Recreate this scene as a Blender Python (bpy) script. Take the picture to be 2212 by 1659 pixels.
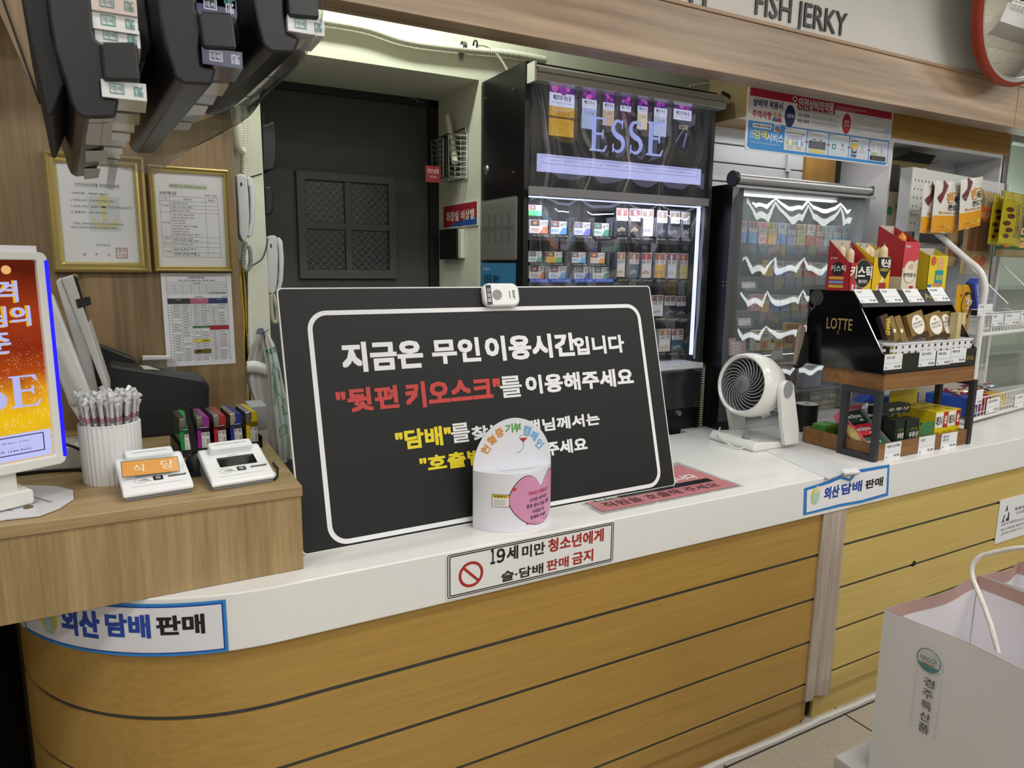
import bpy, bmesh, math, random
from mathutils import Vector, Matrix
for _o in list(bpy.data.objects): bpy.data.objects.remove(_o)
SC = bpy.context.scene; COL = SC.collection; R = math.radians; PI = math.pi
V3 = Vector
# ---------------------------------------------------------------- camera
H = 1.615
YAW, PIT, ROL, FPX = R(28.6), R(9.64), R(0.65), 1517.0
_f = V3((math.sin(YAW)*math.cos(PIT), math.cos(YAW)*math.cos(PIT), -math.sin(PIT)))
_r0 = V3((math.cos(YAW), -math.sin(YAW), 0)); _u0 = _r0.cross(_f)
_r = _r0*math.cos(ROL)+_u0*math.sin(ROL); _u = _u0*math.cos(ROL)-_r0*math.sin(ROL)
CAM = V3((0, 0, H))
cd = bpy.data.cameras.new('camera'); cam = bpy.data.objects.new('camera', cd); COL.objects.link(cam)
cd.sensor_fit = 'HORIZONTAL'; cd.sensor_width = 36; cd.lens = FPX/2212*36; cd.clip_start = .02
cam.matrix_world = Matrix(((_r.x, _u.x, -_f.x, 0), (_r.y, _u.y, -_f.y, 0), (_r.z, _u.z, -_f.z, H), (0, 0, 0, 1)))
SC.camera = cam
cd.dof.use_dof = True; cd.dof.focus_distance = 2.1; cd.dof.aperture_fstop = 9.0
# ---------------------------------------------------------------- world, lights, exposure
SC.view_settings.view_transform = 'Standard'; SC.view_settings.look = 'None'
SC.view_settings.gamma = 1; SC.view_settings.exposure = 0.0; SC.view_settings.use_curve_mapping = False
W_ = bpy.data.worlds.new('world'); SC.world = W_; W_.use_nodes = True
W_.node_tree.nodes['Background'].inputs[0].default_value = (.9, .95, 1, 1)
W_.node_tree.nodes['Background'].inputs[1].default_value = 0.12
def area(name, loc, sx, sy, watt, rot=(0, 0, 0), col=(1, 1, 1)):
    l = bpy.data.lights.new(name, 'AREA'); l.shape = 'RECTANGLE'; l.size = sx; l.size_y = sy; l.energy = watt; l.color = col
    o = bpy.data.objects.new(name, l); COL.objects.link(o); o.location = loc; o.rotation_euler = rot; return o
CEIL = 3.05
LAMPS = [(x, y) for y in (0.55, -1.0, -2.8, -4.6) for x in (-0.9, 1.1, 3.1, 5.1)]
for x, y in LAMPS: area('ceiling_lamp_light', (x, y, CEIL-.03), 1.15, .3, 19, col=(1, .985, .955))
area('back_tube_light', (.75, 2.32, 2.85), 1.0, .08, 12, rot=(R(25), 0, 0), col=(.93, 1, .85))
# ---------------------------------------------------------------- helpers
def lin(h):
    if isinstance(h, str):
        h = h.lstrip('#'); h = [int(h[i:i+2], 16)/255 for i in (0, 2, 4)]
    return [c/12.92 if c <= .04045 else ((c+.055)/1.055)**2.4 for c in h]
MATS = {}
def newmat(name):
    m = bpy.data.materials.new(name); m.use_nodes = True; n = m.node_tree.nodes; return m, n, m.node_tree.links, n['Principled BSDF']
def C(hexc, rough=.5, metal=0, emit=0, spec=.5, name=None, bump=0, bscale=200, coat=0, var=0):
    key = (hexc, rough, metal, emit, spec, bump, bscale, coat, var)
    if key in MATS: return MATS[key]
    m, n, l, b = newmat(name or 'paint_'+hexc.lstrip('#'))
    c = lin(hexc)+[1]
    b.inputs['Base Color'].default_value = [q*.1 for q in c[:3]]+[1] if emit else c; b.inputs['Roughness'].default_value = rough; b.inputs['Metallic'].default_value = metal
    b.inputs['Specular IOR Level'].default_value = spec
    if coat: b.inputs['Coat Weight'].default_value = coat; b.inputs['Coat Roughness'].default_value = .05
    if emit: b.inputs['Emission Color'].default_value = c; b.inputs['Emission Strength'].default_value = emit
    if bump or var:
        tc = n.new('ShaderNodeTexCoord'); no = n.new('ShaderNodeTexNoise'); no.inputs['Scale'].default_value = bscale; no.inputs['Detail'].default_value = 3
        l.new(tc.outputs['Object'], no.inputs['Vector'])
        if bump:
            bp = n.new('ShaderNodeBump'); bp.inputs['Strength'].default_value = bump; bp.inputs['Distance'].default_value = .004
            l.new(no.outputs['Fac'], bp.inputs['Height']); l.new(bp.outputs['Normal'], b.inputs['Normal'])
        if var:
            mr = n.new('ShaderNodeMapRange'); mr.inputs['To Min'].default_value = 1-var; mr.inputs['To Max'].default_value = 1+var
            l.new(no.outputs['Fac'], mr.inputs['Value'])
            mx = n.new('ShaderNodeMix'); mx.data_type = 'RGBA'; mx.blend_type = 'MULTIPLY'; mx.inputs['Factor'].default_value = 1
            mx.inputs['A'].default_value = c; l.new(mr.outputs['Result'], mx.inputs['B']); l.new(mx.outputs['Result'], b.inputs['Base Color'])
    MATS[key] = m; return m
def wood(name, dark, light, axis='X', fine=60, stretch=18, rings=6, rough=.45, bump=.15, contrast=.5, speck=0):
    m, n, l, b = newmat(name)
    tc = n.new('ShaderNodeTexCoord'); mp = n.new('ShaderNodeMapping')
    s = {'X': (1/stretch, 1, 1), 'Y': (1, 1/stretch, 1), 'Z': (1, 1, 1/stretch)}[axis]
    mp.inputs['Scale'].default_value = s; l.new(tc.outputs['Object'], mp.inputs['Vector'])
    n1 = n.new('ShaderNodeTexNoise'); n1.inputs['Scale'].default_value = fine; n1.inputs['Detail'].default_value = 6; n1.inputs['Roughness'].default_value = .6
    n2 = n.new('ShaderNodeTexNoise'); n2.inputs['Scale'].default_value = rings; n2.inputs['Detail'].default_value = 2; n2.inputs['Distortion'].default_value = .6
    for q in (n1, n2): l.new(mp.outputs['Vector'], q.inputs['Vector'])
    mul = n.new('ShaderNodeMath'); mul.operation = 'MULTIPLY'; mul.inputs[1].default_value = 26; l.new(n2.outputs['Fac'], mul.inputs[0])
    sn = n.new('ShaderNodeMath'); sn.operation = 'SINE'; l.new(mul.outputs[0], sn.inputs[0])
    sc = n.new('ShaderNodeMath'); sc.operation = 'MULTIPLY_ADD'; sc.inputs[1].default_value = .16*contrast; l.new(sn.outputs[0], sc.inputs[0]); l.new(n1.outputs['Fac'], sc.inputs[2])
    cr = n.new('ShaderNodeValToRGB'); cr.color_ramp.elements[0].position = .5-.28; cr.color_ramp.elements[1].position = .5+.25
    cr.color_ramp.elements[0].color = lin(dark)+[1]; cr.color_ramp.elements[1].color = lin(light)+[1]
    l.new(sc.outputs[0], cr.inputs['Fac']); l.new(cr.outputs['Color'], b.inputs['Base Color'])
    b.inputs['Roughness'].default_value = rough
    bp = n.new('ShaderNodeBump'); bp.inputs['Strength'].default_value = bump; bp.inputs['Distance'].default_value = .003
    l.new(sc.outputs[0], bp.inputs['Height']); l.new(bp.outputs['Normal'], b.inputs['Normal'])
    return m
def clear(name, tint='#ffffff', haze=.06, rough=.08, spec=.5, gloss=.12):
    m, n, l, b = newmat(name); n.remove(b)
    out = n['Material Output']; t = n.new('ShaderNodeBsdfTransparent'); t.inputs[0].default_value = lin(tint)+[1]
    g = n.new('ShaderNodeBsdfGlossy'); g.inputs['Roughness'].default_value = rough
    d = n.new('ShaderNodeBsdfDiffuse'); d.inputs[0].default_value = lin(tint)+[1]
    fr = n.new('ShaderNodeFresnel'); fr.inputs['IOR'].default_value = 1.4
    ad = n.new('ShaderNodeMath'); ad.operation = 'MULTIPLY_ADD'; ad.inputs[1].default_value = gloss*4; ad.inputs[2].default_value = gloss*.15; l.new(fr.outputs[0], ad.inputs[0])
    m1 = n.new('ShaderNodeMixShader'); m1.inputs[0].default_value = haze; l.new(t.outputs[0], m1.inputs[1]); l.new(d.outputs[0], m1.inputs[2])
    m2 = n.new('ShaderNodeMixShader'); l.new(ad.outputs[0], m2.inputs[0]); l.new(m1.outputs[0], m2.inputs[1]); l.new(g.outputs[0], m2.inputs[2])
    l.new(m2.outputs[0], out.inputs['Surface']); return m
def ray(x, y): return _f+_r*((x-1106)/FPX)-_u*((y-829.5)/FPX)
def at(x, y, X=None, Y=None, Z=None):          # the point of a pixel on a world plane
    d = ray(x, y)
    t = Y/d.y if Y is not None else (X/d.x if X is not None else (Z-H)/d.z)
    return CAM+d*t
class Fr:                                      # a flat frame: origin, right, up, outward
    def __init__(s, o, u, v, n=None):
        s.o = V3(o); s.u = V3(u).normalized(); s.v = V3(v).normalized(); s.n = V3(n).normalized() if n is not None else s.u.cross(s.v).normalized()
    def __call__(s, a, b, c=0): return s.o+s.u*a+s.v*b+s.n*c
    def px(s, x, y, c=0):
        d = ray(x, y); o = s.o+s.n*c; t = (o-CAM).dot(s.n)/d.dot(s.n); p = CAM+d*t-s.o
        return p.dot(s.u), p.dot(s.v)
    def pxs(s, L, c=0): return [s.px(x, y, c) for x, y in L]
    def at(s, a, b, c=0, ang=0):
        q, w = math.cos(ang), math.sin(ang); return Fr(s(a, b, c), s.u*q+s.v*w, s.v*q-s.u*w, s.n)
WF = Fr((0, 0, 0), (1, 0, 0), (0, 1, 0), (0, 0, 1))
def FY(Y, o=(0, 0)): return Fr((o[0], Y, o[1]), (1, 0, 0), (0, 0, 1), (0, -1, 0))
def quad_fr(tl, tr, bl, **k):                  # frame of a flat thing from three of its corners (world points)
    return Fr(bl, V3(tr)-V3(tl), V3(tl)-V3(bl))
def rr(a0, a1, b0, b1, r, n=5):
    P = []
    for cx, cy, s in ((a1-r, b1-r, 0), (a0+r, b1-r, 90), (a0+r, b0+r, 180), (a1-r, b0+r, 270)):
        for i in range(n+1): t = R(s+90*i/n); P.append((cx+r*math.cos(t), cy+r*math.sin(t)))
    return P
def circ(a, b, r, n=24, ry=None, t0=0, t1=360):
    return [(a+r*math.cos(R(t0+(t1-t0)*i/n)), b+(ry or r)*math.sin(R(t0+(t1-t0)*i/n))) for i in range(n+(0 if t1-t0 == 360 else 1))]
_TX = {}
def glyphs(s, bold):
    k = (s, bold)
    if k not in _TX:
        c = bpy.data.curves.new('lettering', 'FONT'); c.body = s; c.offset = bold; c.size = 1; c.resolution_u = 2; c.space_line = 1
        o = bpy.data.objects.new('lettering', c); me = bpy.data.meshes.new_from_object(o)
        vs = [(v.co.x, v.co.y) for v in me.vertices]; fs = [tuple(p.vertices) for p in me.polygons]
        bpy.data.objects.remove(o); bpy.data.curves.remove(c); bpy.data.meshes.remove(me)
        if not vs: vs = [(0, 0), (1, 1)]
        xs = [v[0] for v in vs]; ys = [v[1] for v in vs]; x0, x1, y0, y1 = min(xs), max(xs), min(ys), max(ys)
        _TX[k] = ([((x-x0)/(x1-x0+1e-9), (y-y0)/(y1-y0+1e-9)) for x, y in vs], fs, (x1-x0)/(y1-y0+1e-9))
    return _TX[k]
class MB:
    def __init__(s): s.v = []; s.f = []; s.m = []; s.ms = []
    def mi(s, m):
        if m not in s.ms: s.ms.append(m)
        return s.ms.index(m)
    def add(s, vs, fs, m):
        k = len(s.v); i = s.mi(m); s.v += [V3(q) for q in vs]
        for f in fs: s.f.append([a+k for a in f]); s.m.append(i)
        return s
    def box(s, F, a0, a1, b0, b1, c0, c1, m):
        P = [F(a, b, c) for c in (c0, c1) for b in (b0, b1) for a in (a0, a1)]
        return s.add(P, [(0, 2, 3, 1), (4, 5, 7, 6), (0, 1, 5, 4), (2, 6, 7, 3), (0, 4, 6, 2), (1, 3, 7, 5)], m)
    def poly(s, F, P, c, m): return s.add([F(a, b, c) for a, b in P], [list(range(len(P)))], m)
    def rect(s, F, a0, a1, b0, b1, c, m): return s.poly(F, [(a0, b0), (a1, b0), (a1, b1), (a0, b1)], c, m)
    def prism(s, F, P, c0, c1, m, side=None):
        n = len(P); s.add([F(a, b, c1) for a, b in P]+[F(a, b, c0) for a, b in P], [list(range(n)), list(range(2*n-1, n-1, -1))], m)
        return s.add([F(a, b, c1) for a, b in P]+[F(a, b, c0) for a, b in P], [(i, n+i, n+(i+1) % n, (i+1) % n) for i in range(n)], side or m)
    def rim(s, F, P, Q, c, m):                 # flat band between two equal loops
        n = len(P); return s.add([F(a, b, c) for a, b in P]+[F(a, b, c) for a, b in Q], [(i, (i+1) % n, n+(i+1) % n, n+i) for i in range(n)], m)
    def wall(s, F, P, c0, c1, m, closed=True):
        n = len(P); return s.add([F(a, b, c0) for a, b in P]+[F(a, b, c1) for a, b in P], [(i, (i+1) % n, n+(i+1) % n, n+i) for i in range(n if closed else n-1)], m)
    def tray(s, F, P, Q, c0, c1, m):           # open ring with height: frame shape
        s.rim(F, P, Q, c1, m); s.rim(F, Q, P, c0, m); s.wall(F, P, c0, c1, m); return s.wall(F, Q, c0, c1, m)
    def cyl(s, F, a, b, r, c0, c1, m, n=20, r2=None, caps=True):
        r2 = r if r2 is None else r2
        P = [F(a+r*math.cos(2*PI*i/n), b+r*math.sin(2*PI*i/n), c0) for i in range(n)]+[F(a+r2*math.cos(2*PI*i/n), b+r2*math.sin(2*PI*i/n), c1) for i in range(n)]
        fs = [(i, (i+1) % n, n+(i+1) % n, n+i) for i in range(n)]
        if caps: fs += [list(range(n-1, -1, -1)), list(range(n, 2*n))]
        return s.add(P, fs, m)
    def lathe(s, F, a, b, prof, m, n=28, t0=0, t1=2*PI):
        full = abs(t1-t0-2*PI) < 1e-6; k = n if full else n+1
        P = [F(a+r*math.cos(t0+(t1-t0)*i/n), b+r*math.sin(t0+(t1-t0)*i/n), c) for r, c in prof for i in range(k)]
        fs = [(j*k+i, j*k+(i+1) % k, (j+1)*k+(i+1) % k, (j+1)*k+i) for j in range(len(prof)-1) for i in range(n)]
        return s.add(P, fs, m)
    def grid(s, fn, nu, nv, m):
        P = [fn(i/nu, j/nv) for j in range(nv+1) for i in range(nu+1)]; w = nu+1
        return s.add(P, [(j*w+i, j*w+i+1, (j+1)*w+i+1, (j+1)*w+i) for j in range(nv) for i in range(nu)], m)
    def tube(s, pts, r, m, n=8, closed=False, rs=None):
        pts = [V3(p) for p in pts]; N = len(pts); P = []; up = None
        for i, p in enumerate(pts):
            q0 = pts[(i-1) % N if closed else max(i-1, 0)]; q1 = pts[(i+1) % N if closed else min(i+1, N-1)]
            d = (q1-q0).normalized()
            if up is None: up = d.orthogonal().normalized()
            up = up-d*up.dot(d); up = up.normalized() if up.length > 1e-6 else d.orthogonal().normalized()
            w = d.cross(up); rad = rs[i] if rs else r
            P += [p+(up*math.cos(2*PI*k/n)+w*math.sin(2*PI*k/n))*rad for k in range(n)]
        fs = [(i*n+k, i*n+(k+1) % n, ((i+1) % N)*n+(k+1) % n, ((i+1) % N)*n+k) for i in range(N if closed else N-1) for k in range(n)]
        if not closed: fs += [list(range(n-1, -1, -1)), list(range((N-1)*n, N*n))]
        return s.add(P, fs, m)
    def line(s, F, pts, w, c, m, closed=False):
        N = len(pts); Lp, Rp = [], []
        for i, p in enumerate(pts):
            q0 = pts[(i-1) % N if closed else max(i-1, 0)]; q1 = pts[(i+1) % N if closed else min(i+1, N-1)]
            dx, dy = q1[0]-q0[0], q1[1]-q0[1]; L = math.hypot(dx, dy) or 1
            nx, ny = -dy/L*w/2, dx/L*w/2; Lp.append(F(p[0]+nx, p[1]+ny, c)); Rp.append(F(p[0]-nx, p[1]-ny, c))
        return s.add(Lp+Rp, [(i, (i+1) % N, N+(i+1) % N, N+i) for i in range(N if closed else N-1)], m)
    def text(s, F, t, a0, b0, a1, b1, c, m, bold=.0, keep=False, align='l', shear=0, depth=0):
        gv, gf, asp = glyphs(t, 0); w = a1-a0; h = b1-b0
        k = max(0, bold)*.62*abs(h); a0, a1, b0, b1 = a0+k, a1-k, b0+k, b1-k; w = a1-a0; h = b1-b0
        if keep:
            w2 = min(abs(w), asp*abs(h)); a0 = a0 if align == 'l' else (a0+(w-w2)/2 if align == 'c' else a1-w2); w = w2
        for q, (dx, dy) in enumerate(((0, 0),) if k < 1e-6 else (((-k, -k), (k, -k), (-k, k), (k, k), (0, 0)) if bold < .026 else ((-k, -k), (k, -k), (-k, k), (k, k), (0, -k), (0, k), (-k, 0), (k, 0), (0, 0)))): s.add([F(a0+dx+x*w+shear*y*h, b0+dy+y*h, c+q*4e-5) for x, y in gv], gf, m)
        return s
    def ob(s, name, parent=None, smooth=False, bev=0, solid=0, sub=0, label=None, cat=None, group=None, kind=None, ang=40):
        me = bpy.data.meshes.new(name)
        if parent is not None: org = parent.get('_w') and V3(parent['_w']) or V3((0, 0, 0))
        else:
            lo = [min(v[i] for v in s.v) for i in range(3)]; hi = [max(v[i] for v in s.v) for i in range(3)]
            org = V3(((lo[0]+hi[0])/2, (lo[1]+hi[1])/2, lo[2]))
        me.from_pydata([tuple(v-org) for v in s.v], [], s.f)
        for m in s.ms: me.materials.append(m)
        me.polygons.foreach_set('material_index', s.m)
        if bev or sub or smooth == 'weld' or solid:
            bm = bmesh.new(); bm.from_mesh(me); bmesh.ops.remove_doubles(bm, verts=bm.verts, dist=1e-5); bmesh.ops.recalc_face_normals(bm, faces=bm.faces); bm.to_mesh(me); bm.free()
        if smooth: me.polygons.foreach_set('use_smooth', [True]*len(me.polygons))
        o = bpy.data.objects.new(name, me); COL.objects.link(o)
        if parent is not None: o.parent = parent
        else: o.location = org
        o['_w'] = tuple(org)
        if smooth and ang and not sub: me.set_sharp_from_angle(angle=R(ang))
        if sub: md = o.modifiers.new('sub', 'SUBSURF'); md.levels = sub; md.render_levels = sub
        if solid: md = o.modifiers.new('solid', 'SOLIDIFY'); md.thickness = solid; md.offset = 0
        if bev:
            md = o.modifiers.new('bev', 'BEVEL'); md.width = bev; md.segments = 2; md.limit_method = 'ANGLE'; md.angle_limit = R(35)
        for k_, v_ in (('label', label), ('category', cat), ('group', group), ('kind', kind)):
            if v_: o[k_] = v_
        return o
def thing(name, loc, label, cat, group=None):
    o = bpy.data.objects.new(name, None); COL.objects.link(o); o.location = loc; o.empty_display_size = .05
    o['_w'] = tuple(loc); o['label'] = label; o['category'] = cat
    if group: o['group'] = group
    return o
def copy_thing(src, delta, label=None, group=None):
    c = src.copy(); COL.objects.link(c); c.location = src.location+V3(delta)
    def rec(a, b):
        for ch in a.children:
            q = ch.copy(); COL.objects.link(q); q.parent = b; rec(ch, q)
    rec(src, c)
    if label: c['label'] = label
    if group: c['group'] = group
    return c
def fuzz(seed): return random.Random(seed)
# ---------------------------------------------------------------- common materials
WHITE = C('#e9e9e6', .45); BLACK = C('#0b0b0c', .35); INK = C('#141414', .6); PAPER = C('#dfe1e3', .6); GREY = C('#84878a', .5)
CHROME = C('#c9cacb', .2, 1); STEEL = C('#9a9c9c', .35, 1); RED = C('#a3262c', .5); BLUE = C('#1f3fae', .5); YEL = C('#e6cf1d', .5)
BPLAST = C('#17181a', .38); BMATTE = C('#1c1d1f', .6)
CLEARP = clear('clear_plastic')
# ================================================================ the room
FZ = -.016; ZC = .92; YP = 2.40; YW = 2.60; YD = 3.03; YB = 1.90
def struct(o): o['kind'] = 'structure'; return o
# floor: big stone tiles with dark joints
def floor_mat():
    m, n, l, b = newmat('floor_tile'); tc = n.new('ShaderNodeTexCoord')
    br = n.new('ShaderNodeTexBrick'); br.offset = 0; br.inputs['Scale'].default_value = 1; br.inputs['Mortar Size'].default_value = .004
    br.inputs['Brick Width'].default_value = .6; br.inputs['Row Height'].default_value = .6
    br.inputs['Color1'].default_value = lin('#a9a191')+[1]; br.inputs['Color2'].default_value = lin('#a59d8e')+[1]; br.inputs['Mortar'].default_value = lin('#2a2622')+[1]
    mp = n.new('ShaderNodeMapping'); mp.inputs['Location'].default_value = (-.33, .12, 0); l.new(tc.outputs['Object'], mp.inputs[0]); l.new(mp.outputs[0], br.inputs['Vector'])
    no = n.new('ShaderNodeTexNoise'); no.inputs['Scale'].default_value = 90; no.inputs['Detail'].default_value = 5; l.new(tc.outputs['Object'], no.inputs[0])
    mx = n.new('ShaderNodeMix'); mx.data_type = 'RGBA'; mx.blend_type = 'OVERLAY'; mx.inputs['Factor'].default_value = .35
    l.new(br.outputs['Color'], mx.inputs['A']); l.new(no.outputs['Color'], mx.inputs['B']); l.new(mx.outputs['Result'], b.inputs['Base Color']); b.inputs['Roughness'].default_value = .4
    return m
struct(MB().box(WF, -4, 9, -7, 4.2, FZ-.1, FZ, floor_mat()).ob('floor'))
struct(MB().box(WF, -4, 9, -7, 4.2, CEIL, CEIL+.1, C('#dcdcd8', .8)).ob('ceiling'))
wallm = C('#d6d7c8', .6, bump=.08, bscale=40)
LX, RX, LZ = .437, 1.257, 2.32
wb = MB()
wb.box(WF, -4, LX, YW, YD, FZ, CEIL, wallm).box(WF, RX, 9, YW, YD+.1, FZ, CEIL, wallm).box(WF, LX, RX, YW, YD, LZ, CEIL, wallm)
struct(wb.ob('wall_back'))
struct(MB().box(WF, -4.1, -4, -7, 4.2, FZ, CEIL, C('#cfcdc6', .7)).ob('wall_left'))
struct(MB().box(WF, 9, 9.1, -7, 4.2, FZ, CEIL, C('#cfcdc6', .7)).ob('wall_right'))
struct(MB().box(WF, -4.1, 9.1, -7.1, -7, FZ, CEIL, C('#c6c4bd', .7)).ob('wall_front'))
# wood clad partition that carries the framed papers
oak = wood('oak_laminate', '#69553a', '#8f7755', 'Z', fine=80, stretch=22, rings=4, contrast=1.0)
struct(MB().box(WF, -4, .318, YP, YW, FZ, CEIL, oak).ob('wall_partition'))
# bulkhead beam and the sign wall above it
beamw = wood('beam_laminate', '#86715a', '#b79e82', 'X', fine=40, stretch=26, rings=4, contrast=.9, rough=.4)
zb = 2.272; zt = 2.452
bm_ = MB(); bm_.box(WF, -4, 3.685, YB, YB+.095, zb, zt, beamw); bm_.box(WF, 3.69, 9, YB, YB+.095, zb, zt, beamw)
bm_.box(WF, -4, 9, YB-.006, YB+.03, zt, zt+.012, C('#a98b6e', .45))
struct(bm_.ob('trim_1', bev=.002))
signwall = C('#d2d0c9', .55)
struct(MB().box(WF, -4, 9, YB+.008, YB+.095, zt+.012, CEIL, signwall).ob('wall_signband'))
F = FY(YB+.008)
t = MB()
a0, b0 = F.px(1628, 46); a1, b1 = F.px(1826, 62)
xs = a1-a0
lc = C('#1a1a1a', .4)
h_ = MB().text(F, 'H', a0-.30, b0-.004, a0-.30+.075, b0+.095, .004, lc, .03)
h_.ob('sign_letter', solid=.003, label='black raised letter cut off by the top edge, left of the fish jerky lettering', cat='sign')
t.text(F, 'FISH JERKY', a0, b0-.004, a1, b0+.104, .004, lc, .012)
fl = MB(); fl.v, fl.f, fl.m, fl.ms = t.v, t.f, t.m, t.ms
o = fl.ob('sign_lettering', solid=.003, label='black raised letters reading fish jerky on the pale wall above the wooden beam', cat='sign')
# alcove door with a wired glass window
dm = C('#434846', .5, bump=.03, bscale=300)
d = struct(MB().box(WF, LX-.05, RX, YD, YD+.05, FZ, LZ, dm).ob('door_1'))
# door_1 window: frame and four panes
Fd = FY(YD)
fr = C('#454745', .45)
w0, z0 = Fd.px(650, 602); w1, z1 = Fd.px(852, 383); w0 -= .008
f = MB()
f.tray(Fd, [(w0, z0), (w1, z0), (w1, z1), (w0, z1)], [(w0+.035, z0+.035), (w1-.035, z0+.035), (w1-.035, z1-.035), (w0+.035, z1-.035)], 0, .022, fr)
cx, cz = (w0+w1)/2, (z0+z1)/2
f.box(Fd, cx-.014, cx+.014, z0+.03, z1-.03, 0, .016, fr).box(Fd, w0+.03, w1-.03, cz-.014, cz+.014, 0, .017, fr)
wfo = f.ob('window_frame', d, bev=.002)
def wired():
    m, n, l, b = newmat('wired_glass'); tc = n.new('ShaderNodeTexCoord'); mp = n.new('ShaderNodeMapping'); mp.inputs['Rotation'].default_value = (0, R(45), 0)
    l.new(tc.outputs['Object'], mp.inputs[0]); s = n.new('ShaderNodeSeparateXYZ'); l.new(mp.outputs[0], s.inputs[0])
    def gridline(sock):
        a = n.new('ShaderNodeMath'); a.operation = 'PINGPONG'; a.inputs[1].default_value = .0115; l.new(sock, a.inputs[0])
        c = n.new('ShaderNodeMath'); c.operation = 'LESS_THAN'; c.inputs[1].default_value = .0009; l.new(a.outputs[0], c.inputs[0]); return c.outputs[0]
    mx = n.new('ShaderNodeMath'); mx.operation = 'MAXIMUM'; l.new(gridline(s.outputs['X']), mx.inputs[0]); l.new(gridline(s.outputs['Z']), mx.inputs[1])
    mix = n.new('ShaderNodeMix'); mix.data_type = 'RGBA'; mix.inputs['A'].default_value = lin('#2b2c2e')+[1]; mix.inputs['B'].default_value = lin('#6a6a68')+[1]; l.new(mx.outputs[0], mix.inputs['Factor'])
    l.new(mix.outputs['Result'], b.inputs['Base Color']); b.inputs['Roughness'].default_value = .25
    no = n.new('ShaderNodeTexNoise'); no.inputs['Scale'].default_value = 160; bp = n.new('ShaderNodeBump'); bp.inputs['Strength'].default_value = .5; bp.inputs['Distance'].default_value = .003
    l.new(tc.outputs['Object'], no.inputs[0]); l.new(no.outputs['Fac'], bp.inputs['Height']); l.new(bp.outputs[0], b.inputs['Normal'])
    return m
wg = wired()
for xa, xb in ((w0+.035, cx-.014), (cx+.014, w1-.035)):
    for za, zb_ in ((z0+.035, cz-.014), (cz+.014, z1-.035)):
        MB().box(Fd, xa, xb, za, zb_, .001, .004, wg).ob('window_pane', wfo)
# dark door frame strips and little wire hooks above the door
struct(MB().box(WF, RX-.045, RX, YD-.02, YD, FZ, LZ, C('#0c0c0d', .6)).box(WF, LX, RX, YD-.02, YD, LZ-.03, LZ, C('#1c1c1b', .6)).ob('trim_2'))
# ================================================================ counter
CR, CXc = .56, .25
def cpath(off, x1, n=26):                       # plan outline of the counter front, off metres outside of the worktop edge
    r = CR+off; P = [(CXc-r*math.cos(R(90*i/n)), 1.498+CR-r*math.sin(R(90*i/n))) for i in range(n+1)]
    return P+[(x1, 1.498-off)]
JX = at(1785, 1109, Y=1.512)[0]
stone = C('#e4e3df', .32, name='white_quartz', var=.06, bscale=900)
def quartz():
    m, n, l, b = newmat('speckled_quartz'); tc = n.new('ShaderNodeTexCoord')
    v = n.new('ShaderNodeTexVoronoi'); v.inputs['Scale'].default_value = 190; no = n.new('ShaderNodeTexNoise'); no.inputs['Scale'].default_value = 45; no.inputs['Detail'].default_value = 4
    l.new(tc.outputs['Object'], v.inputs['Vector']); l.new(tc.outputs['Object'], no.inputs['Vector'])
    ad = n.new('ShaderNodeMath'); ad.operation = 'MULTIPLY_ADD'; ad.inputs[1].default_value = .5; l.new(no.outputs['Fac'], ad.inputs[0]); l.new(v.outputs['Distance'], ad.inputs[2])
    cr = n.new('ShaderNodeValToRGB'); e = cr.color_ramp.elements; e[0].position = .2; e[0].color = lin('#c6c5c2')+[1]; e[1].position = .4; e[1].color = lin('#e2e1de')+[1]
    l.new(ad.outputs[0], cr.inputs[0]); l.new(cr.outputs[0], b.inputs['Base Color']); b.inputs['Roughness'].default_value = .28
    return m
qz = quartz()
front = cpath(0, JX)
out = front+[(JX, 2.2), (CXc-CR, 2.2)]
out = [p for p in front if p[1] <= 2.2]+[(JX, 2.2)]+[(front[0][0], 2.2)]
MB().prism(WF, out, ZC-.132, ZC, qz).ob('worktop', bev=.003, label='white speckled stone worktop with rounded left end under the black board', cat='countertop')
MB().box(WF, JX+.001, 6.5, 1.498, 2.26, ZC-.132, ZC, qz).ob('worktop', bev=.003, label='white speckled stone worktop under the fan and snack rack, right of the seam', cat='countertop')
gold = wood('golden_veneer', '#9c7a3c', '#b18d47', 'X', fine=90, stretch=30, rings=3, contrast=.15, rough=.4, bump=.05)
pale = wood('yellow_veneer', '#bba156', '#cdb46e', 'X', fine=90, stretch=30, rings=3, contrast=.15, rough=.4, bump=.05)
groove = C('#3f4241', .45); kick_m = C('#3a2f1e', .6)
z1 = 1.615-.6495*1.512
GZ = [z1, z1-.163, z1-.326, z1-.489]
edges = [ZC-.132]+GZ
base = thing('counter_base', (0, 1.9, FZ), 'golden wood panelled counter front with dark grooves, curving round at its left end', 'counter')
pw = cpath(-.014, JX+.006); pw = [p for p in pw if p[1] <= 2.25]
def wallstrip(P, za, zb, m, depth=.02):
    b = MB(); b.wall(WF, P, za, zb, m, closed=False); return b
pi_ = cpath(-.034, JX+.006); pi_ = [p for p in pi_ if p[1] <= 2.25]
def panel(P, Q, za, zb, m):
    b = MB(); b.wall(WF, P, za, zb, m, closed=False); b.wall(WF, Q, za, zb, m, closed=False)
    n = min(len(P), len(Q)); P, Q = P[-n:], Q[-n:]
    for z in (za, zb): b.add([(x, y, z) for x, y in P]+[(x, y, z) for x, y in Q], [(i, i+1, n+i+1, n+i) for i in range(n-1)], m)
    return b
zs = [edges[0]]+GZ+[FZ+.055]
for i in range(4):
    panel(pw, pi_, zs[i+1]+.006, zs[i]-(.006 if i else 0), gold).ob('front_panel', base, smooth=True, ang=30)
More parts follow.
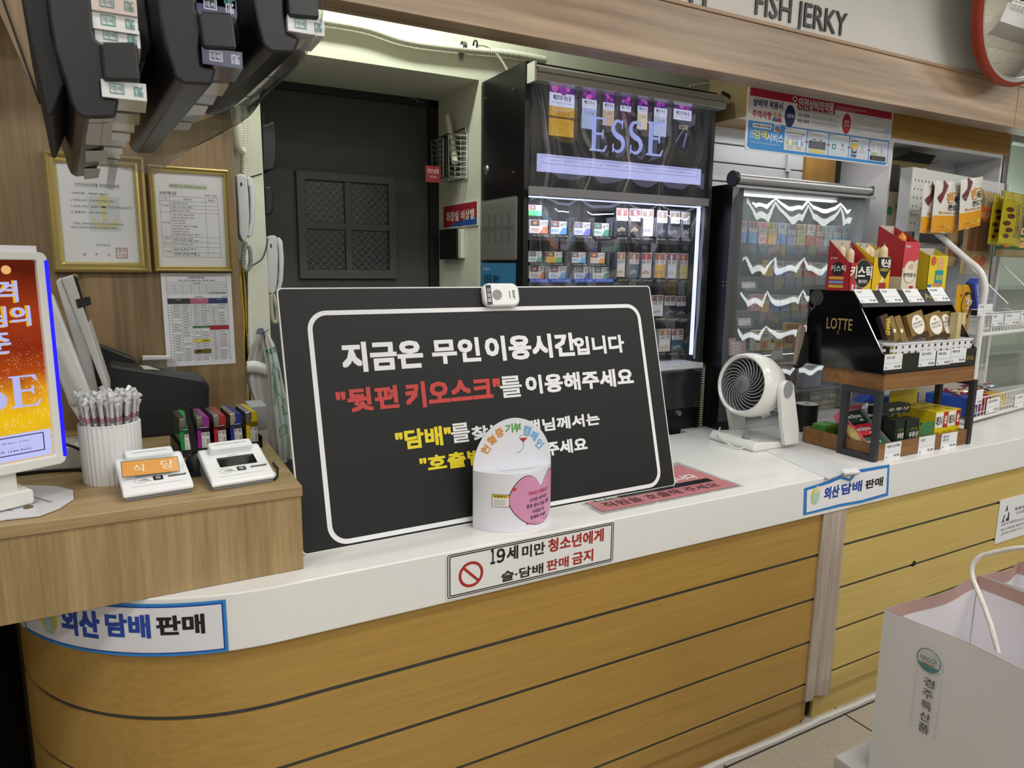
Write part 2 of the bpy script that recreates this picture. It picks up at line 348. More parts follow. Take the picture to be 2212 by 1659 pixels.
panel(pw, pi_, FZ+.10, zs[4]-.006, gold).ob('front_panel', base, smooth=True, ang=30)
pg = cpath(-.019, JX+.006); pg = [p for p in pg if p[1] <= 2.25]
for i in range(4): panel(pg, pi_, GZ[i]-.006, GZ[i]+.006, groove).ob('groove_strip', base, smooth=True, ang=30)
pk = cpath(-.022, JX-.03); pk = [p for p in pk if p[1] <= 2.25]
panel(pk, pi_, FZ, FZ+.10, gold).ob('kickboard', base, smooth=True, ang=30)
X1 = JX+.115
base2 = thing('counter_base', (4, 1.9, FZ), 'yellow wood panelled counter front with dark grooves, right of the grey wood post', 'counter')
F2 = FY(1.512)
for i in range(4):
    MB().box(WF, JX+.0, 6.5, 1.512, 1.535, zs[i+1]+.006+.012, zs[i]-(.006-.012 if i else 0), pale).ob('front_panel', base2)
MB().box(WF, JX+.0, 6.5, 1.512, 1.535, FZ+.10, zs[4]-.006+.012, pale).ob('front_panel', base2)
for i in range(4): MB().box(WF, JX+.0, 6.5, 1.518, 1.53, GZ[i]+.004, GZ[i]+.02, groove).ob('groove_strip', base2)
MB().box(WF, JX+.035, 6.5, 1.523, 1.535, FZ, FZ+.10, pale).ob('kickboard', base2)
hx, hz = F2.px(1974, 1217)
MB().cyl(FY(1.512), hx, hz, .011, -.002, .0015, C('#1d120b', .8), 24).ob('cable_hole', base2)
q = MB(); rg = fuzz(4)
for px_, py_ in ((2145, 1142), (2137, 1160), (2183, 1203), (2195, 1201), (2185, 1208), (2205, 1206)):
    a_, b_ = F2.px(px_, py_); q.cyl(F2, a_, b_, .0016, 0, .0008, C('#3a2a12', .7), 8)
q.ob('screw_holes', base2)
# grey wood corner post that hides the seam, lower end torn
postm = wood('grey_ash_vinyl', '#8b7d72', '#c4b6a8', 'Z', fine=80, stretch=30, rings=8, contrast=.6, rough=.5)
Fp = FY(1.506)
L = Fp.pxs([(1779, 1105), (1828, 1095), (1790, 1501), (1757, 1502), (1752, 1512), (1739, 1516)])
MB().prism(Fp, [L[0], L[5], L[4], L[3], L[2], L[1]], -.006, .004, postm).ob('cover_strip', bev=.0015, label='grey wood grain vinyl strip covering the joint of the two counter fronts', cat='trim')
MB().box(WF, JX-.055, JX+.035, 1.545, 1.60, FZ, FZ+.10, C('#2a1d12', .7)).ob('trim_3')['kind'] = 'structure'
# rough white sealant bead along the floor
b = MB(); rg = fuzz(2)
pts = [(x, 1.497+rg.uniform(-.004, .004), FZ+.004) for x in [JX-1.2+.05*i for i in range(70)]]
b.tube(pts, .011, C('#c9c7c0', .7, bump=.6, bscale=120), 7); struct(b.ob('baseboard_front', smooth=True))

MB().box(WF, -1.3, -.36, 1.95, YP-.01, FZ, ZC-.002, C('#0b0b0c', .6)).ob('under_desk_dark', label='black block added for the darkness under the left end of the wooden desk', cat='cabinet')  # plain black block added to stand in for the darkness beneath the desk
# ================================================================ raised wooden desk on the left
DZ = 1.119; DX = .315; DY = 1.557
deskw = wood('desk_oak', '#876f4b', '#ad956c', 'X', fine=130, stretch=26, rings=6, contrast=.5, rough=.45, bump=.2)
deskv = wood('desk_oak_upright', '#88704a', '#ab9268', 'Z', fine=130, stretch=26, rings=5, contrast=.7, rough=.45, bump=.2)
desk = thing('raised_desk', (-.4, 1.95, ZC), 'wooden raised desk box on the left end of the white counter, carrying the card readers', 'desk')
MB().box(WF, -1.3, DX, DY, YP-.002, DZ-.024, DZ, deskw).ob('desk_top', desk, bev=.0015)
MB().box(WF, -1.3, DX-.003, DY+.004, DY+.03, ZC+.001, DZ-.024, deskv).ob('front_board', desk, bev=.001)
MB().box(WF, DX-.03, DX-.003, DY+.03, YP-.002, ZC+.001, DZ-.024, deskv).ob('side_board', desk, bev=.001)
# ================================================================ black notice board
bl = at(655, 1198, Z=ZC+.003); br_ = at(1455, 1048, Z=ZC+.003); u = (br_-bl).normalized(); nh = V3((-u.y, u.x, 0)); ln = R(15)
v = V3((0, 0, 1))*math.cos(ln)+nh*math.sin(ln)
BF = Fr(bl, u, v); BW, BH = 1.176, .649
bd = thing('notice_board', BF(BW/2, 0), 'big black notice board with white and red Korean text leaning on the white counter', 'sign')
pts = rr(0, BW, 0, BH, .012)
MB().prism(BF, pts, -.009, 0, C('#1d1e1e', .5, spec=.3), side=C('#dfe0de', .5)).ob('board_panel', bd)
MB().tray(BF, rr(-.0025, BW+.0025, -.0025, BH+.0025, .012), rr(.0008, BW-.0008, .0008, BH-.0008, .010), -.0095, .0008, C('#dcdddb', .5)).ob('edge_band', bd)
BP = thing
m = C('#e8e9ea', .5)
L = MB()
ib = rr(*BF.px(668, 0)[:0], .069, 1.106, .066, .601, .05, 8) if False else None
e = [BF.px(*q) for q in ((659, 900), (1420, 990), (1050, 655), (1050, 1078))]
x0, x1, y1 = BF.px(672, 790)[0], BF.px(1398, 800)[0], BF.px(1030, 664)[1]; y0 = BF.px(1250, 1082)[1]
o_ = rr(x0, x1, y0, y1, .05, 8); i_ = rr(x0+.012, x1-.012, y0+.012, y1-.012, .038, 8)
L.rim(BF, o_, i_, .0012, m); L.ob('border_line', bd)
def bt(name, s, p, q, mat, bold=.028, up=0):
    a0, b0 = BF.px(*p); a1, b1 = BF.px(*q); return (s, a0, b0, a1, b1, mat, bold)
wr = C('#c23a35', .5); ye = C('#e8d31c', .5)
T1 = MB(); T2 = MB(); T3 = MB()
def put(mb, s, p, q, mat, bold=.068):
    a0, b0 = BF.px(*p); a1, b1 = BF.px(*q); h_ = (b1-b0)*.06; b0 -= h_; b1 += h_; mb = MB(); mb.text(BF, s, a0, b0, a1, b1, .0014, mat, bold); mb.ob('lettering', bd)
put(T1, '지금은', (741, 803), (910, 736), m); put(T1, '무인', (935, 785), (1034, 731), m); put(T1, '이용시간', (1050, 779), (1241, 721), m); put(T1, '입니다', (1242, 766), (1345, 725), m)
put(T2, '"뒷편', (728, 891), (858, 834), wr); put(T2, '키오스크"', (878, 881), (1078, 814), wr)
put(T1, '를', (1082, 858), (1124, 813), m, .035); put(T1, '이용해주세요', (1137, 851), (1365, 796), m)
put(T3, '"담배"', (856, 972), (972, 920), ye); put(T1, '를', (976, 956), (1012, 914), m, .035); put(T1, '찾는 고객님께서는', (1020, 950), (1293, 892), m)
put(T3, '"호출벨"', (908, 1020), (1060, 968), ye); put(T1, '을 눌러주세요', (1070, 1000), (1266, 945), m)
# call button clipped over the board's top edge
CBF = BF.at(*BF.px(1077, 640), 0)
hw = .058; hh = .034
cb = thing('call_button', BF(*BF.px(1077, 640)), 'small white call button hooked over the top edge of the black board', 'call button')
b = MB(); b.prism(CBF, rr(-hw, hw, -hh, hh, .022, 6), 0, .022, C('#e6e7e6', .25)); b.ob('shell', cb, bev=.006, smooth=True)
b = MB(); b.box(CBF, -hw+.008, -hw+.024, -hh+.006, hh-.006, .0215, .0228, C('#15161a', .3))
b.text(CBF.at(-hw+.016, 0, .0232, R(-90)), '도움벨', -hh*.55, -.0055, hh*.62, .0055, 0, C('#e8e8e8', .5), .01); b.ob('label_strip', cb)
MB().cyl(CBF, -hw+.042, 0, .0145, .021, .0238, C('#8d8f90', .5), 28).ob('button', cb)
b = MB(); b.box(CBF, hw-.034, hw-.032, -.012, .010, .0222, .0226, INK); b.text(CBF.at(hw-.020, 0, .0228, R(-90)), 'BAARY', -.012, -.004, .014, .004, 0, INK, .01); b.ob('brand_print', cb)
# ================================================================ counter front signs
def curvF(off):                                  # frame-like mapping round the counter edge: a along the edge (0 at X=.35, negative to the left)
    def f(a, b, c=0):
        r = CR+off+c
        if a >= 0: return V3((CXc+a, 1.498-off-c, b))
        t = -a/CR; return V3((CXc-r*math.sin(t), 1.498+CR-r*math.cos(t), b))
    return f
CF = curvF(.0008)
def subdiv(a0, a1, b0, b1, n=24): return [(a0+(a1-a0)*i/n, b0) for i in range(n+1)]+[(a1-(a1-a0)*i/n, b1) for i in range(n+1)]
def cband(mb, a0, a1, b0, b1, c, mat, n=24): mb.grid(lambda i, j: CF(a0+(a1-a0)*i, b0+(b1-b0)*j, c), n, 1, mat)
xr = at(484, 1340, Y=1.5195)[0]; aR = xr-CXc+.004; aL = -.63
b = MB(); bl1 = C('#2a7fc9', .45); bl2 = C('#123f94', .45); wp = C('#dcdce2', .5)
zA, zB = ZC-.130, ZC-.011
cband(b, aL, aR, zA, zB, .0006, bl1); cband(b, aL+.006, aR-.006, zA+.006, zB-.006, .001, bl2); cband(b, aL+.009, aR-.009, zA+.009, zB-.009, .0014, wp)
cb_ = C('#1e449f', .5)
def ctext(s, pa, pb, mat):
    # px corners on the curve: solve by scanning
    def inv(px_, py_):
        best = None
        for i in range(750):
            a = -.68+.001*i; p = CF(a, .85); d = p-CAM
            X_ = 1106+FPX*d.dot(_r)/d.dot(_f)
            e = abs(X_-px_)
            if best is None or e < best[0]: best = (e, a)
        a = best[1]; zs_ = [ZC-.132+.001*i for i in range(133)]
        def yy(z): d = CF(a, z)-CAM; return 829.5-FPX*d.dot(_u)/d.dot(_f)
        z = min(zs_, key=lambda z: abs(yy(z)-py_)); return a, z
    a0, b0 = inv(*pa); a1, b1 = inv(*pb)
    b.text(CF, s, a0, b0, a1, b1, .0018, mat, .07)
ctext('외산', (134, 1366), (217, 1320), cb_); ctext('담배', (229, 1374), (326, 1327), cb_); ctext('판매', (339, 1373), (443, 1324), C('#111111', .5))
def cdisc(a, z, r, c, mat): b.poly(CF, circ(a, z, r), c, mat)
def cinv(px_):
    return min((abs(1106+FPX*(CF(-.68+.001*i, .85)-CAM).dot(_r)/(CF(-.68+.001*i, .85)-CAM).dot(_f)-px_), -.68+.001*i) for i in range(750))[1]
ai = cinv(105); cdisc(ai, ZC-.075, .030, .0017, C('#d9c62a', .5)); b.poly(CF, rr(ai-.017, ai+.017, ZC-.108, ZC-.06, .006), .002, C('#a9c4bd', .5))
b.ob('tobacco_sign', label='white blue-bordered foreign tobacco sign bent round the rounded counter end, half under the desk', cat='sign')
# second tobacco sign over the worktop seam, torn at the top
F3 = FY(1.4975)
def sign_px(F, P): return F.pxs(P)
b = MB()
P = F3.pxs([(1737, 1055), (1790, 1038), (1815, 1027), (1835, 1034), (1850, 1015), (1921, 1003), (1918, 1070), (1860, 1086), (1815, 1094), (1735, 1113)])
b.prism(F3, P[::-1], 0, .0012, bl1)
P2 = F3.pxs([(1741, 1058), (1790, 1043), (1815, 1033), (1835, 1039), (1850, 1021), (1917, 1009), (1914, 1066), (1860, 1081), (1815, 1089), (1740, 1108)])
b.poly(F3, P2, .0016, bl2)
P3 = F3.pxs([(1742, 1059), (1790, 1044), (1815, 1034), (1835, 1040), (1850, 1022), (1916, 1010), (1913, 1065), (1860, 1080), (1815, 1088), (1741, 1107)])
b.poly(F3, P3, .0019, C('#e4e5e8', .5))
def t3(s, p, q, mat, bo=.065): a0, b0 = F3.px(*p); a1, b1 = F3.px(*q); b.text(F3, s, a0, b0, a1, b1, .0026, mat, bo)
t3('외산', (1778, 1080), (1813, 1046), cb_); t3('담배', (1815, 1070), (1862, 1036), cb_); t3('판매', (1867, 1057), (1907, 1029), C('#111111', .5))
a_, b_ = F3.px(1760, 1071); b.poly(F3, circ(a_, b_, .022, ry=.030), .0024, C('#d9c62a', .5)); b.poly(F3, rr(a_-.014, a_+.016, b_-.026, b_+.012, .003), .0028, C('#a8cbc4', .5))
for k in range(3): b.rect(F3, a_-.006+.007*k, a_-.003+.007*k, b_+.012, b_+.03+.004*k, .0029, C('#efefef', .5))
# curled torn flap
b.grid(lambda i, j: F3(*F3.px(1815+30*i, 1030-4*i))+V3((.0, -.004-.02*math.sin(j*PI)*(.5+.5*i), .028*j)), 5, 5, C('#cfcfd2', .5))
b.ob('tobacco_sign', label='white blue-bordered foreign tobacco sign with torn top edge, over the worktop seam', cat='sign')
# sticky paper tape over the seam on top of the worktop
Ft = Fr((0, 0, ZC+.0006), (1, 0, 0), (0, 1, 0))
P = Ft.pxs([(1790, 1035), (1852, 1012), (1700, 960), (1640, 968)])
MB().prism(Ft, P, 0, .0005, C('#d6d6d6', .3)).ob('seam_tape', label='strip of white tape along the worktop seam beside the fan', cat='tape')
# age limit sign
b = MB(); Pk = F3.pxs([(963, 1198), (1328, 1124), (1326, 1210), (964, 1300)])
xa, xb = Pk[0][0], Pk[1][0]; za, zb2 = (Pk[2][1]+Pk[3][1])/2, (Pk[0][1]+Pk[1][1])/2
b.prism(F3, rr(xa, xb, za, zb2, .007), 0, .0012, C('#e2e2e0', .4))
b.rim(F3, rr(xa+.003, xb-.003, za+.003, zb2-.003, .006), rr(xa+.0055, xb-.0055, za+.0055, zb2-.0055, .0045), .0016, INK)
b.rim(F3, rr(xa+.0085, xb-.0085, za+.0075, zb2-.0075, .004), rr(xa+.0115, xb-.0115, za+.0105, zb2-.0105, .003), .0016, INK)
rd = C('#a52a23', .5)
a_, b_ = F3.px(1017, 1240); rad = .034
b.rim(F3, circ(a_, b_, rad, 40), circ(a_, b_, rad-.0075, 40), .0016, rd)
ct, st = math.cos(R(135)), math.sin(R(135)); b.line(F3, [(a_+ct*(rad-.004), b_+st*(rad-.004)), (a_-ct*(rad-.004), b_-st*(rad-.004))], .007, .0017, rd)
def t4(s, p, q, mat, bo=.045): a0, b0 = F3.px(*p); a1, b1 = F3.px(*q); b.text(F3, s, a0, b0, a1, b1, .0018, mat, bo)
t4('１', (1059, 1219), (1069, 1184), INK, .045); t4('９', (1072, 1217), (1091, 1182), INK, .045); t4('세', (1094, 1211), (1119, 1176), INK, .045); t4('미만', (1127, 1206), (1177, 1169), INK); t4('청소년에게', (1183, 1194), (1304, 1140), rd)
t4('술·담배', (1082, 1258), (1173, 1215), INK); t4('판매', (1180, 1234), (1228, 1200), rd); t4('금지', (1235, 1221), (1281, 1184), rd)
b.ob('age_limit_sign', label='white under-nineteen sale ban sign with red prohibition ring on the counter edge', cat='sign')
# recycling poster on the right counter front
F4 = FY(1.511); b = MB(); P = F4.pxs([(2160, 1081), (2212, 1068), (2212, 1155), (2150, 1174)])
x0_, z1_ = P[0]; z0_ = P[3][1]; ww = .42
b.prism(F4, [(x0_, z0_), (x0_+ww, z0_), (x0_+ww, z1_), (x0_, z1_)], 0, .003, C('#dfe1e3', .5))
nv = C('#1d2a4a', .5)
def on4(u_, v_): return x0_+u_*ww, z0_+v_*(z1_-z0_)
a_, b_ = on4(.14, .66); s_ = .032
for tri in ([(-.35, .25), (0, 1), (.35, .25), (.12, .25), (0, .5), (-.15, .2)], [(-.9, -1), (-.45, -.1), (-.2, -.2), (-.5, -.75), (-.1, -.9)], [(.15, -.95), (.9, -.95), (.75, 0), (.5, .1), (.45, -.55), (.1, -.6)]):
    b.poly(F4, [(a_+x*s_, b_+y*s_*1.2) for x, y in tri], .0034, nv)
def t5(s, u0, v0, u1, v1, bo=0): a0, b0 = on4(u0, v0); a1, b1 = on4(u1, v1); b.text(F4, s, a0, b0, a1, b1, .0034, nv, bo)
t5('폐 페트병을 새활용한', .30, .66, .72, .74, .02); t5('업사이클링 제품입니다', .34, .56, .72, .63); t5('#업사이클링(Upcycling)자원순환', .07, .37, .8, .45); t5('플라스틱 페트병을 재활용하여 만든 친환경 제품으로 자원을', .08, .26, .94, .32); t5('소중하게 사용하며 우리가 그 이상의 가치를 만듭니다', .09, .16, .9, .22)
b.ob('recycling_poster', label='white recycling poster with dark figures on the yellow counter front', cat='poster')
# pink laminated notice under the board
Fz = Fr((0, 0, ZC+.0008), (1, 0, 0), (0, 1, 0))
b = MB(); P = Fz.pxs([(1300, 1112), (1254, 1088), (1462, 998), (1608, 1050)])
b.prism(Fz, P[::-1], 0, .0008, CLEARP)
P = Fz.pxs([(1303, 1106), (1262, 1085), (1466, 1004), (1596, 1049)]); b.poly(Fz, P, .001, C('#c17a7e', .35))
PN = quad_fr(at(1262, 1085, Z=ZC+.002), at(1466, 1015, Z=ZC+.002), at(1303, 1106, Z=ZC+.002))
e0, e1 = Fz.px(1303, 1106), Fz.px(1596, 1049); uu = V3((e1[0]-e0[0], e1[1]-e0[1], 0)).normalized(); NF = Fr((e0[0], e0[1], ZC+.002), uu, V3((-uu.y, uu.x, 0)))
Wn = math.hypot(e1[0]-e0[0], e1[1]-e0[1])
b.text(NF, '직원을 호출해 주세요', Wn*.06, .02, Wn*.90, .062, .0003, C('#30181a', .5), .01)
b.rect(NF, Wn*.22, Wn*.93, .072, .105, .0004, C('#141414', .3)); b.rect(NF, Wn*.05, Wn*.21, .075, .105, .0005, C('#3d7a4a', .5)); b.text(NF, '담배', Wn*.06, .078, Wn*.2, .103, .0007, C('#e6e6e6', .5), .03)
b.text(NF, '무인 운영 시간입니다', Wn*.12, .12, Wn*.9, .165, .0004, C('#efefef', .5), .04)
b.ob('laminated_notice', label='pink laminated notice lying flat on the counter, partly under the black board', cat='notice')
# ================================================================ on the desk
def FU(loc, ang, z=0):                           # upright frame standing at loc, turned by ang degrees about Z: u right, v up, n towards the viewer
    a = R(ang); u = V3((math.cos(a), math.sin(a), 0)); return Fr(loc, u, (0, 0, 1))
def FT(loc, ang):                                # lying frame: u right, v away, n up
    a = R(ang); return Fr(loc, (math.cos(a), math.sin(a), 0), (-math.sin(a), math.cos(a), 0))
# ---- light box advert
P0 = at(143, 996, Y=1.70)
AF = FU(P0, 27)
AW = .34; topz = AF.px(112, 545)[1]
ad = thing('advert_light_box', (P0.x-.12, P0.y-.06, DZ), 'glowing white tabletop light box with a golden sparkling cigarette advert at the left edge', 'light box')
def ad_mat():
    m, n, l, b = newmat('glowing_advert'); n.remove(b); tc = n.new('ShaderNodeTexCoord'); s = n.new('ShaderNodeSeparateXYZ'); l.new(tc.outputs['Object'], s.inputs[0])
    mr = n.new('ShaderNodeMapRange'); mr.inputs['From Min'].default_value = P0.z-DZ+.02; mr.inputs['From Max'].default_value = P0.z-DZ+topz; l.new(s.outputs['Z'], mr.inputs['Value'])
    no = n.new('ShaderNodeTexNoise'); no.inputs['Scale'].default_value = 14; l.new(tc.outputs['Object'], no.inputs[0])
    ad_ = n.new('ShaderNodeMath'); ad_.operation = 'MULTIPLY_ADD'; ad_.inputs[1].default_value = .18; l.new(no.outputs['Fac'], ad_.inputs[0]); l.new(mr.outputs[0], ad_.inputs[2])
    cr = n.new('ShaderNodeValToRGB'); e = cr.color_ramp.elements; e[0].position = .1; e[0].color = lin('#e6b02a')+[1]; e[1].position = 1; e[1].color = lin('#5a1d10')+[1]
    for p_, c_ in ((.30, '#f0c21a'), (.40, '#e8a022'), (.50, '#b04a18'), (.62, '#8a2c14'), (.8, '#a03a1a')): q = e.new(p_); q.color = lin(c_)+[1]
    l.new(ad_.outputs[0], cr.inputs[0])
    v = n.new('ShaderNodeTexVoronoi'); v.inputs['Scale'].default_value = 260; l.new(tc.outputs['Object'], v.inputs['Vector'])
    lt = n.new('ShaderNodeMath'); lt.operation = 'LESS_THAN'; lt.inputs[1].default_value = .22; l.new(v.outputs['Distance'], lt.inputs[0])
    ml = n.new('ShaderNodeMapRange'); ml.inputs['From Min'].default_value = .62; ml.inputs['From Max'].default_value = .35; l.new(mr.outputs[0], ml.inputs['Value'])
    no2 = n.new('ShaderNodeTexNoise'); no2.inputs['Scale'].default_value = 60; l.new(tc.outputs['Object'], no2.inputs[0])
    g = n.new('ShaderNodeMath'); g.operation = 'GREATER_THAN'; g.inputs[1].default_value = .5; l.new(no2.outputs['Fac'], g.inputs[0])
    k1 = n.new('ShaderNodeMath'); k1.operation = 'MULTIPLY'; l.new(lt.outputs[0], k1.inputs[0]); l.new(ml.outputs[0], k1.inputs[1])
    k2 = n.new('ShaderNodeMath'); k2.operation = 'MULTIPLY'; l.new(k1.outputs[0], k2.inputs[0]); l.new(g.outputs[0], k2.inputs[1])
    mx = n.new('ShaderNodeMix'); mx.data_type = 'RGBA'; l.new(k2.outputs[0], mx.inputs['Factor']); l.new(cr.outputs[0], mx.inputs['A']); mx.inputs['B'].default_value = lin('#fff6cf')+[1]
    em = n.new('ShaderNodeEmission'); em.inputs['Strength'].default_value = .95; l.new(mx.outputs['Result'], em.inputs[0]); l.new(em.outputs[0], n['Material Output'].inputs[0]); return m
wcase = C('#e3e3de', .3)
def aa(x, y): return AF.px(x, y)
sx1 = aa(99, 760)[0]; st = aa(80, 562)[1]; sb = aa(114, 985)[1]
outer = rr(-AW, 0.002, -.004, topz, .014, 6); inner = rr(-AW+.03, sx1, sb, st, .004, 6)
b = MB(); b.tray(AF, outer, inner, -.02, .0, wcase); b.prism(AF, outer, -.035, -.02, wcase); b.ob('case', ad, bev=.003)
b = MB(); b.poly(AF, inner, -.012, ad_mat()); b.ob('advert_sheet', ad)
lil = C('#b9bdf2', .5, emit=.95, name='backlit_lilac'); lem = C('#b4b8f0', .5, emit=.9, name='backlit_letter')
gold_e = C('#e8b81c', .5, emit=.8); navy = C('#1a1a52', .6)
b = MB(); c_ = -.0112
yb_ = aa(110, 927)[1]
b.poly(AF, [(-AW+.032, sb+.002), (sx1-.002, sb+.002), (sx1-.002, yb_), (-AW+.032, yb_-.003)], c_, lil)
q0, q1 = aa(103, 973), aa(100, 934)
b.rim(AF, [(-AW+.05, q0[1]), (q0[0], q0[1]), (q0[0], q1[1]), (-AW+.05, q1[1])], [(-AW+.052, q0[1]+.002), (q0[0]-.002, q0[1]+.002), (q0[0]-.002, q1[1]-.002), (-AW+.052, q1[1]-.002)], c_+.0004, navy)
def ta(s, p, q, mat, bo=0., dc=0, w=None):
    a1, b1 = aa(*q); a0, b0 = aa(*p)
    if w: a0 = a1-w
    b.text(AF, s, a0, b0, a1, b1, c_+.0006+dc, mat, bo)
ta('질병의 원인! 그래도 피우시겠습니까?', (0, 966), (70, 950), navy, 0, w=.20); ta('나프틸아민, 니켈, 벤젠, 비닐 크롤라이드,', (0, 976), (84, 960), navy, 0, w=.215); ta('금연상담전화 1544-9030', (10, 984), (72, 966), navy, 0, w=.10)
for dx, mt, dc in ((-.004, gold_e, 0), (0, lem, .0006)):
    for s, p, q, w in (('품격', (0, 653), (41, 606), .085), ('울림의', (0, 704), (69, 660), .118), ('기준', (0, 765), (26, 716), .085)):
        a1, b1 = aa(*q); b0 = aa(q[0], p[1])[1]; b.text(AF, s, a1-w+dx, b0-.0015*(dx != 0), a1+dx, b1, c_+.0006+dc, mt, .03)
b.poly(AF, circ(*aa(18, 583), .0085, 20), c_+.0005, C('#f0b070', .5, emit=.9))
def serif(mb, F, ch, a, b0, w, h, c, m):          # classical roman capitals E and S
    X = lambda t: a+t*w; Y = lambda t: b0+t*h
    if ch == 'E':
        P = [(0, 0), (.86, 0), (1, .2), (.93, .2), (.78, .06), (.36, .06), (.36, .48), (.66, .48), (.74, .38), (.78, .38), (.78, .66), (.74, .66), (.66, .55), (.36, .55), (.36, .94), (.72, .94), (.86, .8), (.92, .8), (.86, 1), (0, 1), (0, .97), (.13, .93), (.13, .07), (0, .03)]
        mb.poly(F, [(X(x), Y(y)) for x, y in P], c, m)
    else:
        pts = []; wd = []
        for i in range(25):
            t = i/24
            if t < .5: k = t/.5; an = R(35+k*235); px_, py_ = .5+.36*math.cos(an)*(1-.0*k), .74+.215*math.sin(an)
            else: k = (t-.5)/.5; an = R(90-k*235); px_, py_ = .5+.40*math.cos(an), .27+.225*math.sin(an)
            pts.append((X(px_), Y(py_))); wd.append(w*(.09+.22*math.sin(PI*t)**1.2))
        N = len(pts); Lq, Rq = [], []
        for i, p in enumerate(pts):
            q0 = pts[max(i-1, 0)]; q1 = pts[min(i+1, N-1)]; dx, dy = q1[0]-q0[0], q1[1]-q0[1]; L_ = math.hypot(dx, dy) or 1
            nx, ny = -dy/L_*wd[i]/2, dx/L_*wd[i]/2; Lq.append(F(p[0]+nx, p[1]+ny, c)); Rq.append(F(p[0]-nx, p[1]-ny, c))
        mb.add(Lq+Rq, [(i, i+1, N+i+1, N+i) for i in range(N-1)], m)
        for p, s_ in ((pts[0], -1), (pts[-1], 1)): mb.poly(F, [(p[0]-.05*w, p[1]-.13*h), (p[0]+.05*w, p[1]-.13*h), (p[0]+.05*w, p[1]+.13*h), (p[0]-.05*w, p[1]+.13*h)], c, m)
b.ob('advert_print', ad); b = MB()
e1 = aa(90, 808); e0 = aa(90, 876); hh_ = e1[1]-e0[1]
for i, ch in enumerate('ESSE'): serif(b, AF, ch, e1[0]-.062*(4-i)+.006, e0[1], .056, hh_, c_+.0012, lem)
b.ob('advert_lettering', ad)
b = MB(); p0, p1 = aa(103, 562), aa(137, 986)
xx = (p0[0]+p1[0])/2; b.prism(AF, rr(xx-.0035, xx+.0035, p1[1], p0[1], .003), -.001, .001, C('#1408ff', .4, emit=1.6)); b.ob('blue_light_strip', ad)
b = MB(); q = aa(84, 531); b.box(AF, -AW, q[0], topz-.001, q[1], -.03, -.012, C('#e9e9ee', .4)); b.ob('header_card', ad)
b = MB(); nk = aa(40, 1050)
b.box(AF, -.155, -.085, DZ-P0.z+.035, -.002, -.06, -.02, wcase); b.prism(AF, rr(-.19, -.07, DZ-P0.z+.008, DZ-P0.z+.04, .008), -.085, .012, wcase); b.ob('neck', ad, bev=.003)
b = MB(); FTd = Fr((0, 0, DZ+.001), (1, 0, 0), (0, 1, 0))
pl_ = FTd.pxs([(-160, 1160), (10, 1125), (85, 1117), (130, 1100), (160, 1080), (158, 1062), (120, 1054), (60, 1052), (-120, 1080)])
b.prism(FTd, pl_, 0, .005, C('#cfcfd4', .35)); o = b.ob('foot_plate', ad, bev=.0015)
b = MB(); h0 = FTd.px(62, 1101); b.poly(FTd, circ(h0[0], h0[1], .009, 20, ry=.012), .0054, C('#6a5335', .6)); b.line(FTd, FTd.pxs([(60, 1075), (112, 1090)]), .004, .0054, C('#77787c', .5)); b.line(FTd, FTd.pxs([(-10, 1106), (28, 1108)]), .004, .0054, C('#77787c', .5)); b.ob('foot_slots', ad)
# ---- point of sale monitor seen from its edge
Ym = 2.02; PF = FY(Ym)
ps = thing('sales_monitor', (at(190, 900, Y=Ym).x, Ym, DZ), 'white sales terminal with tilted slim screens, seen edge-on behind the straw cup', 'monitor')
wsh = C('#dcdcda', .35); gsh = C('#b9b9b6', .4)
def slab(L, c0, c1, m, name, bev=.004): MB().prism(PF, PF.pxs(L), c0, c1, m).ob(name, ps, bev=bev)
slab([(118, 608), (128, 600), (228, 850), (224, 905), (205, 900), (190, 860)][::-1], -.165, -.03, wsh, 'rear_housing')
slab([(131, 601), (157, 593), (236, 838), (240, 900), (224, 905), (228, 850)][::-1], -.15, .0, gsh, 'screen_bezel')
slab([(104, 628), (117, 640), (205, 868), (215, 930), (196, 940), (150, 870), (118, 780)][::-1], -.02, .03, wsh, 'lower_panel', .006)
slab([(118, 740), (130, 748), (172, 835), (176, 865), (166, 872), (150, 865), (125, 800)][::-1], .03, .04, gsh, 'stand_arm', .004)
MB().prism(PF, PF.pxs([(157, 594), (166, 600), (178, 640), (232, 885), (222, 890)][::-1]), -.14, -.005, C('#1b1510', .08, name='dark_glass')).ob('customer_screen', ps)
MB().prism(PF, PF.pxs([(163, 647), (194, 640), (198, 658), (168, 666)][::-1]), .001, .002, C('#15161a', .4)).ob('tape_label', ps)
b = MB(); x_ = at(165, 960, Y=1.95).x; b.box(WF, x_-.22, x_+.06, 1.93, 2.05, DZ, DZ+.055, wsh); b.ob('base', ps, bev=.005)
b = MB(); b.tube([at(138, 958, Y=1.92), at(160, 965, Y=1.918), at(192, 980, Y=1.916)], .004, BPLAST); b.ob('cable', ps)
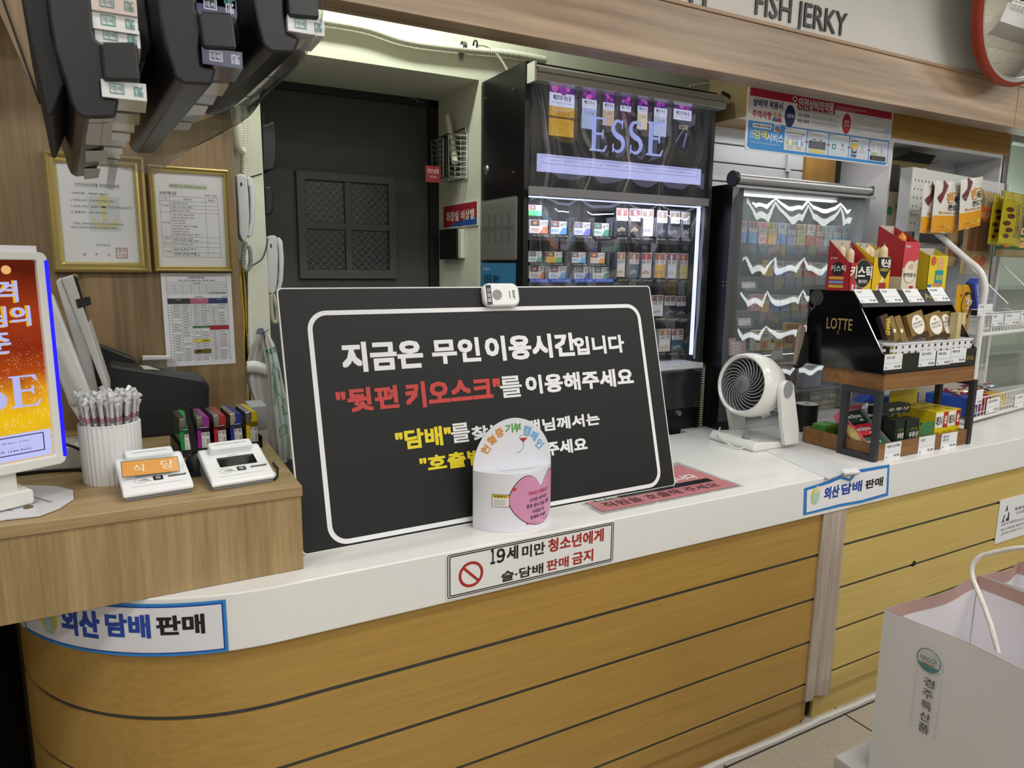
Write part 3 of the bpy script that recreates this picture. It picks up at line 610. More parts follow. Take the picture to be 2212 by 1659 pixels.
# ---- receipt printer
pr_y = at(300, 925, Z=DZ).y
PF2 = FY(2.20); k = PF2.px(300, 925)
pr = thing('receipt_printer', (at(340, 920, Y=2.2).x, 2.27, DZ), 'black receipt printer with sloping lid on the desk behind the lighters', 'printer')
L = PF2.pxs([(229, 795), (238, 789), (440, 820), (452, 832), (452, 900)]); zz = DZ-0
P = [(L[0][0], zz), (L[4][0], zz)]+[L[4], L[3], L[2], L[1], L[0]]
MB().prism(PF2, P, -.125, 0, C('#1b1d21', .42)).ob('body', pr, bev=.006)
L2 = PF2.pxs([(248, 800), (436, 829), (442, 838), (440, 880), (262, 900)])
MB().poly(PF2, L2, .0005, C('#191b1f', .5)).text(PF2, 'OKPOS', *PF2.px(237, 832), *PF2.px(262, 826), .0008, C('#3a3c40', .5)).ob('side_panel', pr)
b = MB(); p_ = [PF2(*PF2.px(x, y), -.05) for x, y in ((300, 795), (380, 806), (445, 824))]
b.add([at(285, 790, Y=2.29), at(318, 790, Y=2.29), at(345, 799, Y=2.23), at(303, 797, Y=2.23)], [(0, 1, 2, 3)], C('#b5b5b0', .5)); b.ob('paper_slip', pr, solid=.001)
bx = FY(2.35); Pq = bx.pxs([(205, 800), (207, 760), (214, 745), (290, 775), (296, 805)])
MB().prism(bx, Pq[::-1], -.045, 0, C('#15161a', .4)).ob('black_box', bev=.004, label='low black plastic box against the wood wall behind the printer', cat='box')
tb = thing('paper_tray', (*at(345, 800, Y=2.34)[:2], at(345, 812, Y=2.34).z), 'clear plastic tray holding slips, on the printer behind, below the phone list', 'tray')
Pq = bx.pxs([(306, 815), (308, 773), (372, 773), (381, 782), (381, 815)]); MB().prism(bx, Pq[::-1], -.04, 0, CLEARP).ob('tray_body', tb)
MB().prism(bx, bx.pxs([(308, 778), (308, 770), (368, 770), (370, 776)])[::-1], -.03, -.002, C('#d5d5d3', .5)).ob('paper_slips', tb)
# ---- fluted cup with wrapped straws
sc_ = at(247, 1040, Z=DZ); sc_ = V3((-.057, 1.80, DZ)); cr_ = .0615
ch_ = at(247, 922, Y=sc_.y-cr_).z-DZ
cup = thing('straw_cup', sc_, 'white fluted cylindrical cup full of wrapped drinking straws', 'cup')
b = MB(); n_ = 144
def fl_(r, z): return [sc_+V3(((r+.0016*math.cos(36*2*PI*i/n_))*math.cos(2*PI*i/n_), (r+.0016*math.cos(36*2*PI*i/n_))*math.sin(2*PI*i/n_), z)) for i in range(n_)]
b.add(fl_(cr_-.004, 0)+fl_(cr_-.002, .003)+fl_(cr_, ch_), [(j*n_+i, j*n_+(i+1) % n_, (j+1)*n_+(i+1) % n_, (j+1)*n_+i) for j in range(2) for i in range(n_)], C('#e2e2e2', .4))
b.lathe(WF, sc_.x, sc_.y, [(cr_+.001, DZ+ch_), (cr_-.0015, DZ+ch_+.002), (cr_-.004, DZ+ch_), (cr_-.004, DZ+.004), (.0001, DZ+.004)], C('#e2e2e2', .4), 48)
b.ob('cup_body', cup, smooth=True, ang=80)
rg = fuzz(7); stm = C('#f0eff0', .35); stp = C('#d0808c', .5); wrapm = clear('straw_wrapper', haze=.10, rough=.2, gloss=.2); wrapt = clear('straw_wrapper_end', haze=.5, rough=.25, gloss=.3)
def straw(lean, az, h, x, y):
    b = MB(); d = V3((math.sin(lean)*math.cos(az), math.sin(lean)*math.sin(az), math.cos(lean))); p = V3((x, y, DZ+.006))
    b.tube([p, p+d*h], .0033, stm, 7); b.tube([p+d*(ch_+.002), p+d*(ch_+.014)], .0035, stp if rg.random() < .6 else C('#6a4a52', .5), 7, rs=[.0035, .0035])
    k = p+d*h; w = V3((rg.uniform(-.006, .006), rg.uniform(-.006, .006), 0))
    b.tube([p+d*(ch_-.01), k, k+d*.003], .0044, wrapm, 6); b.tube([k-d*.006, k+d*.006+w*.5, k+d*.011-w*.4, k+d*.019+w], .0046, wrapt, 6, rs=[.0044, .0058, .0048, .0060])
    return b
first = True
for i in range(58):
    r_ = (cr_-.012)*math.sqrt((i+.5)/58); a_ = i*2.39996
    x, y = sc_.x+r_*math.cos(a_)*.8, sc_.y+r_*math.sin(a_)*.8
    o = straw(.02+.13*r_/cr_, a_, ch_+.042+rg.uniform(-.01, .010), x, y).ob('drinking_straw', smooth=True, label='paper-wrapped white drinking straw standing in the fluted cup', cat='straw', group='wrapped straws in the fluted cup')
# ---- lighters
LW, LT, LH = .031, .0148, .098
l0 = at(394, 984, Z=DZ+.004); rowang = R(3)
tray = thing('lighter_tray', (l0.x+.09, l0.y+.06, DZ), 'low black tray holding five rows of coloured lighters', 'tray')
TFm = FT((l0.x-.006, l0.y-.004, DZ), 5)
TW, TD = .205, .135
b = MB(); b.box(TFm, -.003, TW, -.003, TD, 0, .003, BPLAST).box(TFm, -.003, 0, -.003, TD, .003, .032, BPLAST).box(TFm, TW-.003, TW, -.003, TD, .003, .032, BPLAST).box(TFm, 0, TW-.003, TD-.003, TD, .003, .032, BPLAST).box(TFm, 0, TW-.003, -.003, 0, .003, .018, BPLAST)
b.ob('tray_body', tray)
chrome = C('#bfbcb4', .22, 1); seen = {}
for r_, (cn, hexc, dk) in enumerate((('green', '#1d8a4e', '#0f5a33'), ('purple', '#8c2a86', '#3d1238'), ('red', '#a3282c', '#4a0f12'), ('blue', '#22358f', '#0e1840'), ('yellow', '#d8b81a', '#6d6412'))):
    for k in range(8):
        FL = TFm.at(.004+r_*.0405, .003+k*LT*1.02, .0035)
        if k == 0:
            root = thing('lighter', FL(LW/2, LT/2), f'{cn} disposable lighter at the front of its row in the black tray', 'lighter', f'{cn} lighters in the tray')
            G = Fr(FL.o, FL.u, (0, 0, 1), -FL.v)        # u right, v up, n front
            tnk = MB().prism(G, rr(0, LW, 0, LH*.70, .004), -LT, 0, C(dk, .18, spec=.6, coat=.3)).ob('tank', root, bev=.0015)
            MB().prism(G, [(LW*.46, LH*.70), (LW, LH*.70), (LW, LH*.92), (LW*.9, LH*.97), (LW*.46, LH)], -LT+.001, -.001, C(hexc, .4)).ob('thumb_cap', root, bev=.001)
            MB().prism(G, [(LW*.02, LH*.66), (LW*.35, LH*.70), (LW*.5, LH*.8), (LW*.5, LH*.95), (LW*.42, LH*1.0), (LW*.02, LH*.97)], -LT, .0005, chrome).ob('metal_hood', root, bev=.001)
            MB().rect(G, 0.0002, LW*.30, .001, LH*.62, .0002, C(hexc, .3)).ob('tank_tint', tnk)
            b = MB(); b.rect(G, LW*.32, LW*.96, LH*.04, LH*.56, .0004, C('#d8d6d2', .45))
            b.rect(G, LW*.36, LW*.56, LH*.48, LH*.54, .0006, C('#b8502c', .5)); b.rect(G, LW*.68, LW*.90, LH*.46, LH*.54, .0006, C('#2a66b4', .5)); b.text(G, 'CB', LW*.71, LH*.475, LW*.87, LH*.525, .0007, C('#eeeeee', .5), .02); b.text(G, 'KC', LW*.39, LH*.49, LW*.53, LH*.53, .0007, C('#eeeeee', .5), .02)
            rgb = fuzz(9)
            for i in range(16): y_ = LH*(.08+.018*i); b.rect(G, LW*.72, LW*.88, y_, y_+LH*rgb.choice((.004, .008, .012)), .0006, C('#1a1a1a', .6))
            for i in range(10): y_ = LH*(.08+.034*i); b.rect(G, LW*.37, LW*(.5+.12*rgb.random()), y_, y_+.0008, .0006, C('#6a6a68', .6))
            b.ob('sticker', tnk); seen[cn] = root; fo = FL(LW/2, LT/2)
        else:
            d = FL(LW/2, LT/2)-fo
            copy_thing(seen[cn], d, f'{cn} disposable lighter behind the front one of its row in the black tray')
# ---- card readers
def reader(loc, ang, label):
    rd_ = thing('card_reader', loc, label, 'card reader'); F = FT(loc, ang); w = .136; dp = .150
    Sd = Fr(loc, F.v, (0, 0, 1), F.u)                     # side plane: a = depth, b = height
    base_ = [(.003, 0), (.003, .008), (dp-.004, .040), (dp, .038), (dp, 0)]
    MB().prism(Sd, base_, .003, w-.003, C('#77797b', .5)).ob('lower_shell', rd_, bev=.004)
    top = [(0, .0075), (0, .015), (.010, .0235), (dp-.02, .060), (dp-.005, .060), (dp-.003, .041)]
    ush = MB().prism(Sd, top, 0, w, C('#e6e7e9', .3)).ob('upper_shell', rd_, bev=.005, smooth=False)
    sl = math.atan2(.0365, dp-.03); TF = Fr(F(0, .010, .0237), F.u, F.v*math.cos(sl)+V3((0, 0, 1))*math.sin(sl))
    tl = (dp-.03)/math.cos(sl)
    rdg = MB().prism(TF, rr(.02, w-.02, tl*.80, tl*1.06, .006), -.002, .017, C('#e3e4e6', .3)).ob('card_slot_ridge', rd_, bev=.004)
    MB().rect(TF, .033, w-.033, tl*.93, tl*.945, .0174, C('#8c8d90', .5)).ob('card_slot', rdg)
    MB().prism(TF, rr(.030, w-.024, tl*.36, tl*.68, .002), 0, .0006, C('#101114', .08)).ob('display', ush)
    b = MB(); b.prism(TF, rr(w*.46, w*.60, tl*.17, tl*.30, .002), 0, .0008, C('#111113', .3)); b.cyl(TF, w*.53, tl*.235, .0055, .0008, .0016, C('#8f9194', .3), 16); b.ob('sensor', ush)
    b = MB(); b.rim(TF, circ(w*.28, tl*.22, .013, 24, ry=.010), circ(w*.28, tl*.22, .0124, 24, ry=.0094), .0005, INK)
    for i in range(4): b.line(TF, circ(w*.235+.0022*i, tl*.22, .003+.0009*i, 6, t0=-50, t1=50), .0008, .0005, INK)
    b.line(TF, [(w*.33, tl*.25), (w*.36, tl*.20), (w*.40, tl*.20), (w*.43, tl*.16)], .0008, .0005, INK); b.line(TF, [(w*.32, tl*.21), (w*.37, tl*.24), (w*.39, tl*.19)], .0008, .0005, INK)
    b.prism(TF, [(w*.67, tl*.22), (w*.93, tl*.22), (w*.95, tl*.27), (w*.69, tl*.27)], 0, .0005, C('#232427', .4)); b.text(TF, 'JUSTNOKEY', w*.70, tl*.23, w*.92, tl*.26, .0008, C('#d5d5d5', .5))
    b.rect(TF, .02, w-.02, tl*.05, tl*.062, .0003, C('#c3c4c6', .5)); b.text(TF, 'SR-810', w*.42, tl*.715, w*.56, tl*.745, .0004, C('#777a80', .5)); b.ob('front_print', ush)
    return rd_, TF, w, tl
q = at(272, 1086, Z=DZ); reader((q.x-.004, q.y, DZ), 6, 'white card reader half covered by an orange restaurant card, left of the pen stand')
RF_ = _rf = None
q2 = at(463, 1062, Z=DZ); reader((q2.x-.004, q2.y, DZ), 6, 'white card reader with a clear black display, at the desk corner')
# orange card in a clear sleeve leaning on the left reader
c0, c1, c2 = at(264, 1032, Y=q.y+.042), at(389, 1018, Y=q.y+.055), at(259, 1003, Y=q.y+.060)
CFm = Fr(c0, c1-c0, c2-c0, (c1-c0).cross(c2-c0)); cw, chh = (c1-c0).length, (c2-c0).length
CFm = Fr(c0, CFm.u, CFm.n.cross(CFm.u), CFm.n); chh = (at(383, 985, Y=q.y+.075)-c1).length
cd_ = thing('desk_card', CFm(cw/2, 0), 'orange card with white Korean lettering in a clear sleeve, resting on the left card reader', 'card')
MB().box(CFm, -.004, cw+.004, -.004, chh+.012, -.0012, .0016, clear('card_sleeve', haze=.03, rough=.05, gloss=.02)).ob('sleeve', cd_)
b = MB(); b.box(CFm, 0, cw, 0, chh, 0, .0006, C('#3c4a28', .5)); b.rect(CFm, .0015, cw-.0015, .0015, chh-.0015, .0008, C('#d8921f', .5)); b.text(CFm, '식', cw*.19, chh*.24, cw*.38, chh*.72, .0011, C('#f0e6d8', .5)); b.text(CFm, '당', cw*.68, chh*.26, cw*.9, chh*.82, .0011, C('#f0e6d8', .5)); b.ob('card_print', cd_)
# handwriting on the reader
# pen on its stand
pq = at(425, 1022, Z=DZ); ps_ = thing('pen_stand', (pq.x, pq.y, DZ), 'black counter pen standing upright in a round black base between the readers', 'pen')
PFt = Fr((pq.x, pq.y, DZ), (1, 0, 0), (0, 1, 0))
MB().lathe(PFt, 0, 0, [(.0005, 0), (.034, 0), (.034, .004), (.025, .009), (.024, .030), (.019, .046), (.012, .050), (.0005, .051)], BPLAST, 32).ob('base', ps_, smooth=True)
ptop = at(403, 873, Y=pq.y+.01); pb = V3((pq.x, pq.y, DZ+.046)); dv = ptop-pb
MB().tube([pb, pb+dv*.06, pb+dv*.12, pb+dv*.5, pb+dv*.55, pb+dv*.93, pb+dv*.935, pb+dv], .008, C('#0c0c0d', .25), 14, rs=[.006, .0085, .008, .0075, .008, .007, .0035, .0035]).ob('pen_body', ps_, smooth=True)
MB().tube([pb+dv*.93+V3((.009, -.004, 0)), pb+dv*.65+V3((.0095, -.005, 0))], .0022, C('#0c0c0d', .25), 6).ob('pen_clip', ps_)
# loose cables on the desk
b = MB(); b.tube([at(x, y, Z=DZ+.004) for x, y in ((590, 1000), (600, 1012), (598, 1030), (592, 1036))], .0028, BPLAST); b.lathe(Fr((*at(592, 1032, Z=DZ)[:2], DZ), (1, 0, 0), (0, 1, 0)), 0, 0, [(.0005, 0), (.005, .001), (.006, .006), (.004, .012), (.0005, .014)], C('#e2e2e2', .4), 12); b.ob('reader_cable', smooth=True, label='thin black cable with white plug beside the right card reader', cat='cable')
MB().tube([at(x, y, Z=DZ+.004) for x, y in ((30, 1025), (90, 1018), (150, 1015), (190, 1015))], .0035, BPLAST).ob('power_cable', smooth=True, label='black power cable lying on the desk behind the light box', cat='cable')
MB().box(WF, at(560, 960, Y=2.2).x-.03, at(560, 960, Y=2.2).x+.02, 2.15, 2.25, DZ, DZ+.075, C('#a5a7aa', .4)).ob('grey_box', bev=.003, label='small grey box behind the yellow lighters', cat='box')
# ================================================================ papers on the wood wall
WFm = FY(YP)
goldf = C('#a3905a', .38, .5, name='gilt_moulding'); goldl = C('#cbb874', .3, .6, name='gilt_lip')
def picture(tl, br, bl_x, label, fw):
    a0, b1 = WFm.px(*tl); a1, b0 = WFm.px(*br); a0 = min(a0, WFm.px(bl_x, br[1])[0])
    t = thing('picture_frame', WFm((a0+a1)/2, b0), label, 'framed document')
    o1 = [(a0, b0), (a1, b0), (a1, b1), (a0, b1)]
    def ins(d): return [(a0+d, b0+d), (a1-d, b0+d), (a1-d, b1-d), (a0+d, b1-d)]
    b = MB(); b.wall(WFm, o1, 0, .022, goldf); P = [(0, .022), (fw*.25, .026), (fw*.6, .018), (fw*.8, .02), (fw, .012), (fw, .004)]
    for (d0, c0), (d1, c1) in zip(P, P[1:]):
        A, B = ins(d0), ins(d1); b.add([WFm(x, y, c0) for x, y in A]+[WFm(x, y, c1) for x, y in B], [(i, (i+1) % 4, 4+(i+1) % 4, 4+i) for i in range(4)], goldf if d1 < fw*.8 else goldl)
    b.ob('frame', t)
    MB().box(WFm, a0+fw, a1-fw, b0+fw, b1-fw, .001, .004, PAPER).ob('paper', t)
    MB().rect(WFm, a0+fw, a1-fw, b0+fw, b1-fw, .007, clear('picture_glass', haze=.04, rough=.03, gloss=.10)).ob('glass', t)
    return t, a0+fw, a1-fw, b0+fw, b1-fw
gink = C('#3a3b3d', .6)
t, a0, a1, b0, b1 = picture((92, 326), (327, 588), 120, 'gilt framed certificate with a red square seal, half under the cigarette rack', .028)
W_1, H_1 = a1-a0, b1-b0
b = MB()
def tx(s, u0, v0, u1, v1, m=gink, bo=0): b.text(WFm, s, a0+u0*W_1, b0+v0*H_1, a0+u1*W_1, b0+v1*H_1, .0046, m, bo)
b.rect(WFm, a0+.36*W_1, a0+.78*W_1, b0+.32*H_1, b0+.68*H_1, .0042, C('#c9d2d6', .6)); yl = C('#d0cd9a', .6)
b.poly(WFm, circ(a0+.57*W_1, b0+.63*H_1, .018, 16), .0044, yl); b.poly(WFm, [(a0+.40*W_1, b0+.47*H_1), (a0+.57*W_1, b0+.38*H_1), (a0+.74*W_1, b0+.47*H_1), (a0+.72*W_1, b0+.36*H_1), (a0+.42*W_1, b0+.36*H_1)], .0044, yl); b.rect(WFm, a0+.54*W_1, a0+.6*W_1, b0+.42*H_1, b0+.58*H_1, .0044, yl)
tx('제 2013-02호', .17, .90, .45, .925); tx('안전상비의약품 판매자 등록증', .22, .77, .80, .81)
for s, v, w in (('1. 판매자명 :  새로운식품(주)', .69, .50), ('2. 판매업소명 :  건천(부산방향)휴게소', .62, .58), ('3. 업소의 소재지 :  경상북도 경주시 건천읍 경부고속도로 77', .56, .80), ('4. 등록번호 :  502-09-02751', .50, .46)): tx(s, .14, v, .14+w, v+.025)
tx('「약사법」 제44조의2 및 같은 법 시행규칙 제22조제1항에 따라', .16, .385, .82, .41); tx('위와 같이 안전상비의약품 판매자로 등록하였음을 증명합니다.', .12, .345, .74, .37)
tx('2013년 07월 16일', .42, .17, .60, .19); tx('경', .24, .065, .28, .095); tx('주', .40, .065, .44, .095); tx('시', .56, .065, .60, .095)
rs_ = C('#a5525a', .6); x_, y_ = a0+.68*W_1, b0+.045*H_1; b.rim(WFm, [(x_, y_), (x_+.03, y_), (x_+.03, y_+.03), (x_, y_+.03)], [(x_+.002, y_+.002), (x_+.028, y_+.002), (x_+.028, y_+.028), (x_+.002, y_+.028)], .0046, rs_)
for i, s in enumerate('경주시장'): b.text(WFm, s, x_+.004+.012*(i % 2), y_+.004+.012*(1-i//2), x_+.014+.012*(i % 2), y_+.014+.012*(1-i//2), .0047, rs_)
b.ob('printed_text', t)
t, a0, a1, b0, b1 = picture((328, 358), (503, 587), 334, 'gilt framed checklist with a printed table, right of the certificate', .016)
W_1, H_1 = a1-a0, b1-b0; b = MB()
b.rect(WFm, a0+.20*W_1, a0+.76*W_1, b0+.835*H_1, b0+.885*H_1, .0042, C('#c3cbb4', .6)); tx('매장별 상시 위생점검 Check-List', .22, .845, .74, .875)
tx('2024년 9월 25일', .06, .765, .30, .80, gink, .01); tx('휴게명 : 건천휴', .72, .765, .90, .785)
def hl(v, u0=.06, u1=.91): b.rect(WFm, a0+u0*W_1, a0+u1*W_1, b0+v*H_1-.0003, b0+v*H_1+.0003, .0045, gink)
def vl(u, v0, v1): b.rect(WFm, a0+u*W_1-.0003, a0+u*W_1+.0003, b0+v0*H_1, b0+v1*H_1, .0045, gink)
for v in (.75, .70, .58, .32, .26, .21, .10): hl(v)
for v in (.66, .62, .15): hl(v, .2)
for u in (.06, .2, .72, .91): vl(u, .10, .75)
rg = fuzz(3); KT = ['개인위생 복장 및 손세척 상태', '식품 보관 온도 확인', '유통기한 준수 여부', '주방 바닥 청결 상태', '냉장고 내부 청소 여부', '원산지 표시 확인', '조리기구 소독 여부', '쓰레기 분리 배출', '조명 및 환기 상태']
for i, v in enumerate((.67, .63, .59, .545, .515, .485, .455, .425, .395, .365, .335, .29, .27, .23, .18, .165, .13, .115)): tx(KT[i % 9], .22, v, .40+.22*rg.random(), v+.018)
for s, v in (('개인위생', .64), ('매장 청결', .46), ('식품관리', .29), ('냉동, 냉장', .23), ('식재료', .15)): tx(s, .08, v, .18, v+.018)
tx('구 분', .09, .715, .16, .735); tx('점검사항', .4, .715, .52, .735); tx('점검결과', .76, .715, .87, .735)
b.ob('printed_text', t)
# phone list
P = WFm.pxs([(345, 590), (501, 590), (513, 784), (361, 793)]); t = thing('phone_list', WFm((P[2][0]+P[3][0])/2, P[2][1]), 'white printed phone list with coloured table headings on the wood wall', 'paper')
U = V3((P[1][0]-P[0][0], 0, P[1][1]-P[0][1])).normalized(); PFm = Fr(WFm(*P[3], .002), U, V3((-U.z, 0, U.x)))
PFm = FY(YP-.002); b_ = P[3][1]
a0, b0 = P[3][0], (P[2][1]+P[3][1])/2; W_1 = P[1][0]-P[3][0]-.004; H_1 = (P[0][1]+P[1][1])/2-b0; WFm_s = WFm
MB().box(PFm, a0, a0+W_1, b0, b0+H_1, -.0015, .0004, C('#d9dbde', .6)).ob('sheet', t)
b = MB()
def tx(s, u0, v0, u1, v1, m=gink, bo=0): b.text(PFm, s, a0+u0*W_1, b0+v0*H_1, a0+u1*W_1, b0+v1*H_1, .0012, m, bo)
def fr_(u0, u1, v0, v1, m): b.rect(PFm, a0+u0*W_1, a0+u1*W_1, b0+v0*H_1, b0+v1*H_1, .0008, m)
def hl(v, u0=.07, u1=.93): fr_(u0, u1, v-.0012, v+.0012, gink)
def vl(u, v0, v1): fr_(u-.0014, u+.0014, v0, v1, gink)
tx('건천(부산)휴게소', .38, .940, .62, .965, gink, .015); tx('(TEL : 054-751-6890, FAX : 054-751-6891)', .24, .912, .76, .930, gink, .01); tx('내선번호', .45, .886, .55, .9)
for v in (.975, .905, .882, .862, .842, .822, .802, .782): hl(v)
for u in (.07, .93): vl(u, .04, .975)
for u in (.18, .29, .41, .53, .63): vl(u, .782, .882)
tx('지하비번2580*', .66, .775, .92, .798, gink, .005); tx('비상연락망', .46, .738, .58, .754); tx('2025.01', .85, .74, .92, .752)
for u0, u1, c in ((.07, .39, '#2e3033'), (.39, .65, '#ad5f7c'), (.65, .93, '#23386f')): fr_(u0, u1, .675, .732, C(c, .6))
for s, u in (('일반연락', .18), ('식당', .48), ('사무실', .76)): tx(s, u, .71, u+.08, .722, C('#d8d8d8', .6))
rg = fuzz(5)
for i in range(21):
    v = .672-.0298*i; hl(v)
    for u, w in ((.14, .10), (.27, .10), (.44, .06), (.53, .11), (.70, .05), (.79, .11)):
        if not (i in (8, 9) and u > .4) and rg.random() < .93: fr_(u, u+w*(.7+.3*rg.random()), v-.019, v-.010, C('#8a8c90', .6))
for u in (.12, .25, .39, .43, .51, .65, .69, .77): vl(u, .04, .675)
for u0, u1, v0, v1, c in ((.40, .65, .41, .43, '#3a6a35'), (.65, .93, .385, .435, '#9f2730'), (.40, .65, .255, .285, '#d8ca1c'), (.40, .65, .13, .175, '#6b5a26')): fr_(u0, u1, v0, v1, C(c, .6))
b.ob('printed_text', t)
# ================================================================ white wall strip: pipes, phones, router, cables
FWL = FY(YW)
ivory = C('#dcdcce', .45)
def ribbed(pts, r, m, step=.0075):
    # resample and modulate the radius
    out_, d = [], 0
    for p, q in zip(pts, pts[1:]):
        L_ = (q-p).length; n_ = max(1, int(L_/(step/3)))
        out_ += [p.lerp(q, i/n_) for i in range(n_)]
    rs = [r*(1, 1, .86)[i % 3] for i in range(len(out_))]
    b = MB(); b.tube(out_, r, m, 12, rs=rs); return b
def smoothpath(P, n=8):
    out_ = []
    for i in range(len(P)-1):
        p0 = P[max(i-1, 0)]; p1 = P[i]; p2 = P[i+1]; p3 = P[min(i+2, len(P)-1)]
        for k in range(n):
            t_ = k/n; out_.append(.5*((2*p1)+(p2-p0)*t_+(2*p0-5*p1+4*p2-p3)*t_*t_+(3*p1-p0-3*p2+p3)*t_**3))
    return out_+[P[-1]]
Yp_ = YW-.022
ribbed(smoothpath([at(x, y, Y=Yp_) for x, y in ((526, 215), (527, 300), (527, 380), (530, 560), (537, 700), (542, 790))]), .0115, ivory).ob('flexible_conduit', smooth=True, ang=0, label='white ribbed conduit running down the wall beside the wood partition', cat='pipe')
b = MB(); pp = [at(x, y, Y=YW-.036) for x, y in ((511, 232), (512, 270), (512.5, 271), (514, 312), (518, 322), (527, 330))]; b.tube(pp, .013, ivory, 14, rs=[.013, .013, .019, .019, .014, .012]); b.ob('conduit_coupling', smooth=True, label='white rigid conduit end with coupling above the upper wall phone', cat='pipe')
hp = smoothpath([at(x, y, Y=Yp_) for x, y in ((560, 22), (690, 44), (790, 62), (880, 90), (1000, 106), (1100, 116), (1180, 130))])
ribbed(hp, .0145, ivory, .009).ob('flexible_conduit', smooth=True, ang=0, label='white ribbed conduit running along the wall above the alcove', cat='pipe')
def strap(x, y, horizontal):
    p = at(x, y, Y=YW-.001); b = MB(); F = FY(YW)
    a_, b_ = F.px(x, y); b.prism(F, rr(a_-.011, a_+.011, b_-.034, b_+.004, .008), 0, .002, STEEL); b.cyl(F, a_, b_-.022, .004, .002, .004, C('#5a5c5e', .4, 1), 10)
    b.lathe(Fr((a_-.008, YW-.022, b_+.016), (0, 1, 0), (0, 0, 1), (1, 0, 0)), 0, 0, [(.0155, 0), (.0165, 0), (.0165, .016), (.0155, .016)], STEEL, 20)
    return b.ob('pipe_strap', label='metal pipe strap screwed to the wall above the alcove', cat='bracket')
strap(996, 112, 1)
F = FY(YW); a_, b_ = F.px(534, 233); MB().prism(F, rr(a_-.014, a_+.014, b_-.01, b_+.01, .004), 0, .002, STEEL).cyl(F, a_+.004, b_, .004, .002, .004, C('#5a5c5e', .4, 1), 10).ob('pipe_strap', label='metal strap plate on the white wall beside the upper phone pipe', cat='bracket')
b = MB(); p = at(1027, 97, Y=Yp_); b.lathe(Fr(p-V3((.004, 0, 0)), (0, 1, 0), (0, 0, 1), (1, 0, 0)), 0, 0, [(.0155, 0), (.018, 0), (.018, .006), (.0155, .006)], BPLAST, 16); b.ob('cable_tie', label='black cable tie round the white conduit', cat='cable tie')
MB().tube(smoothpath([at(x, y, Y=YW-.03) for x, y in ((1030, 97), (1052, 100), (1075, 120), (1092, 145), (1104, 170))]), .0045, ivory, 7).ob('white_cable', smooth=True, label='thin white cable hanging from the conduit towards the black cabinet', cat='cable')
# wall phones, seen from the side
def phone(Y, pxb, pxh, label, thick=.062):
    F = FY(Y); b0_ = F.px(*pxb[-1]); t = thing('wall_phone', F(*F.px(*pxb[len(pxb)//2]), -.03), label, 'phone')
    MB().prism(F, F.pxs(pxb)[::-1], -thick, 0, C('#bfc3c6', .4)).ob('phone_base', t, bev=.004)
    MB().prism(F, F.pxs(pxh)[::-1], -thick+.008, -.008, C('#c9ced1', .35)).ob('handset', t, bev=.006)
    return t, F
t, F = phone(2.44, [(510, 378), (522, 375), (533, 382), (537, 420), (539, 470), (537, 505), (531, 520), (524, 521), (517, 505), (514, 440)], [(534, 381), (543, 381), (549, 392), (553, 430), (551, 480), (546, 506), (541, 514), (535, 510), (537, 498), (541, 480), (542, 440), (540, 405), (536, 398)], 'grey wall phone on the wood partition edge, upper of the two phones')
MB().box(F, F.px(519, 398)[0], F.px(523, 398)[0], F.px(519, 402)[1], F.px(519, 394)[1], 0, .0005, INK).ob('jack_hole', t)
MB().box(F, F.px(511, 405)[0]-.006, F.px(513, 405)[0], F.px(516, 500)[1], F.px(511, 395)[1], -.05, -.01, C('#54585b', .5)).ob('mount_plate', t)
t2, F = phone(2.70, [(577, 512), (588, 508), (598, 510), (601, 550), (600, 600), (596, 628), (590, 636), (581, 632), (578, 600)], [(599, 513), (606, 512), (612, 522), (615, 560), (613, 605), (607, 630), (601, 636), (597, 630), (602, 612), (604, 580), (603, 540), (600, 526)], 'grey wall phone in the alcove, just above the black board, lower of the two phones')
MB().box(F, F.px(584, 530)[0], F.px(587, 530)[0], F.px(585, 535)[1], F.px(585, 527)[1], 0, .0005, INK).ob('jack_hole', t2)
def coil(path, r, m, turns_per_m=190, w=.0022):
    P = smoothpath(path, 10); L_ = sum((q-p).length for p, q in zip(P, P[1:])); N = int(L_*turns_per_m*9); b = MB(); pts = []
    cum = [0]
    for p, q in zip(P, P[1:]): cum.append(cum[-1]+(q-p).length)
    j = 0
    for i in range(N+1):
        s = L_*i/N
        while j < len(P)-2 and cum[j+1] < s: j += 1
        t_ = (s-cum[j])/max(cum[j+1]-cum[j], 1e-9); p = P[j].lerp(P[j+1], t_); d = (P[j+1]-P[j]).normalized(); up = V3((0, 1, 0)); up = (up-d*up.dot(d)).normalized(); w_ = d.cross(up); an = i*2*PI/9
        pts.append(p+(up*math.cos(an)+w_*math.sin(an))*r)
    b.tube(pts, w, m, 5); return b
cg = C('#9ea2a3', .45)
coil([at(x, y, Y=2.44) for x, y in ((531, 521), (527, 545), (524, 565), (527, 580), (536, 582), (541, 570), (541, 545), (537, 530))], .0058, cg).ob('coiled_cord', smooth=True, ang=0, parent=t)
coil([at(x, y, Y=2.70) for x, y in ((584, 636), (586, 665), (589, 690), (594, 697), (599, 690), (598, 665), (592, 645), (590, 636))], .0062, C('#c5c3b0', .5)).ob('coiled_cord', smooth=True, ang=0, parent=t2)
MB().tube(smoothpath([at(x, y, Y=2.55) for x, y in ((578, 515), (574, 540), (565, 560), (548, 572), (535, 584), (534, 640), (534, 720))]), .003, C('#5c5f60', .5), 6).ob('phone_cable', smooth=True, label='grey cable running from the lower phone down the conduit', cat='cable')
MB().tube(smoothpath([at(x, y, Y=2.6) for x, y in ((536, 384), (550, 380), (566, 375))]), .0022, INK, 6).ob('phone_cable', smooth=True, label='thin black cable from the upper phone to the router', cat='cable')
rg = fuzz(11)
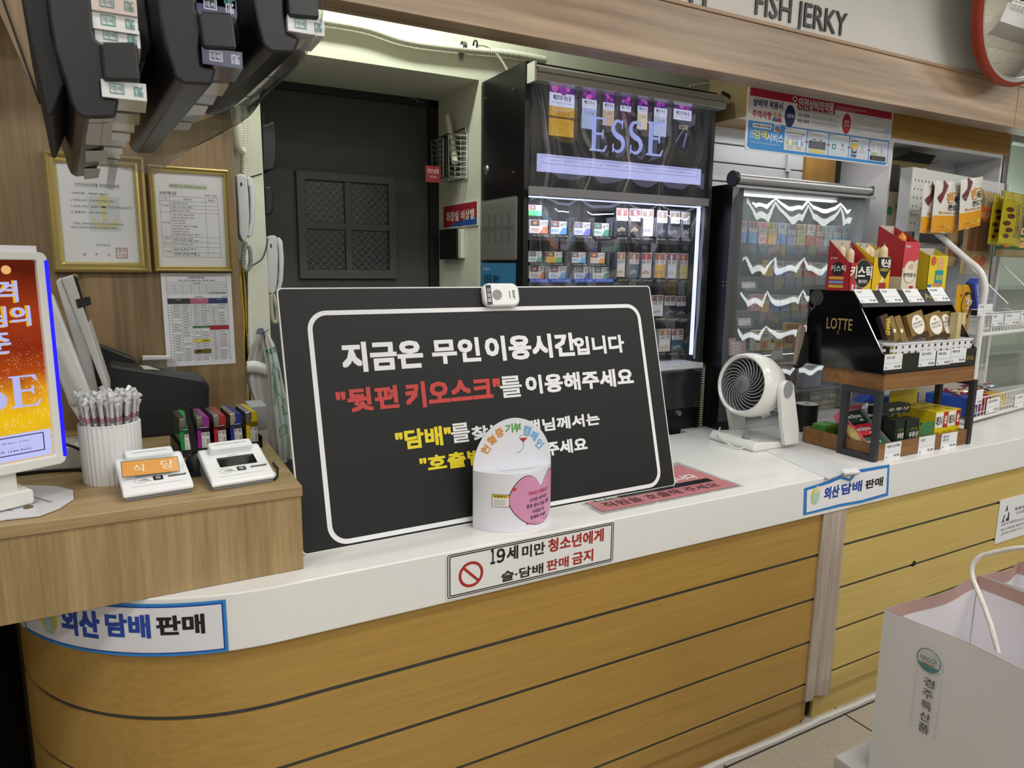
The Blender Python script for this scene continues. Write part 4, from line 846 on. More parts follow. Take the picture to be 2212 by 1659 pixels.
for i, (cn, c, x) in enumerate((('yellow', '#c9a81c', 518), ('black', '#131313', 521), ('yellow', '#b8951a', 524), ('black', '#1b1b1e', 527))):
    pts = smoothpath([at(x+rg.uniform(-3, 3)+(y-560)*.045, y, Y=2.47+.01*i) for y in (560, 620, 690, 760, 830, 900)])
    MB().tube(pts, .003, C(c, .5), 6).ob('wiring_cable', smooth=True, label=f'{cn} cable hanging along the wood partition edge', cat='cable', group=f'{cn} cables along the wood partition edge')
# router and small black device on the alcove side
Fr_ = FY(2.70); x0 = LX
rt = thing('wifi_router', (x0+.02, 2.75, at(580, 370, Y=2.7).z), 'black router with an upright antenna on the alcove side, above the upper phone', 'router')
Pq = Fr_.pxs([(566, 272), (578, 268), (590, 262), (596, 275), (597, 340), (592, 365), (568, 370)]); MB().prism(Fr_, Pq[::-1], -.14, 0, C('#17191e', .35)).ob('router_body', rt, bev=.004)
MB().tube([at(569, 272, Y=2.71), at(570, 245, Y=2.71), at(571, 203, Y=2.71)], .005, C('#141519', .4), 8, rs=[.0075, .006, .004]).ob('antenna', rt, smooth=True)
Pq = Fr_.pxs([(570, 404), (582, 402), (590, 412), (592, 450), (585, 464), (573, 465)]); MB().prism(Fr_, Pq[::-1], -.09, 0, C('#101113', .4)).ob('wall_box', bev=.006, label='small rounded black box on the alcove side below the router', cat='box')
# wire hooks above the door
for i, (x, y) in enumerate(((581, 180), (900, 217))):
    F = FY(YD-.022); a_, b_ = F.px(x, y); b = MB(); b.tube([F(a_-.03, b_+.008, .004), F(a_+.03, b_-.006, .004)], .003, C('#5f605c', .5)); b.tube([F(a_, b_+.012, .004), F(a_, b_-.012, .004)], .003, C('#5f605c', .5)); b.ob('wire_hook', smooth=True, label=('small wire hook over the door beside the cigarette rack', 'small wire hook over the door near the wire basket')[i], cat='hook')
# ================================================================ alcove right side: basket, sign, black device
FJ = Fr((RX, 0, 0), (0, -1, 0), (0, 0, 1))
def jb(x, y): return FJ.px(x, y)
y0_, z0_ = -2.78, FJ.px(975, 393)[1]; z1_ = FJ.px(975, 300)[1]
bt_ = thing('wire_basket', FJ(-2.78, z0_, .06), 'chrome wire basket with a red label on the alcove side', 'basket')
wa, wb_ = -2.88, -2.70; dp = .085
b = MB()
for i in range(9):
    z = z0_+(z1_-z0_)*i/8*.93; rr_ = .0022 if i not in (0, 8) else .0035
    b.tube([FJ(wa, z, .006), FJ(wa, z, dp), FJ(wb_, z, dp), FJ(wb_, z, .006)], rr_, CHROME, 6, closed=True)
for a_ in (wa, wa+.06, wa+.12, wb_):
    b.tube([FJ(a_, z0_, .006), FJ(a_, z0_, dp), FJ(a_, z1_-.02, dp)], .0025, CHROME, 6); b.tube([FJ(a_, z0_, .006), FJ(a_, z1_, .006)], .0025, CHROME, 6)
b.tube([FJ(wa, z1_-.03, .006), FJ(wa+.01, z1_+.02, .006), FJ(wb_-.01, z1_+.02, .006), FJ(wb_, z1_-.03, .006)], .0035, CHROME, 6)
b.ob('wire_frame', bt_, smooth=True)
Fb = Fr(FJ(wa, z0_, dp+.006), (0, -1, 0), (0, 0, 1)); Fb2 = FY(2.69)
c0, c1 = Fb2.px(919, 393), Fb2.px(951, 360)
b = MB(); b.box(Fb2, c0[0], c1[0], c0[1], c1[1], 0, .003, C('#7e1f24', .4)); b.text(Fb2, '리모컨 보관함', c0[0]+.008, c0[1]+.034, c1[0]-.008, c0[1]+.052, .0034, C('#d9cfcf', .5)); b.text(Fb2, '사용 후 제자리', c0[0]+.018, c0[1]+.016, c1[0]-.018, c0[1]+.026, .0034, C('#c9bfbf', .5)); b.ob('label_plate', bt_)
MB().tube([FJ(-2.74, z0_+.06, .04), FJ(-2.79, z1_-.02, .035), FJ(-2.84, z1_+.085, .03)], .013, C('#d3d3c4', .4), 12, rs=[.014, .014, .011]).ob('remote_wand', smooth=True, label='long white remote handset sticking out of the wire basket', cat='remote control')
MB().box(FJ, -2.87, -2.82, z0_+.01, z1_+.004, .02, .05, C('#141416', .4)).ob('remote_control', bev=.008, label='black remote control in the wire basket, left of the white handset', cat='remote control')
MB().box(FJ, -2.81, -2.77, z0_+.01, z1_-.02, .045, .07, C('#1a1b1d', .4)).ob('remote_control', bev=.006, label='black remote control in the wire basket in front of the white handset', cat='remote control')
Pq = FJ.pxs([(960, 442), (1034, 433), (1034, 489), (960, 494)]); a0, a1 = Pq[0][0], Pq[1][0]; b0, b1 = Pq[3][1], Pq[1][1]
b = MB(); b.box(FJ, a0, a1, b0, b1, .001, .006, C('#d8d8d8', .5)); b.rect(FJ, a0+.004, a1-.004, b0+.004, b1-.003, .0064, C('#a3202b', .5))
b.poly(FJ, [(a0+.06, b0+.004), (a1-.004, b0+.004), (a1-.004, b0+.035), (a1-.06, b0+.032), (a0+.13, b0+.02)], .0067, C('#2a4f9e', .5))
x0_, y0_ = FJ.px(967, 480); x1_, y1_ = FJ.px(1028, 450); b.text(FJ, '화장실 비상벨', x0_, y0_, x1_, y1_, .007, C('#ececec', .5), .03)
b.ob('emergency_bell_sign', label='red restroom emergency bell sign on the alcove side', cat='sign')
Pq = FJ.pxs([(963, 500), (1006, 493), (1006, 560), (960, 561)]); bx_ = thing('bell_monitor', FJ((Pq[0][0]+Pq[1][0])/2, Pq[3][1]), 'black tablet-like bell monitor on the alcove side under the red sign', 'monitor')
MB().box(FJ, Pq[0][0]+.02, Pq[1][0]-.005, Pq[3][1]+.005, Pq[1][1]-.005, .0, .02, C('#c9c9bd', .4)).ob('back_shell', bx_, bev=.004)
MB().box(FJ, Pq[0][0], Pq[1][0]-.03, Pq[3][1], Pq[1][1], .02, .032, C('#0b0b0d', .2)).ob('screen', bx_, bev=.004)
# ================================================================ lit tobacco cabinet
ORD = ['first', 'second', 'third', 'fourth', 'fifth', 'sixth', 'seventh', 'eighth', 'ninth', 'tenth', 'eleventh', 'twelfth', 'thirteenth']
YE = 2.25; FE = FY(YE); ex0, ex1 = 1.268, 2.16
blk = C('#0c0c0e', .35); blk2 = C('#121316', .5)
ez0, ez1 = 1.215, 2.30
EC = thing('tobacco_cabinet', ((ex0+ex1)/2, 2.42, FZ), 'tall black tobacco cabinet with a lit advert on top and lit shelves behind clear film', 'cabinet')
spo = MB().box(WF, ex0-.002, ex0+.018, YE, YW-.002, FZ, ez1, blk).ob('side_panel', EC)
MB().box(WF, ex1-.018, ex1, YE, YW-.002, FZ, ez1, blk).ob('side_panel', EC)
MB().box(WF, ex0+.018, ex1-.018, YE+.2, YE+.215, FZ, ez1, blk2).ob('back_panel', EC)
MB().box(WF, ex0, ex1, YE+.002, YW-.002, ez1, ez1+.012, blk).ob('top_panel', EC)
b = MB(); b.box(WF, ex0+.018, ex1-.018, YE+.01, YE+.2, FZ, ez0-.03, blk)
k_ = FE.px(1440, 789), FE.px(1490, 930); ldo = b.ob('lower_door', EC)
b = MB(); lx, lz = FE.px(1468, 893); b.cyl(Fr((0, YE+.01, 0), (1, 0, 0), (0, 0, 1), (0, -1, 0)), lx, lz, .016, 0, .01, CHROME, 20, r2=.012); b.ob('lock', ldo, smooth=True)
MB().box(WF, ex0+.018, ex1+.004, YE-.004, YE+.2, ez0-.03, ez0-.006, C('#d5d7dc', .4)).ob('ledge', EC, bev=.002)
# lit advert
YA = YE+.02; FA = FY(YA)
def ap(x, y): return FA.px(x, y)
aL, aR = ap(1143, 300)[0], ap(1535, 300)[0]; aT = ap(1163, 172)[1]; aB = ap(1160, 404)[1]
def advert_bg():
    m, n, l, b = newmat('dark_advert'); n.remove(b); tc = n.new('ShaderNodeTexCoord'); no = n.new('ShaderNodeTexNoise'); no.inputs['Scale'].default_value = 9; no.inputs['Detail'].default_value = 5; l.new(tc.outputs['Object'], no.inputs[0])
    cr = n.new('ShaderNodeValToRGB'); e = cr.color_ramp.elements; e[0].position = .4; e[0].color = lin('#26262a')+[1]; e[1].position = .75; e[1].color = lin('#4b4740')+[1]; l.new(no.outputs['Fac'], cr.inputs[0])
    em = n.new('ShaderNodeEmission'); em.inputs[1].default_value = .8; l.new(cr.outputs[0], em.inputs[0]); l.new(em.outputs[0], n['Material Output'].inputs[0]); return m
b = MB(); b.rect(FA, aL, aR, aB, aT, 0, advert_bg())
lemi = C('#b9bbf0', .5, emit=.9); nav = C('#2a2a58', .6)
p0, p1 = ap(1159, 371), ap(1515, 358); w_ = (p0[0], p1[0]); z0_ = ap(1159, 370)[1]-.0; z1_ = ap(1160, 331)[1]
b.rect(FA, p0[0], p1[0], z0_, z1_, .0006, lemi)
i0, i1 = p0[0]+.022, p1[0]-.018; b.rim(FA, [(i0, z0_+.03), (i1, z0_+.03), (i1, z1_-.006), (i0, z1_-.006)], [(i0+.0012, z0_+.0312), (i1-.0012, z0_+.0312), (i1-.0012, z1_-.0072), (i0+.0012, z1_-.0072)], .001, nav)
b.text(FA, '흡연은 폐암 등 각종 질병의 원인! 그래도 피우시겠습니까? 담배연기에는 발암성 물질인 나프틸아민, 니켈, 벤젠, 비닐 크롤라이드, 비소, 카드뮴이 들어있습니다. 금연상담전화 1544-9030', i0+.03, z0_+.045, i1-.03, z1_-.022, .001, nav)
purp = C('#8a3aa0', .5, emit=.8); pink = C('#d05ab8', .5, emit=.8); wl = C('#d4d8f4', .5, emit=.85)
rg = fuzz(21)
for x0, x1, ya, yb, yc, yd, c in ((1187, 1241, 179, 202, 231, 295, '#c89a2c'), (1258, 1289, 187, 215, 234, 279, '#a9b8e6'), (1303, 1327, 200, 222, 238, 272, '#c9b09a'), (1340, 1363, 210, 229, 241, 272, '#4a1c3c'), (1378, 1399, 211, 230, 245, 280, '#dccdb8'), (1414, 1441, 210, 234, 252, 295, '#b9c4e8'), (1456, 1494, 213, 237, 260, 325, '#1e1e34')):
    xa, za = ap(x0, ya); xb, zb_ = ap(x1, yb); xc, zc = ap(x1, yc); xd, zd = ap(x1, yd)
    sh = ap(x0, yb)[1]
    zi = [ap((x0+x1)/2, y)[1] for y in (ya, yb, yc, yd)]
    b.rect(FA, xa, xb, zi[1], zi[0], .0012, C('#4a2a78', .5, emit=.7))
    for k in range(7): b.poly(FA, circ(xa+(xb-xa)*rg.uniform(.2, .8), zi[1]+(zi[0]-zi[1])*rg.uniform(.15, .9), (xb-xa)*.14, 8), .0016+k*.0002, pink if k % 2 else purp)
    b.rect(FA, xa, xb, zi[2], zi[1], .0012, wl); b.text(FA, '폐암으로 가는 길', xa+(xb-xa)*.15, zi[2]+(zi[1]-zi[2])*.45, xb-(xb-xa)*.15, zi[1]-(zi[1]-zi[2])*.15, .0015, nav, .03); b.text(FA, '금연상담전화 1544-9030', xa+(xb-xa)*.1, zi[2]+(zi[1]-zi[2])*.2, xb-(xb-xa)*.1, zi[2]+(zi[1]-zi[2])*.34, .0015, nav)
    b.rect(FA, xa, xb, zi[3], zi[2], .0012, C(c, .5, emit=.75)); b.rect(FA, xa-(xb-xa)*.12, xa, zi[3]+.004, zi[0]-.003, .0011, C('#3a3238', .5, emit=.5))
    dk_ = C('#7a4a1a', .5, emit=.6) if c != '#1e1e34' else C('#e0c890', .5, emit=.8)
    b.text(FA, 'ESSE', xa+(xb-xa)*.35, zi[2]-(zi[2]-zi[3])*.30, xb-(xb-xa)*.15, zi[2]-(zi[2]-zi[3])*.16, .0015, dk_)
    if c == '#c89a2c': b.rect(FA, xa, xb, zi[2]-.042, zi[2]-.034, .0014, C('#6a4a1a', .5, emit=.5)); b.line(FA, [(xa+.02, zi[2]-.055), ((xa+xb)/2, zi[2]-.085), (xb-.02, zi[2]-.055)], .0012, .0014, C('#8a661a', .5, emit=.5))
    if c == '#1e1e34': b.line(FA, [(xa+.02, zi[3]+.03), (xa+.04, zi[3]+.06), (xb-.03, zi[3]+.09), (xb-.012, zi[3]+.075)], .004, .0014, C('#a8b0c8', .5, emit=.6)); b.line(FA, [(xb-.02, zi[3]+.07), (xb-.035, zi[3]+.01)], .008, .0014, C('#8a94b4', .5, emit=.6))
for ch, x0, x1, y0, y1 in (('E', 1271, 1310, 253, 327), ('S', 1317, 1347, 258, 331), ('S', 1355, 1385, 261, 334), ('E', 1393, 1431, 264, 337)):
    q0, q1 = ap((x0+x1)/2, y1), ap((x0+x1)/2, y0); serif(b, FA, ch, ap(x0, y1)[0], q0[1], ap(x1, y1)[0]-ap(x0, y1)[0], q1[1]-q0[1], .0042, C('#a4aef2', .5, emit=.85))
b.ob('lit_advert', EC)
b = MB(); b.box(WF, ex0+.018, ex1-.018, YE+.025, YE+.06, aB-.03, ez1, blk); b.ob('light_box', EC)
# led strips: top, right side
led = C('#cfd6ff', .5, emit=1.7, name='led_cold'); ledw = C('#eef4f4', .5, emit=5.5, name='led_white')
FL_ = FY(YE+.02)
q0, q1 = FL_.px(1143, 423), FL_.px(1503, 440); zt_ = q0[1]; xr_ = FL_.px(1500, 600)[0]
b = MB(); b.box(FL_, ex0+.02, xr_, zt_-.005, zt_, 0, .008, led); b.ob('led_strip', EC)
zb2_ = FL_.px(1488, 766)[1]
b = MB(); b.box(FL_, xr_-.007, xr_+.007, zb2_, zt_, 0, .008, led); b.ob('led_strip', EC)
area('cabinet_led_light', (1.7, YE+.045, zt_-.012), .8, .02, 2.2, rot=(R(25), 0, 0), col=(.82, .86, 1))
# shelves and packs
YS = YE+.10; FS = FY(YS)
acry = C('#2a2c35', .3)
shelf_px = [(1150, 517), (1150, 611), (1450, 690), (1450, 764)]
def soft(c, k=.4):
    q = [int(c[i:i+2], 16) for i in (1, 3, 5)]; return '#'+''.join('%02x' % int(v*(1-k)+208*k) for v in q)
def face_pack(name, F, x0, x1, y0, y1, cols, label, group, dep=.022, split=.45, txt='', horiz=False, lab2=None):
    a0, b0 = F.px((x0+x1)/2, y1); _, b1 = F.px((x0+x1)/2, y0); a0 = F.px(x0, (y0+y1)/2)[0]; a1 = F.px(x1, (y0+y1)/2)[0]
    img, bot, ink = cols; ink = soft(ink, .3); lab2 = soft(lab2, .3) if lab2 else None; b = MB(); w, h = a1-a0, b1-b0
    b.box(F, a0, a1, b0, b1, -dep, 0, C(bot, .35))
    zs_ = b0+h*(1-split); b.rect(F, a0, a1, zs_, b1, .0004, C('#d6d5d2', .4))
    if horiz: b.rect(F, a0+w*.03, a0+w*.55, zs_+h*.02, b1-h*.02, .0006, C(img, .4)); ta, tb = a0+w*.6, a1-w*.04; t0_, t1_ = zs_+h*.1, b1-h*.08
    else: b.rect(F, a0+w*.04, a1-w*.04, zs_+h*split*.40, b1-h*.02, .0006, C(img, .4)); ta, tb = a0+w*.1, a1-w*.1; t0_, t1_ = zs_+h*.03, zs_+h*split*.36
    b.poly(F, circ(a0+w*(.3 if horiz else .5), (zs_+b1)/2+h*(0 if horiz else .07), w*.11, 10, ry=h*.11), .0008, C(ink, .5))
    b.text(F, '금연', ta, t0_, tb, t1_, .0008, C('#33343a', .5), .01)
    if txt: b.text(F, txt, a0+w*.12, b0+h*.16, a1-w*(.45 if horiz else .2), b0+h*(.40 if horiz else .26), .0006, C(lab2 or ink, .4), .01)
    if horiz: b.poly(F, [(a0+w*.55, b0), (a1, b0), (a1, zs_), (a0+w*.75, zs_)], .0005, C(lab2 or ink, .4))
    else: b.line(F, [(a0+w*.2, b0+h*.12), (a0+w*.5, b0+h*.3), (a1-w*.2, b0+h*.2)], w*.06, .0005, C(ink, .4))
    return b.ob(name, label=label, cat='cigarette pack', group=group)
HB = [('#8f6a5c', '#ccd2dc', '#4a78c8'), ('#9a6455', '#d2d6da', '#3aa0d0'), ('#7a6a62', '#cfcfda', '#4a4ab8'), ('#96685a', '#d6dad2', '#58b83a'), ('#8c4a44', '#d8d6d2', '#e08a2a'), ('#6a6664', '#cfd6d2', '#2a8a5a'), ('#55504e', '#d8d4ce', '#d8602a'), ('#7a3a32', '#4aa84a', '#2a78c8'), ('#86443a', '#e0a82a', '#3a9a4a'), ('#8c5a50', '#d2d8e0', '#3a8ad8')]
def lefts(rows, tier, txt, lab):
    for i, (x0, x1, y0, y1) in enumerate(rows):
        c = HB[(i*3+len(tier)) % 10]
        face_pack('cigarette_pack', FS, x0, x1, y0, y1, c, f'wide cigarette pack, {ORD[i]} from the left, {tier} of the lit cabinet', 'wide packs in the lit cabinet', split=.48, txt=txt, horiz=True, lab2=c[2])
lefts([(1142, 1170, 443, 466)], 'topmost left tier', 'MIIX', 0)
lefts([(1144, 1183, 475, 504), (1188, 1224, 478, 506), (1239, 1275, 480, 508), (1281, 1315, 482, 510)], 'second left tier', 'MIIX', 0)
lefts([(1142, 1170, 543, 566), (1178, 1214, 544, 567), (1232, 1265, 545, 568), (1273, 1306, 546, 569)], 'third left tier', 'MIIX', 0)
lefts([(1143, 1180, 574, 602), (1186, 1222, 575, 603), (1241, 1276, 576, 603), (1281, 1315, 577, 604)], 'bottom left tier', 'Fiit', 1)
SB = [('#7a4440', '#2b2a2e', '#c8b888'), ('#6a3038', '#232228', '#b8a878'), ('#7a5a52', '#d6d3d6', '#8a8a92'), ('#6a564c', '#22242a', '#54565e'), ('#6e5a50', '#24262c', '#5a5c64'), ('#a89a8c', '#2c2e34', '#787a80'), ('#9a7a6a', '#d8d4cc', '#c8a85a'), ('#8a5a52', '#3a5a6a', '#9ab0b8'), ('#8a4a4a', '#d8d0d0', '#c83a3a'), ('#8a5a52', '#c8a03a', '#8a6a1a'), ('#8a4a5a', '#ccd2d4', '#a8b4b4'), ('#9a5a5a', '#d0be82', '#a88a3a')]
def rights(rows, tier, off, txt='ESSE'):
    for i, (x0, x1, y0, y1) in enumerate(rows):
        c = SB[(i+off) % 12]; face_pack('cigarette_pack', FS, x0, x1, y0, y1, c, f'slim cigarette pack, {ORD[i]} from the left, {tier} of the lit cabinet', 'slim packs in the lit cabinet', txt=txt, split=.46)
rights([(1331, 1356, 450, 508), (1359, 1383, 451, 509), (1386, 1411, 452, 510), (1419, 1441, 455, 512), (1446, 1468, 457, 513), (1471, 1492, 459, 514)], 'upper right shelf', 0)
rights([(1332, 1350, 545, 598), (1358, 1380, 546, 599), (1383, 1407, 546, 600), (1411, 1436, 547, 600), (1438, 1461, 547, 601), (1464, 1486, 548, 602)], 'middle right shelf', 6)
rights([(1408, 1432, 638, 683), (1435, 1459, 639, 684), (1461, 1482, 640, 685)], 'third right shelf', 2, 'AFRICA')
rights([(1424, 1448, 711, 760), (1451, 1475, 711, 760)], 'lowest right shelf', 6, 'RAISON')
for y, nm, x0 in ((513, '', 1143), (608, '', 1143), (688, '', 1143), (764, '', 1143)):
    z = FS.px(1340, y)[1]; MB().box(WF, ex0+.018, ex1-.018, YS-.012, YE+.2, z-.022, z-.002, blk2).ob('shelf', EC)
b = MB(); lblue = C('#2a58c8', .4); lblk = C('#17181c', .4); lwht = C('#d0d2d6', .4)
def strip(x0, x1, y, m, txts=True, hgt=6):
    a0, z = FS.px(x0, y); a1 = FS.px(x1, y)[0]; z = FS.px((x0+x1)/2, y)[1]; dz = hgt*.0021
    b.rect(FS, a0, a1, z-dz, z, .013, m)
    b.text(FS, '믹스 아이스 4,500', a0+.006, z-dz*.8, a1-.01, z-dz*.2, .0134, lwht)
for (x0, x1) in ((1144, 1186), (1187, 1228), (1238, 1279), (1281, 1318)): strip(x0, x1, 505+(x0-1144)*.04, lblk)
for (x0, x1) in ((1142, 1173), (1177, 1217), (1232, 1268), (1272, 1308)): strip(x0, x1, 566.5+(x0-1144)*.02, lblk, 5)
for (x0, x1) in ((1141, 1183), (1185, 1229), (1237, 1279), (1280, 1322)): strip(x0, x1, 602, lblue, True, 7)
for y, d in ((512, .03), (602, .02), (685, .02), (761, 0)):
    for i in range(6):
        if y > 620 and i < 3: continue
        strip(1331+27*i, 1355+27*i, y+d*27*i, lblk if y != 685 else C('#4a5a3a', .4), True, 5)
b.ob('price_strips', EC)
b = MB(); dvd = clear('acrylic_divider', tint='#dfe4f0', haze=.15, gloss=.3)
for y0, y1, xs in ((470, 512, (1186, 1229, 1236, 1279, 1318, 1327, 1357, 1384, 1414, 1443, 1470)), (545, 604, (1175, 1222, 1230, 1270, 1311, 1328, 1354, 1381, 1409, 1437, 1463))):
    for x in xs: a, z0 = FS.px(x, y1); _, z1 = FS.px(x, y0); b.box(FS, a-.0008, a+.0008, z0, z1, -.03, .012, dvd)
b.ob('acrylic_dividers', EC)
# little brass screws and the keyhole on the black side
FSd = Fr((ex0-.002, 0, 0), (0, -1, 0), (0, 0, 1)); brass = C('#a58a5a', .35, 1)
b = MB()
for x, y in ((1048, 213), (1111, 193), (1109, 373)): a_, b_ = FSd.px(x, y); b.cyl(FSd, a_, b_, .006, 0, .004, brass, 10)
b.ob('screws', spo); a_, b_ = FSd.px(1051, 366); MB().cyl(FSd, a_, b_, .018, 0, .006, CHROME, 20, r2=.014).ob('side_lock', spo)
# notices on the black side
Pq = FSd.pxs([(1042, 434), (1118, 425), (1118, 554), (1042, 560)])
t = thing('sleeved_notice', FSd((Pq[0][0]+Pq[1][0])/2, Pq[3][1], .004), 'grey printed table in a plastic sleeve on the black cabinet side', 'notice')
a0, a1, b0, b1 = Pq[0][0], Pq[1][0], Pq[3][1], Pq[1][1]
b = MB(); b.box(FSd, a0, a1, b0, b1, .001, .004, C('#aeb0b0', .45)); w, h = a1-a0, b1-b0; gi = C('#55585a', .6)
b.text(FSd, '3분기 근무 일정', a0+w*.3, b0+h*.86, a0+w*.7, b0+h*.89, .0044, gi)
for i in range(16): b.rect(FSd, a0+w*.05, a1-w*.08, b0+h*(.80-.034*i)-.0004, b0+h*(.80-.034*i), .0044, gi)
for k in range(4): b.rect(FSd, a0+w*(.2+.19*k), a0+w*(.26+.19*k), b0+h*.28, b0+h*.77, .0043, C('#6e7172', .6))
b.rect(FSd, a0+w*.05, a1-w*.08, b0+h*.48, b0+h*.56, .0045, C('#6a6d6e', .6)); b.text(FSd, '초과근무 시 협의 바랍니다', a0+w*.2, b0+h*.16, a0+w*.8, b0+h*.19, .0044, gi); b.ob('sheet', t)
MB().rect(FSd, a0-.002, a1+.004, b0-.004, b1+.004, .006, clear('sleeve_film', haze=.1, gloss=.25)).ob('sleeve', t)
Pq = FSd.pxs([(1041, 568), (1115, 568), (1115, 660), (1041, 660)]); a0, a1, b1 = Pq[0][0], Pq[1][0], FSd.px(1078, 568)[1]; b0 = b1-.30
b = MB(); b.box(FSd, a0, a1, b0, b1, .001, .004, C('#3a7fae', .45)); b.text(FSd, '식중독 예방', a0+.02, b1-.085, a0+.16, b1-.045, .0044, C('#16283a', .5), .02); b.text(FSd, '‘손보구가세’요!', a0+.015, b1-.15, a1-.05, b1-.098, .0044, C('#e0c21e', .5), .035); b.text(FSd, '식품의약품안전처', a0+.02, b1-.03, a0+.08, b1-.018, .0044, C('#d5e3ec', .5))
for k in range(4): b.prism(FSd, rr(a1-.05+.010*k, a1-.042+.010*k, b1-.17, b1-.12+.008*(k in (1, 2)), .004), .0042, .0046, C('#d8dadc', .5))
b.ob('hygiene_poster', label='blue food poisoning prevention poster on the black cabinet side, just above the board', cat='poster')
# ---------------------------------------------------------------- embossed clear film
def film(name, base, per, amp, dotscale=.0042, strength=1.0, haze=.025):
    m, n, l, b = newmat(name); n.remove(b); out = n['Material Output']
    tc = n.new('ShaderNodeTexCoord'); s = n.new('ShaderNodeSeparateXYZ'); l.new(tc.outputs['Object'], s.inputs[0])
    def mth(op, a, b_=None, c=None):
        q = n.new('ShaderNodeMath'); q.operation = op
        for i, v in enumerate((a, b_, c)):
            if v is None: continue
            if isinstance(v, (int, float)): q.inputs[i].default_value = v
            else: l.new(v, q.inputs[i])
        return q.outputs[0]
    # ripples of the hanging film: surface tilt up and down along the width
    no = n.new('ShaderNodeTexNoise'); no.inputs['Scale'].default_value = 3.5; no.inputs['Detail'].default_value = 1; l.new(tc.outputs['Object'], no.inputs[0])
    xx = mth('MULTIPLY_ADD', no.outputs['Fac'], per*1.2, s.outputs['X'])
    tri = mth('SUBTRACT', mth('MULTIPLY', mth('PINGPONG', xx, per/2), 4/per), 1.0)
    dxm = mth('MULTIPLY', mth('SINE', mth('MULTIPLY', xx, 2*PI/per*1.7)), .5)
    cb = n.new('ShaderNodeCombineXYZ'); l.new(mth('MULTIPLY', dxm, amp*.4), cb.inputs[0]); cb.inputs[1].default_value = 0; l.new(mth('MULTIPLY_ADD', tri, amp, base), cb.inputs[2])
    ge = n.new('ShaderNodeNewGeometry'); va = n.new('ShaderNodeVectorMath'); va.operation = 'ADD'; l.new(ge.outputs['Normal'], va.inputs[0]); l.new(cb.outputs[0], va.inputs[1])
    nz = n.new('ShaderNodeVectorMath'); nz.operation = 'NORMALIZE'; l.new(va.outputs[0], nz.inputs[0])
    # embossed diamond dot pattern
    u = mth('MULTIPLY', mth('ADD', s.outputs['X'], s.outputs['Z']), 1/dotscale); v = mth('MULTIPLY', mth('SUBTRACT', s.outputs['X'], s.outputs['Z']), 1/dotscale)
    fu = mth('SUBTRACT', mth('FRACT', u), .5); fv = mth('SUBTRACT', mth('FRACT', v), .5)
    dist = mth('SQRT', mth('ADD', mth('MULTIPLY', fu, fu), mth('MULTIPLY', fv, fv)))
    mask = mth('LESS_THAN', dist, .31)
    tr = n.new('ShaderNodeBsdfTransparent'); tr.inputs[0].default_value = (.95, .96, .97, 1)
    rf = n.new('ShaderNodeBsdfRefraction'); rf.inputs['IOR'].default_value = 2.3; rf.inputs['Roughness'].default_value = .05; l.new(nz.outputs[0], rf.inputs['Normal']); rf.inputs[0].default_value = (1, 1, 1, 1)
    df = n.new('ShaderNodeBsdfDiffuse'); df.inputs[0].default_value = (.75, .82, .81, 1)
    gl = n.new('ShaderNodeBsdfGlossy'); gl.inputs['Roughness'].default_value = .18; l.new(nz.outputs[0], gl.inputs['Normal'])
    m1 = n.new('ShaderNodeMixShader'); l.new(mth('MULTIPLY', mask, .8*strength), m1.inputs[0]); l.new(tr.outputs[0], m1.inputs[1]); l.new(rf.outputs[0], m1.inputs[2])
    m2 = n.new('ShaderNodeMixShader'); m2.inputs[0].default_value = haze; l.new(m1.outputs[0], m2.inputs[1]); l.new(df.outputs[0], m2.inputs[2])
    m3 = n.new('ShaderNodeMixShader'); m3.inputs[0].default_value = .06; l.new(m2.outputs[0], m3.inputs[1]); l.new(gl.outputs[0], m3.inputs[2])
    l.new(m3.outputs[0], out.inputs[0]); return m
# roller blind over the lit cabinet
RB = thing('film_blind', (1.72, YE-.03, ez0), 'clear embossed film blind hanging from a grey roller in front of the lit cabinet', 'blind')
rx0, rx1 = FE.px(1140, 160)[0], at(1563, 205, Y=YE-.03).x; rz = at(1137, 154, Y=YE-.03).z
alum = C('#b9babc', .28, .5)
FR_ = Fr((0, YE-.03, rz), (0, 1, 0), (0, 0, 1), (1, 0, 0))
MB().prism(FR_, [(-.020, -.027), (.026, -.027), (.026, .026), (0, .028), (-.018, .018), (-.020, .004), (-.012, .001), (-.022, -.004)], rx0+.004, rx1, alum).ob('roller_case', RB, bev=.002)
MB().box(WF, rx0-.004, rx0+.004, YE-.055, YE-.002, rz-.032, rz+.032, C('#cdcdc9', .45)).cyl(Fr((0, YE-.055, 0), (1, 0, 0), (0, 0, 1), (0, -1, 0)), rx0+.006, rz+.01, .005, 0, .003, STEEL, 10).ob('bracket', RB)
fz0 = at(1133, 800, Y=YE-.02).z
fm = film('embossed_film', -.75, .19, .85, .0062, .5, .012)
b = MB(); b.grid(lambda i, j: V3((rx0+.006+(rx1-rx0-.03)*(1-i), YE-.022+.004*math.sin(i*9)*j, rz-.022+(1.02-rz+.022)*j)), 30, 6, fm); b.ob('film', RB, smooth=True)
bz = at(1130, 408, Y=YE-.03).z
MB().box(WF, rx0-.006, rx1-.05, YE-.034, YE-.026, bz-.018, bz+.012, clear('grey_translucent', tint='#b5b5b8', haze=.45, gloss=.2)).ob('weight_bar', RB)
